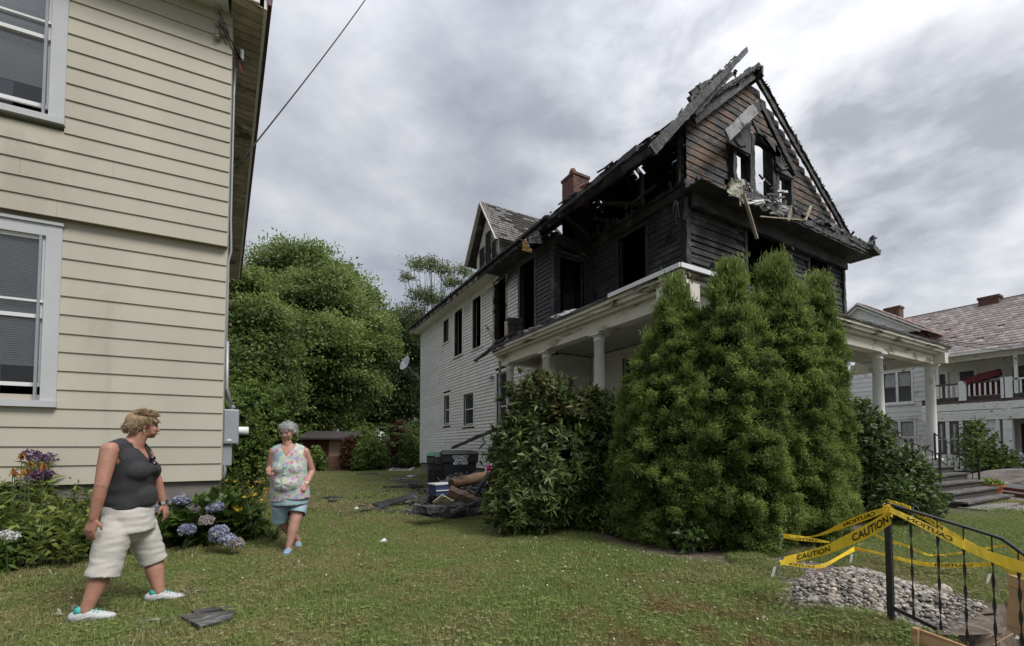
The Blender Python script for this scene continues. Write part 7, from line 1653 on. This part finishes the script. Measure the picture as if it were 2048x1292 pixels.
for i, (px, py, D, sz, rot, mt, lab) in enumerate((((868, 1018, 7.2, (.55, .22, .10), (.1, .1, .5), CHARA, 'flat charred drawer nearest the lawn')), (850, 1022, 7.2, (.12, .4, .14), (.2, 0, .9), CHAR, 'short blackened block at the heap edge'), (960, 975, 7.8, (.06, .06, .62), (.35, .5, .2), CHARA, 'upright burnt chair leg in the heap'), (985, 985, 7.7, (.5, .06, .05), (.3, .7, .4), CHAR, 'slanting black stick over the heap'), (940, 1010, 7.5, (.9, .05, .05), (0, -.15, .35), CHAR, 'long black batten along the heap'),
        (795, 1012, 7.9, (1.0, .30, .03), (.15, -.16, .25), WETCHAR, 'large blackened panel propped up at its near edge'), (740, 1022, 7.9, (.9, .04, .03), (0, -.08, .2), CHARB, 'thin charred lath pointing to the grey-haired woman'), (712, 1028, 8.1, (.7, .03, .02), (0, -.05, .5), CHARA, 'grey lath lying flat in the grass'), (830, 1025, 7.8, (.5, .12, .03), (0, .05, -.3), CHAR, 'short black board on ashy ground'), (800, 960, 14, (.9, .14, .03), (0, 0, .3), MATS['dusty_white_sheet'], 'pale board lying on scorched grass'), (822, 955, 15.5, (.7, .3, .05), (.1, 0, 1), MATS['dusty_white_sheet'], 'white scrap near the far bins'), (735, 950, 18, (.9, .3, .06), (0, 0, .4), CHAR, 'black scrap on the far lawn'), (665, 996, 10.3, (.45, .16, .03), (0, 0, .3), CHAR, 'flat black scrap left of centre on the lawn'), (666, 1005, 9.8, (.2, .12, .04), (0, 0, .9), CHAR, 'small black lump left of centre on the lawn'), (800, 975, 11.5, (1.1, .2, .05), (0, 0, .15), CHARB, 'long scorched strip of wood in front of the bins'), (832, 978, 11, (.5, .25, .1), (0, .2, .5), CHAR, 'black chunk in front of the green-lidded bin'), (770, 985, 11, (.6, .1, .03), (0, 0, .2), CHARA, 'grey splintered board in the trampled grass'))):
    c = onD(px, py, D); c.z = max(c.z, .015+sz[2]*.4) if i not in (2, 3, 4) else c.z; 
    if i >= 5: c = onZ(px, py); c.z = .02+sz[2]*.5+(.09 if i == 5 else 0)
    char_box('burnt_board', lab, c, sz, rot, mt)
for i in range(700):
    px = rnd.gauss(860, 65); py = rnd.uniform(950, 1040)
    p = onZ(px, py); 
    if i > 600: p = onZ(rnd.uniform(610, 900), rnd.uniform(940, 1080))
    l = rnd.uniform(.03, .14)
    if i == 0: frag = MB()
    frag.beam(p+Vector((0, 0, .012)), p+Vector((rnd.uniform(-l, l), rnd.uniform(-l, l), rnd.uniform(.005, .05))), rnd.uniform(.01, .05), .012, jag=.006, n=2)
for i in range(420):
    px = rnd.gauss(928, 46); py = rnd.uniform(985, 1030); p = onZ(px, py); z = .58*max(0, 1-((px-935)/110)**2)*(1-abs(py-1005)/40)+.03; l = rnd.uniform(.08, .35); p.z = max(.02, z)
    frag.beam(p, p+Vector((rnd.uniform(-l, l), rnd.uniform(-l, l), rnd.uniform(-.08, .12))), rnd.uniform(.015, .08), rnd.uniform(.01, .04), jag=.01, n=3)
o = frag.build('charcoal_fragments', CHAR); o['kind'] = 'stuff'; tag(o, 'small charred fragments scattered over the trampled lawn', 'debris')
# window frame lying on the lawn
t = thing('window_frame', 'white window frame lying flat on the far lawn', 'window frame', onZ(803, 940)); q = [onZ(778, 943), onZ(818, 943), onZ(832, 934), onZ(793, 934)]
for i in range(4): a, b = q[i], q[(i+1) % 4]; MB().beam(a+Vector((0, 0, .06)), b+Vector((0, 0, .06)), .05, .04).build('frame_bar', WHITEP, t)
c = (q[0]+q[2])/2; sheet('torn_screen', [x.lerp(c, .12)+Vector((0, 0, .05)) for x in q], M('grey_screen', (.12, .12, .12), .9), parent=t, amp=.02)
t = thing('window_frame', 'narrow white frame leaning on the siding behind the bicycle', 'window frame', onD(990, 940, 9.8)); q = [onD(983, 932, 9.6), onD(990, 912, 9.9), onD(1008, 912, 9.6), onD(1004, 932, 9.3)]
for i in range(4): MB().beam(q[i], q[(i+1) % 4], .03, .03).build('frame_bar', WHITEP, t)
def bike():
    o = onD(985, 960, 7.9); t = thing('bicycle', 'pink child bicycle tipped against the rhododendron behind the rubble', 'bicycle', (o.x, o.y, 0)); PK = M('pink_frame_paint', (.42, .03, .12), .35); D = 7.9
    J = lambda x, y, dd=0: onD(x, y, D+dd)
    fr = MB()
    for a, b in (((972, 940), (982, 962)), ((975, 943), (1010, 952)), ((978, 952), (996, 966)), ((1010, 952), (996, 966)), ((996, 966), (1022, 972)), ((1010, 952), (1022, 972))): fr.tube([J(*a), J(*b, .15)], .016, 8)
    fr.build('frame', PK, t, smooth=True); MB().tube([J(970, 936), J(972, 940), J(974, 966)], .013, 8).build('fork', WHITEP, t); MB().tube([J(962, 924, -.05), J(966, 930), J(972, 936), J(984, 930, .1), J(990, 925, .25)], .011, 8).build('handlebar', METALG, t, smooth=True); MB().tube([J(960, 922, -.07), J(964, 928, -.03)], .017, 8).build('grip', RUBBER, t)
    sheet('handlebar_pad', [J(972, 930), J(982, 930), J(982, 938), J(972, 938)], PK, parent=t, amp=.005)
    for c in ((973, 976), (1026, 982)):
        p = J(*c, .1); pts = [p+(Rv*.9+Fh*.4)*(.15*math.cos(a))+Vector((0, 0, .15*math.sin(a))) for a in np.linspace(0, 2*PI, 25)]; w = MB().tube(pts, .018, 6).build('wheel', RUBBER, t, smooth=True); s = MB()
        for k in range(10): a = k*PI/5; s.tube([p, p+(Rv*.9+Fh*.4)*(.145*math.cos(a))+Vector((0, 0, .145*math.sin(a)))], .002, 4)
        s.build('spokes', METALG, w)
    MB().ball(J(1012, 945, .1), (.1, .05, .03), 10, 6).build('saddle', M('teal_saddle', (.05, .2, .2), .5), t)
bike()
# paper on the lawn, flat charred scraps in the foreground
for i, (px, py, lab) in enumerate(((765, 1090, 'crumpled white paper alone on the middle of the lawn'), (712, 1020, 'small white scrap beside the charred laths'))):
    c = onZ(px, py); s = .09 if i == 0 else .05; o = MB().prism([c+Rv*-s+Vector((0, 0, .01)), c+Fh*-s*.4+Vector((0, 0, .02)), c+Rv*s+Vector((0, 0, .02)), c+Fh*s+Vector((0, 0, .07))], (0, 0, .004)).build('paper_scrap', M('crumpled_paper', (.6, .6, .6), .8)); tag(o, lab, 'paper')
FLT = M('weathered_felt', (.055, .052, .054), .8, .4, 9, .5, 50, dirt=(.15, .145, .14), dirt_amt=.35, dscale=12, stretch=(.4, 1, 1)); q = [onZ(356, 1246), onZ(470, 1235), onZ(462, 1252), onZ(400, 1268)]; o = MB().prism([p+Vector((0, 0, .045)) for p in q], (0, 0, .012)).build('roofing_scrap', FLT); tag(o, 'torn dark roofing scrap lying in the foreground grass', 'scrap')
q = [onZ(380, 1236), onZ(455, 1226), onZ(458, 1231), onZ(392, 1242)]; o = MB().prism([p+Vector((0, 0, .05)) for p in q], (0, 0, .01)).build('roofing_scrap', FLT); tag(o, 'narrow dark sliver lying just behind the larger roofing scrap', 'scrap')
for i, (px, py, lab) in enumerate(((375, 1200, 'pale dried leaves by the front toe of the blonde woman'), (75, 1165, 'pale dried leaves along the front of the flower bed'), (135, 1240, 'pale dried leaves behind the heel of the blonde woman'), (300, 1262, 'pale dried leaves in the foreground grass'))):
    c = onZ(px, py); P_ = np.array([tuple(c+Vector((rnd.gauss(0, .06), rnd.gauss(0, .03), .045))) for _ in range(9)]); o = leafy('dried_leaves', P_, np.tile([0, 0, .4], (9, 1)), 1, .07, .022, leaf_mat('pale_dried_leaf', (.28, .28, .2), (.5, .5, .42)), None, 1.5, .01); tag(o, lab, 'leaves'); o['kind'] = 'stuff'

# ------------------------------------------------------------------ gravel pile
ST = [M('stone_%s' % n, c, .85, .25, 9, .4, 60, orand=.45, dirt=(.11, .095, .08), dirt_amt=.25, dscale=14) for n, c in (('grey', (.27, .25, .235)), ('buff', (.32, .275, .225)), ('dark', (.15, .14, .135)))]
sm = []
for k in range(8):
    m = MB().ball((0, 0, 0), (1, rnd.uniform(.65, .95), rnd.uniform(.5, .8)), 9, 6, jag=.10).mesh('stone', True); m.materials.append(ST[k % 3]); sm.append(m)
pile_c = onZ(1700, 1215); t = thing('gravel_pile', 'heap of grey river stones behind the iron railing', 'gravel', pile_c)
def pileh(px, py):
    g = lambda x0, sx, y0, sy: math.exp(-((px-x0)/sx)**2-((py-y0)/sy)**2)
    return .19*g(1720, 90, 1195, 30)+.12*g(1640, 80, 1205, 28)+.10*g(1820, 70, 1212, 24)+.05*g(1900, 60, 1218, 20)
m = MB(); nx, ny = 60, 30
for i in range(nx+1):
    for j in range(ny+1):
        px = 1500+i*500/nx; py = 1135+j*130/ny; p = onZ(px, py); m.v.append((p.x, p.y, max(-.01, pileh(px, py)-.02)))
m.f = [(i*(ny+1)+j, (i+1)*(ny+1)+j, (i+1)*(ny+1)+j+1, i*(ny+1)+j+1) for i in range(nx) for j in range(ny)]
m.build('packed_base', M('gritty_soil', (.10, .085, .07), .95, .35, 30, .8, 70), t, smooth=True)
S = []
for k in range(5200):
    px = rnd.gauss(1740, 115); py = rnd.gauss(1212, 32)
    if not (1520 < px < 1965 and 1140 < py < 1262): continue
    h = pileh(px, py)
    if h < .012 and rnd.random() < .6: continue
    p = onZ(px, py)
    if x0 < p.x < x1 and p.y < y1: continue
    S.append((p.x, p.y, max(0, h-.015)+rnd.uniform(0, .02), rnd.uniform(.008, .015) if rnd.random() < .7 else rnd.uniform(.015, .028)))
S.sort(key=lambda s: -s[3]); 
def stone(x, y, z, r, mesh=None): return link('stone', mesh or rnd.choice(sm), t, None, loc=(x, y, z), rot=(rnd.uniform(-.5, .5), rnd.uniform(-.5, .5), rnd.uniform(0, 6)), scale=(r, r, r))
for px, py, r in ((1650, 1172, .05), (1690, 1168, .042), (1885, 1192, .075), (1605, 1190, .04), (1715, 1222, .04), (1770, 1250, .04), (1740, 1242, .045), (1860, 1252, .03), (1760, 1236, .035)):
    p = onZ(px, py); stone(p.x, p.y, max(.0, pileh(px, py))+r*.2, r)
for s in S[:285]: stone(*s)
bmg = [(np.array([v.co for v in q.vertices]), [tuple(p.vertices) for p in q.polygons]) for q in sm[:4]]
V = []; F = []
lowm = MB().ball((0, 0, 0), (1, .8, .65), 6, 4, jag=.15)
lv = np.array([tuple(v) for v in lowm.v]); quads = np.array(lowm.f); allV = []; allQ = []; k = 0; tt = []
for x, y, z, r in S[285:]:
    a = rnd.uniform(0, 6.28); ca, sa = math.cos(a), math.sin(a); q = lv*r*np.array([1, rnd.uniform(.7, 1.2), rnd.uniform(.7, 1.2)]); q = np.stack([q[:, 0]*ca-q[:, 1]*sa, q[:, 0]*sa+q[:, 1]*ca, q[:, 2]], 1)+(x, y, z); allV.append(q); allQ.append(quads+k); k += len(lv); tt += [rnd.random()]*len(quads)
ms, nt, b = new_mat('small_gravel'); a_ = nt.nodes.new('ShaderNodeAttribute'); a_.attribute_name = 'tint'; nt.links.new(ramp(nt, a_.outputs['Fac'], [(0, (.11, .10, .09)), (.5, (.26, .235, .21)), (1, (.42, .38, .33))]), b.inputs['Base Color']); b.inputs['Roughness'].default_value = .9
o = link('small_stones', np_mesh('small_stones', np.concatenate(allV), np.concatenate(allQ), tt, smooth=True), t, ms); o['kind'] = 'stuff'
# loose pebbles and clods on every bare patch
pb = []
for _ in range(5200):
    poly = rnd.choice((bed_poly, dirt_poly, dirt_poly, gravel_poly)); xs = [q[0] for q in poly]; ys = [q[1] for q in poly]; x = rnd.uniform(min(xs), max(xs)); y = rnd.uniform(min(ys), max(ys))
    if inside(x, y, poly) and not (x0 < x < x1 and y < y1): pb.append((x, y, .012))
peb = []
for k in range(3):
    q = MB().ball((0, 0, 0), (.014, .011, .008), 6, 4, jag=.2).mesh('pebble', True); q.materials.append([ST[0], SOIL, ST[2]][k]); peb.append(bpy.data.objects.new('pebble', q))
gn_scatter('loose_pebbles', pb, peb, .5, 1.7, 'loose pebbles and clods of earth on the bare soil', cat='pebbles')

# ------------------------------------------------------------------ iron railing with twisted balusters
RX_ = 3.83
def rp(px, py, x=RX_): return onX(px, py, x)
t = thing('iron_railing', 'black iron stair railing with twisted balusters at the lower right', 'railing', (RX_, rp(1775, 1250).y, 0))
pt = rp(1775, 1008); MB().box((RX_-.017, pt.y-.017, -.05), (RX_+.017, pt.y+.017, pt.z)).build('post', BLACKM, t)
top = [rp(1773, 1006), rp(1870, 1036), rp(1930, 1054), rp(1985, 1071), rp(2005, 1078), rp(2025, 1092), rp(2060, 1118), rp(2120, 1165)]
m = MB()
for a, b in zip(top, top[1:]): m.beam(a, b+(b-a).normalized()*.006, .034, .014)
m.build('handrail', BLACKM, t); b0 = rp(1777, 1211); b1 = rp(1874, 1258); MB().beam(b0, b1, .012, .024).build('bottom_rail', BLACKM, t)
for px, yb in ((1822, 1232), (1874, 1258), (1926, 1276), (1983, 1310), (2036, 1330), (2092, 1350)):
    tp = None
    for a, b in zip(top, top[1:]):
        xa, xb = proj(a)[0], proj(b)[0]
        if xa <= px <= xb: tp = a.lerp(b, (px-xa)/(xb-xa))
    if tp is None: continue
    bt = rp(px, yb); bt.y = tp.y+(bt.y-tp.y)*0; V = []; F = []; L = tp.z-bt.z; n = 46; w = .0085
    for i in range(n+1):
        f_ = i/n; a = max(0, (f_-.08)/.9)*PI*4.6 if f_ > .08 else 0; z = bt.z+L*(1-f_)
        for q, rr in ((0, 1), (1, .42), (2, 1), (3, .42)): an = a+q*PI/2; V.append((RX_+math.cos(an)*w*rr, tp.y+math.sin(an)*w*rr, z))
        if i: F += [((i-1)*4+q, (i-1)*4+(q+1) % 4, i*4+(q+1) % 4, i*4+q) for q in range(4)]
    m = MB(); m.add(V, F+[(3, 2, 1, 0), (n*4, n*4+1, n*4+2, n*4+3)]); m.build('twisted_baluster', BLACKM, t)
# ------------------------------------------------------------------ plywood form boards and reinforcing rods in the dug-out
PLY = M('plywood', (.46, .30, .165), .65, .12, 2.2, .15, 30, stretch=(1, .35, 6), dirt=(.34, .19, .09), dirt_amt=.3, dscale=3)
def ply(name, label, q, th):
    a, b, c, d = q; n = (b-a).cross(d-a).normalized()*th; t = thing(name, label, 'board', a); MB().prism(q, n).build('sheet', PLY, t, bevel=.002); return t
D0 = 2.42
a = onD(1836, 1258, 2.78); b = onD(2010, 1322, 2.45); c = b-Vector((0, 0, .4)); d = a-Vector((0, 0, .4)); t1 = ply('form_board', 'plywood form board rising at the bottom edge below the railing', [a, b, c, d], .02)
a2 = onD(1832, 1257, 2.78)+Vector((0, 0, .004)); MB().beam(a2, a2-Vector((0, 0, .35)), .045, .03).build('cleat', PLY, t1)
for p in (a+Vector((.02, 0, -.05)), ): MB().ball(p-Fh*.02, .004, 6, 4).build('screw', BLACKM, t1)
a = onD(2020, 1150, 2.75); b = onD(2100, 1175, 2.5); c = onD(2100, 1310, 2.5); d = onD(2012, 1258, 2.75); t2 = ply('form_board', 'tall plywood form board at the right edge', [a, b, c, d], .02); MB().beam(onD(2024, 1150, 2.76), onD(2030, 1200, 2.74), .05, .03).build('cleat', PLY, t2)
for k, (a, b) in enumerate((((1955, 1285), (2020, 1252)), ((1985, 1290), (2035, 1262)), ((1960, 1300), (2048, 1330)))): p, q = onZ(*a, -.10), onZ(*b, -.10); tag(MB().tube([p, q], .004, 6).build('reinforcing_rod', M('rusty_rod', (.28, .17, .10), .7)), ('nearest', 'middle', 'lowest')[k]+' thin rusty rod laid in the dug-out', 'rod')
TG = M('white_tag', (.55, .55, .53), .7, .1, 30)
for i, ((px, py), (qx, qy), lab) in enumerate((((1550, 1133), (1544, 1155), 'white tag standing at the left end of the bare soil'), ((1704, 1108), (1701, 1128), 'white tag behind the gravel pile'), ((1980, 1148), (1974, 1168), 'white tag seen between the right-hand balusters'), ((2040, 1260), (2034, 1278), 'white tag at the foot of the tall plywood board'))):
    b = onZ(qx, qy+6); dd = (b-CAM).dot(Fh); tp = onD(px, py, dd); bt = onD(qx, qy, dd); w = Rv*.013
    tg = thing('marker_tag', lab, 'tag', b); MB().prism([tp-w, tp+w, bt+w, bt-w], Fh*.002).build('tag_sheet', TG, tg); MB().tube([bt, b], .002, 4).build('wire_stem', METALG, tg)
# ------------------------------------------------------------------ caution tape
TAPE = M('yellow_tape', (.80, .56, .04), .38, .10, 5, .35, 14); INK = M('tape_ink', (.01, .01, .01), .5); tape = thing('caution_tape', 'yellow CAUTION tape strung from the iron railing post around the gravel', 'tape', (RX_, pt.y, 0))
def ribbon(pts, name='tape_run', text=(), flip=False):
    """pts: (pixel top, pixel bottom, depth) stations; smooth strip between"""
    A = [onD(*p[0], p[2]) for p in pts]; B = [onD(*p[1], p[2]) for p in pts]; V = []; F = []; n = 8
    def cr(P, i, f):
        p0, p1, p2, p3 = P[max(i-1, 0)], P[i], P[i+1], P[min(i+2, len(P)-1)]; return .5*((2*p1)+(p2-p0)*f+(2*p0-5*p1+4*p2-p3)*f*f+(3*p1-p0-3*p2+p3)*f**3)
    S_ = []
    for i in range(len(A)-1):
        for k in range(n+(i == len(A)-2)): S_.append((cr(A, i, k/n), cr(B, i, k/n)))
    for a, b in S_: V += [a+(a-CAM).normalized()*rnd.uniform(-.004, .004), b+(b-CAM).normalized()*rnd.uniform(-.004, .004)]
    F = [(2*i, 2*i+1, 2*i+3, 2*i+2) for i in range(len(S_)-1)]; m = MB(); m.add(V, F); o = m.build(name, TAPE, tape); s = o.modifiers.new('thick', 'SOLIDIFY'); s.thickness = .0012; s.offset = 0
    cum = [0]
    for i in range(1, len(S_)): cum.append(cum[-1]+(S_[i][0]+S_[i][1]-S_[i-1][0]-S_[i-1][1]).length/2)
    for word, s0, s1, mirror in text:      # start and end as fractions of the run
        me = text_mesh(word, 1.0, .02); xs = [v.co.x for v in me.vertices]; ys = [v.co.y for v in me.vertices]; xa, xb = min(xs), max(xs); ya, yb = min(ys), max(ys)
        bm = bmesh.new(); bm.from_mesh(me); bmesh.ops.triangulate(bm, faces=bm.faces); bmesh.ops.subdivide_edges(bm, edges=[e for e in bm.edges if e.calc_length() > .25], cuts=2)
        for v in bm.verts:
            u = (v.co.x-xa)/(xb-xa); w = (v.co.y-ya)/(yb-ya)
            if mirror: u = 1-u
            L_ = (s0+(s1-s0)*u)*cum[-1]; j = max(1, min(len(cum)-1, int(np.searchsorted(cum, L_)))); f_ = (L_-cum[j-1])/max(1e-6, cum[j]-cum[j-1]); a = S_[j-1][0].lerp(S_[j][0], f_); b = S_[j-1][1].lerp(S_[j][1], f_)
            p = b.lerp(a, .2+.6*w); v.co = p-(p-CAM).normalized()*.006
        bm.to_mesh(me); bm.free(); me.materials.clear(); link('lettering', me, o, INK)
ribbon([((1570, 1113), (1560, 1131), 3.55), ((1610, 1103), (1608, 1120), 3.5), ((1650, 1091), (1652, 1109), 3.4), ((1690, 1071), (1694, 1093), 3.3), ((1735, 1047), (1740, 1074), 3.2), ((1776, 1022), (1782, 1048), 3.08)], text=(('CAUTION', .13, .43, False), ('CAUTION', .64, .985, False)))
ribbon([((1567, 1067), (1567, 1076), 3.95), ((1605, 1073), (1603, 1076), 3.8), ((1640, 1067), (1642, 1071), 3.6), ((1690, 1042), (1694, 1054), 3.4), ((1730, 1026), (1733, 1040), 3.25), ((1766, 1015), (1768, 1026), 3.1)], text=(('CAUTION', .62, .92, True),))
ribbon([((1566, 1067), (1570, 1077), 3.96), ((1600, 1071), (1598, 1081), 3.9), ((1630, 1077), (1628, 1084), 3.8), ((1660, 1083), (1658, 1086), 3.6)], text=(('CAUTION', .1, .6, True),))
ribbon([((1558, 1120), (1562, 1128), 3.55), ((1585, 1124), (1584, 1132), 3.65), ((1620, 1130), (1618, 1136), 3.8), ((1650, 1126), (1648, 1135), 4.0), ((1680, 1110), (1682, 1116), 4.2), ((1708, 1093), (1712, 1101), 4.35)], text=(('CAUTION', .05, .4, True),))
ribbon([((1708, 1093), (1712, 1101), 4.35), ((1750, 1102), (1750, 1107), 4.2), ((1800, 1114), (1800, 1121), 4.1), ((1850, 1124), (1850, 1132), 4.0), ((1900, 1126), (1900, 1135), 3.9), ((1950, 1126), (1950, 1134), 3.8), ((1993, 1124), (1996, 1132), 3.7)], text=(('CAUTION', .6, .85, True),))
ribbon([((1993, 1124), (1996, 1132), 3.7), ((2025, 1142), (2026, 1152), 3.2), ((2060, 1160), (2060, 1172), 2.9)])
ribbon([((1735, 1061), (1737, 1065), 4.6), ((1775, 1078), (1775, 1084), 4.5), ((1810, 1088), (1810, 1093), 4.4), ((1845, 1104), (1845, 1108), 4.3), ((1870, 1109), (1870, 1112), 4.3), ((1920, 1104), (1920, 1108), 4.2), ((1970, 1095), (1970, 1099), 4.1), ((2008, 1089), (2010, 1093), 4.0)])
ribbon([((2008, 1089), (2012, 1094), 4.0), ((2030, 1104), (2032, 1112), 3.6), ((2060, 1120), (2060, 1130), 3.2)])
ribbon([((1780, 1014), (1778, 1024), 3.04), ((1830, 1036), (1826, 1047), 2.95), ((1880, 1060), (1876, 1073), 2.85), ((1930, 1082), (1926, 1098), 2.75), ((1985, 1104), (1982, 1124), 2.65), ((2060, 1127), (2058, 1152), 2.5)], text=(('CAUTION', .15, .5, True),))
ribbon([((1824, 1019), (1828, 1027), 3.2), ((1860, 1036), (1858, 1045), 3.1), ((1900, 1060), (1897, 1070), 3.0), ((1950, 1088), (1946, 1097), 2.9), ((2000, 1112), (1996, 1124), 2.8), ((2060, 1140), (2058, 1156), 2.65)], text=(('CAUTION', .02, .3, False),))
ribbon([((1776, 999), (1778, 1006), 3.02), ((1800, 1005), (1802, 1011), 2.98), ((1822, 1013), (1822, 1019), 2.95)])
# knot of tape round the post top
for k in range(7): 
    z = pt.z-.005-.012*k; m = MB(); pts = [(RX_+.026*math.cos(a)*(1+.1*math.sin(3*a+k)), pt.y+.026*math.sin(a), z+.008*math.sin(a*2+k)) for a in np.linspace(0, 2*PI, 13)]; V = []
    for p in pts: V += [p, (p[0]*1., p[1], p[2]-.018)]
    m.add(V, [(2*i, 2*i+1, 2*i+3, 2*i+2) for i in range(12)]); o = m.build('tape_wrap', TAPE, tape, smooth=True); s = o.modifiers.new('thick', 'SOLIDIFY'); s.thickness = .001
MB().ball((RX_, pt.y-.02, pt.z-.02), (.022, .014, .03), 10, 7, jag=.15).build('tape_knot', TAPE, tape, smooth=True)
# ring-topped stake holding the tape
t = thing('ring_stake', 'thin metal stake with a ring holding the far end of the tape', 'stake', onZ(1562, 1100)); c = onD(1563, 1073, 3.97); m = MB(); m.tube([c+Rv*(.02*math.cos(a))+Zv*(.02*math.sin(a)) for a in np.linspace(0, 2*PI, 17)], .002, 5, cap=False); m.tube([c-Zv*.02, onD(1559, 1100, 3.97)], .002, 5); m.build('ring', METALG, t)
t = thing('wire_stake', 'thin wire stake hidden where the tape folds at left', 'stake', onZ(1556, 1150)); MB().tube([onD(1559, 1113, 3.56), onD(1557, 1152, 3.56)], .003, 5).build('wire', METALG, t)
for (px, D, lab) in ((1710, 4.36, 'thin wire stake at the middle fold of the tape'), (1995, 3.7, 'thin wire stake at the right fold of the tape'), (2010, 4.0, 'thin wire stake at the rear fold of the tape')): p = onD(px, 1095 if px != 1995 else 1126, D); t = thing('wire_stake', lab, 'stake', (p.x, p.y, 0)); MB().tube([p, (p.x, p.y, 0)], .0025, 5).build('wire', METALG, t)
t = thing('coneflower', 'small orange flowers at the foot of the porch steps', 'flower', onZ(1842, 1000)); leafy('bloom', [onD(1841, 998, 8.6), onD(1838, 1003, 8.5)], [(0, 0, 1)]*2, 6, .05, .03, F_ORG, t, 1.2, .02); leafy('foliage', [tuple(onZ(1838+k*1.5, 1008)+Vector((0, 0, .06))) for k in range(8)], [(0, 0, 1)]*8, 6, .09, .03, L_BSH, t, 1.)

# ------------------------------------------------------------------ groups of repeated things
cnt = {}
for o in bpy.context.scene.objects:
    if o.parent is None and o.get('category') and not o.get('kind'): cnt.setdefault(o.name.split('.')[0], []).append(o)
GR = {'wheeled_bin': 'wheeled bins', 'handrail': 'handrails of the porch steps', 'marker_tag': 'white marker tags round the gravel', 'wire_stake': 'wire stakes holding the tape', 'burnt_board': 'burnt boards lying on the lawn', 'form_board': 'plywood form boards', 'reinforcing_rod': 'rods in the dug-out', 'overhead_cable': 'overhead cables', 'person': 'women in the yard', 'rhododendron': 'rhododendrons by the porch', 'window_frame': 'loose window frames', 'paper_scrap': 'paper scraps on the lawn', 'roofing_scrap': 'roofing scraps in the grass'}
for k, l in cnt.items():
    if len(l) > 1 and k in GR:
        for o in l:
            if not o.get('group'): o['group'] = GR[k]
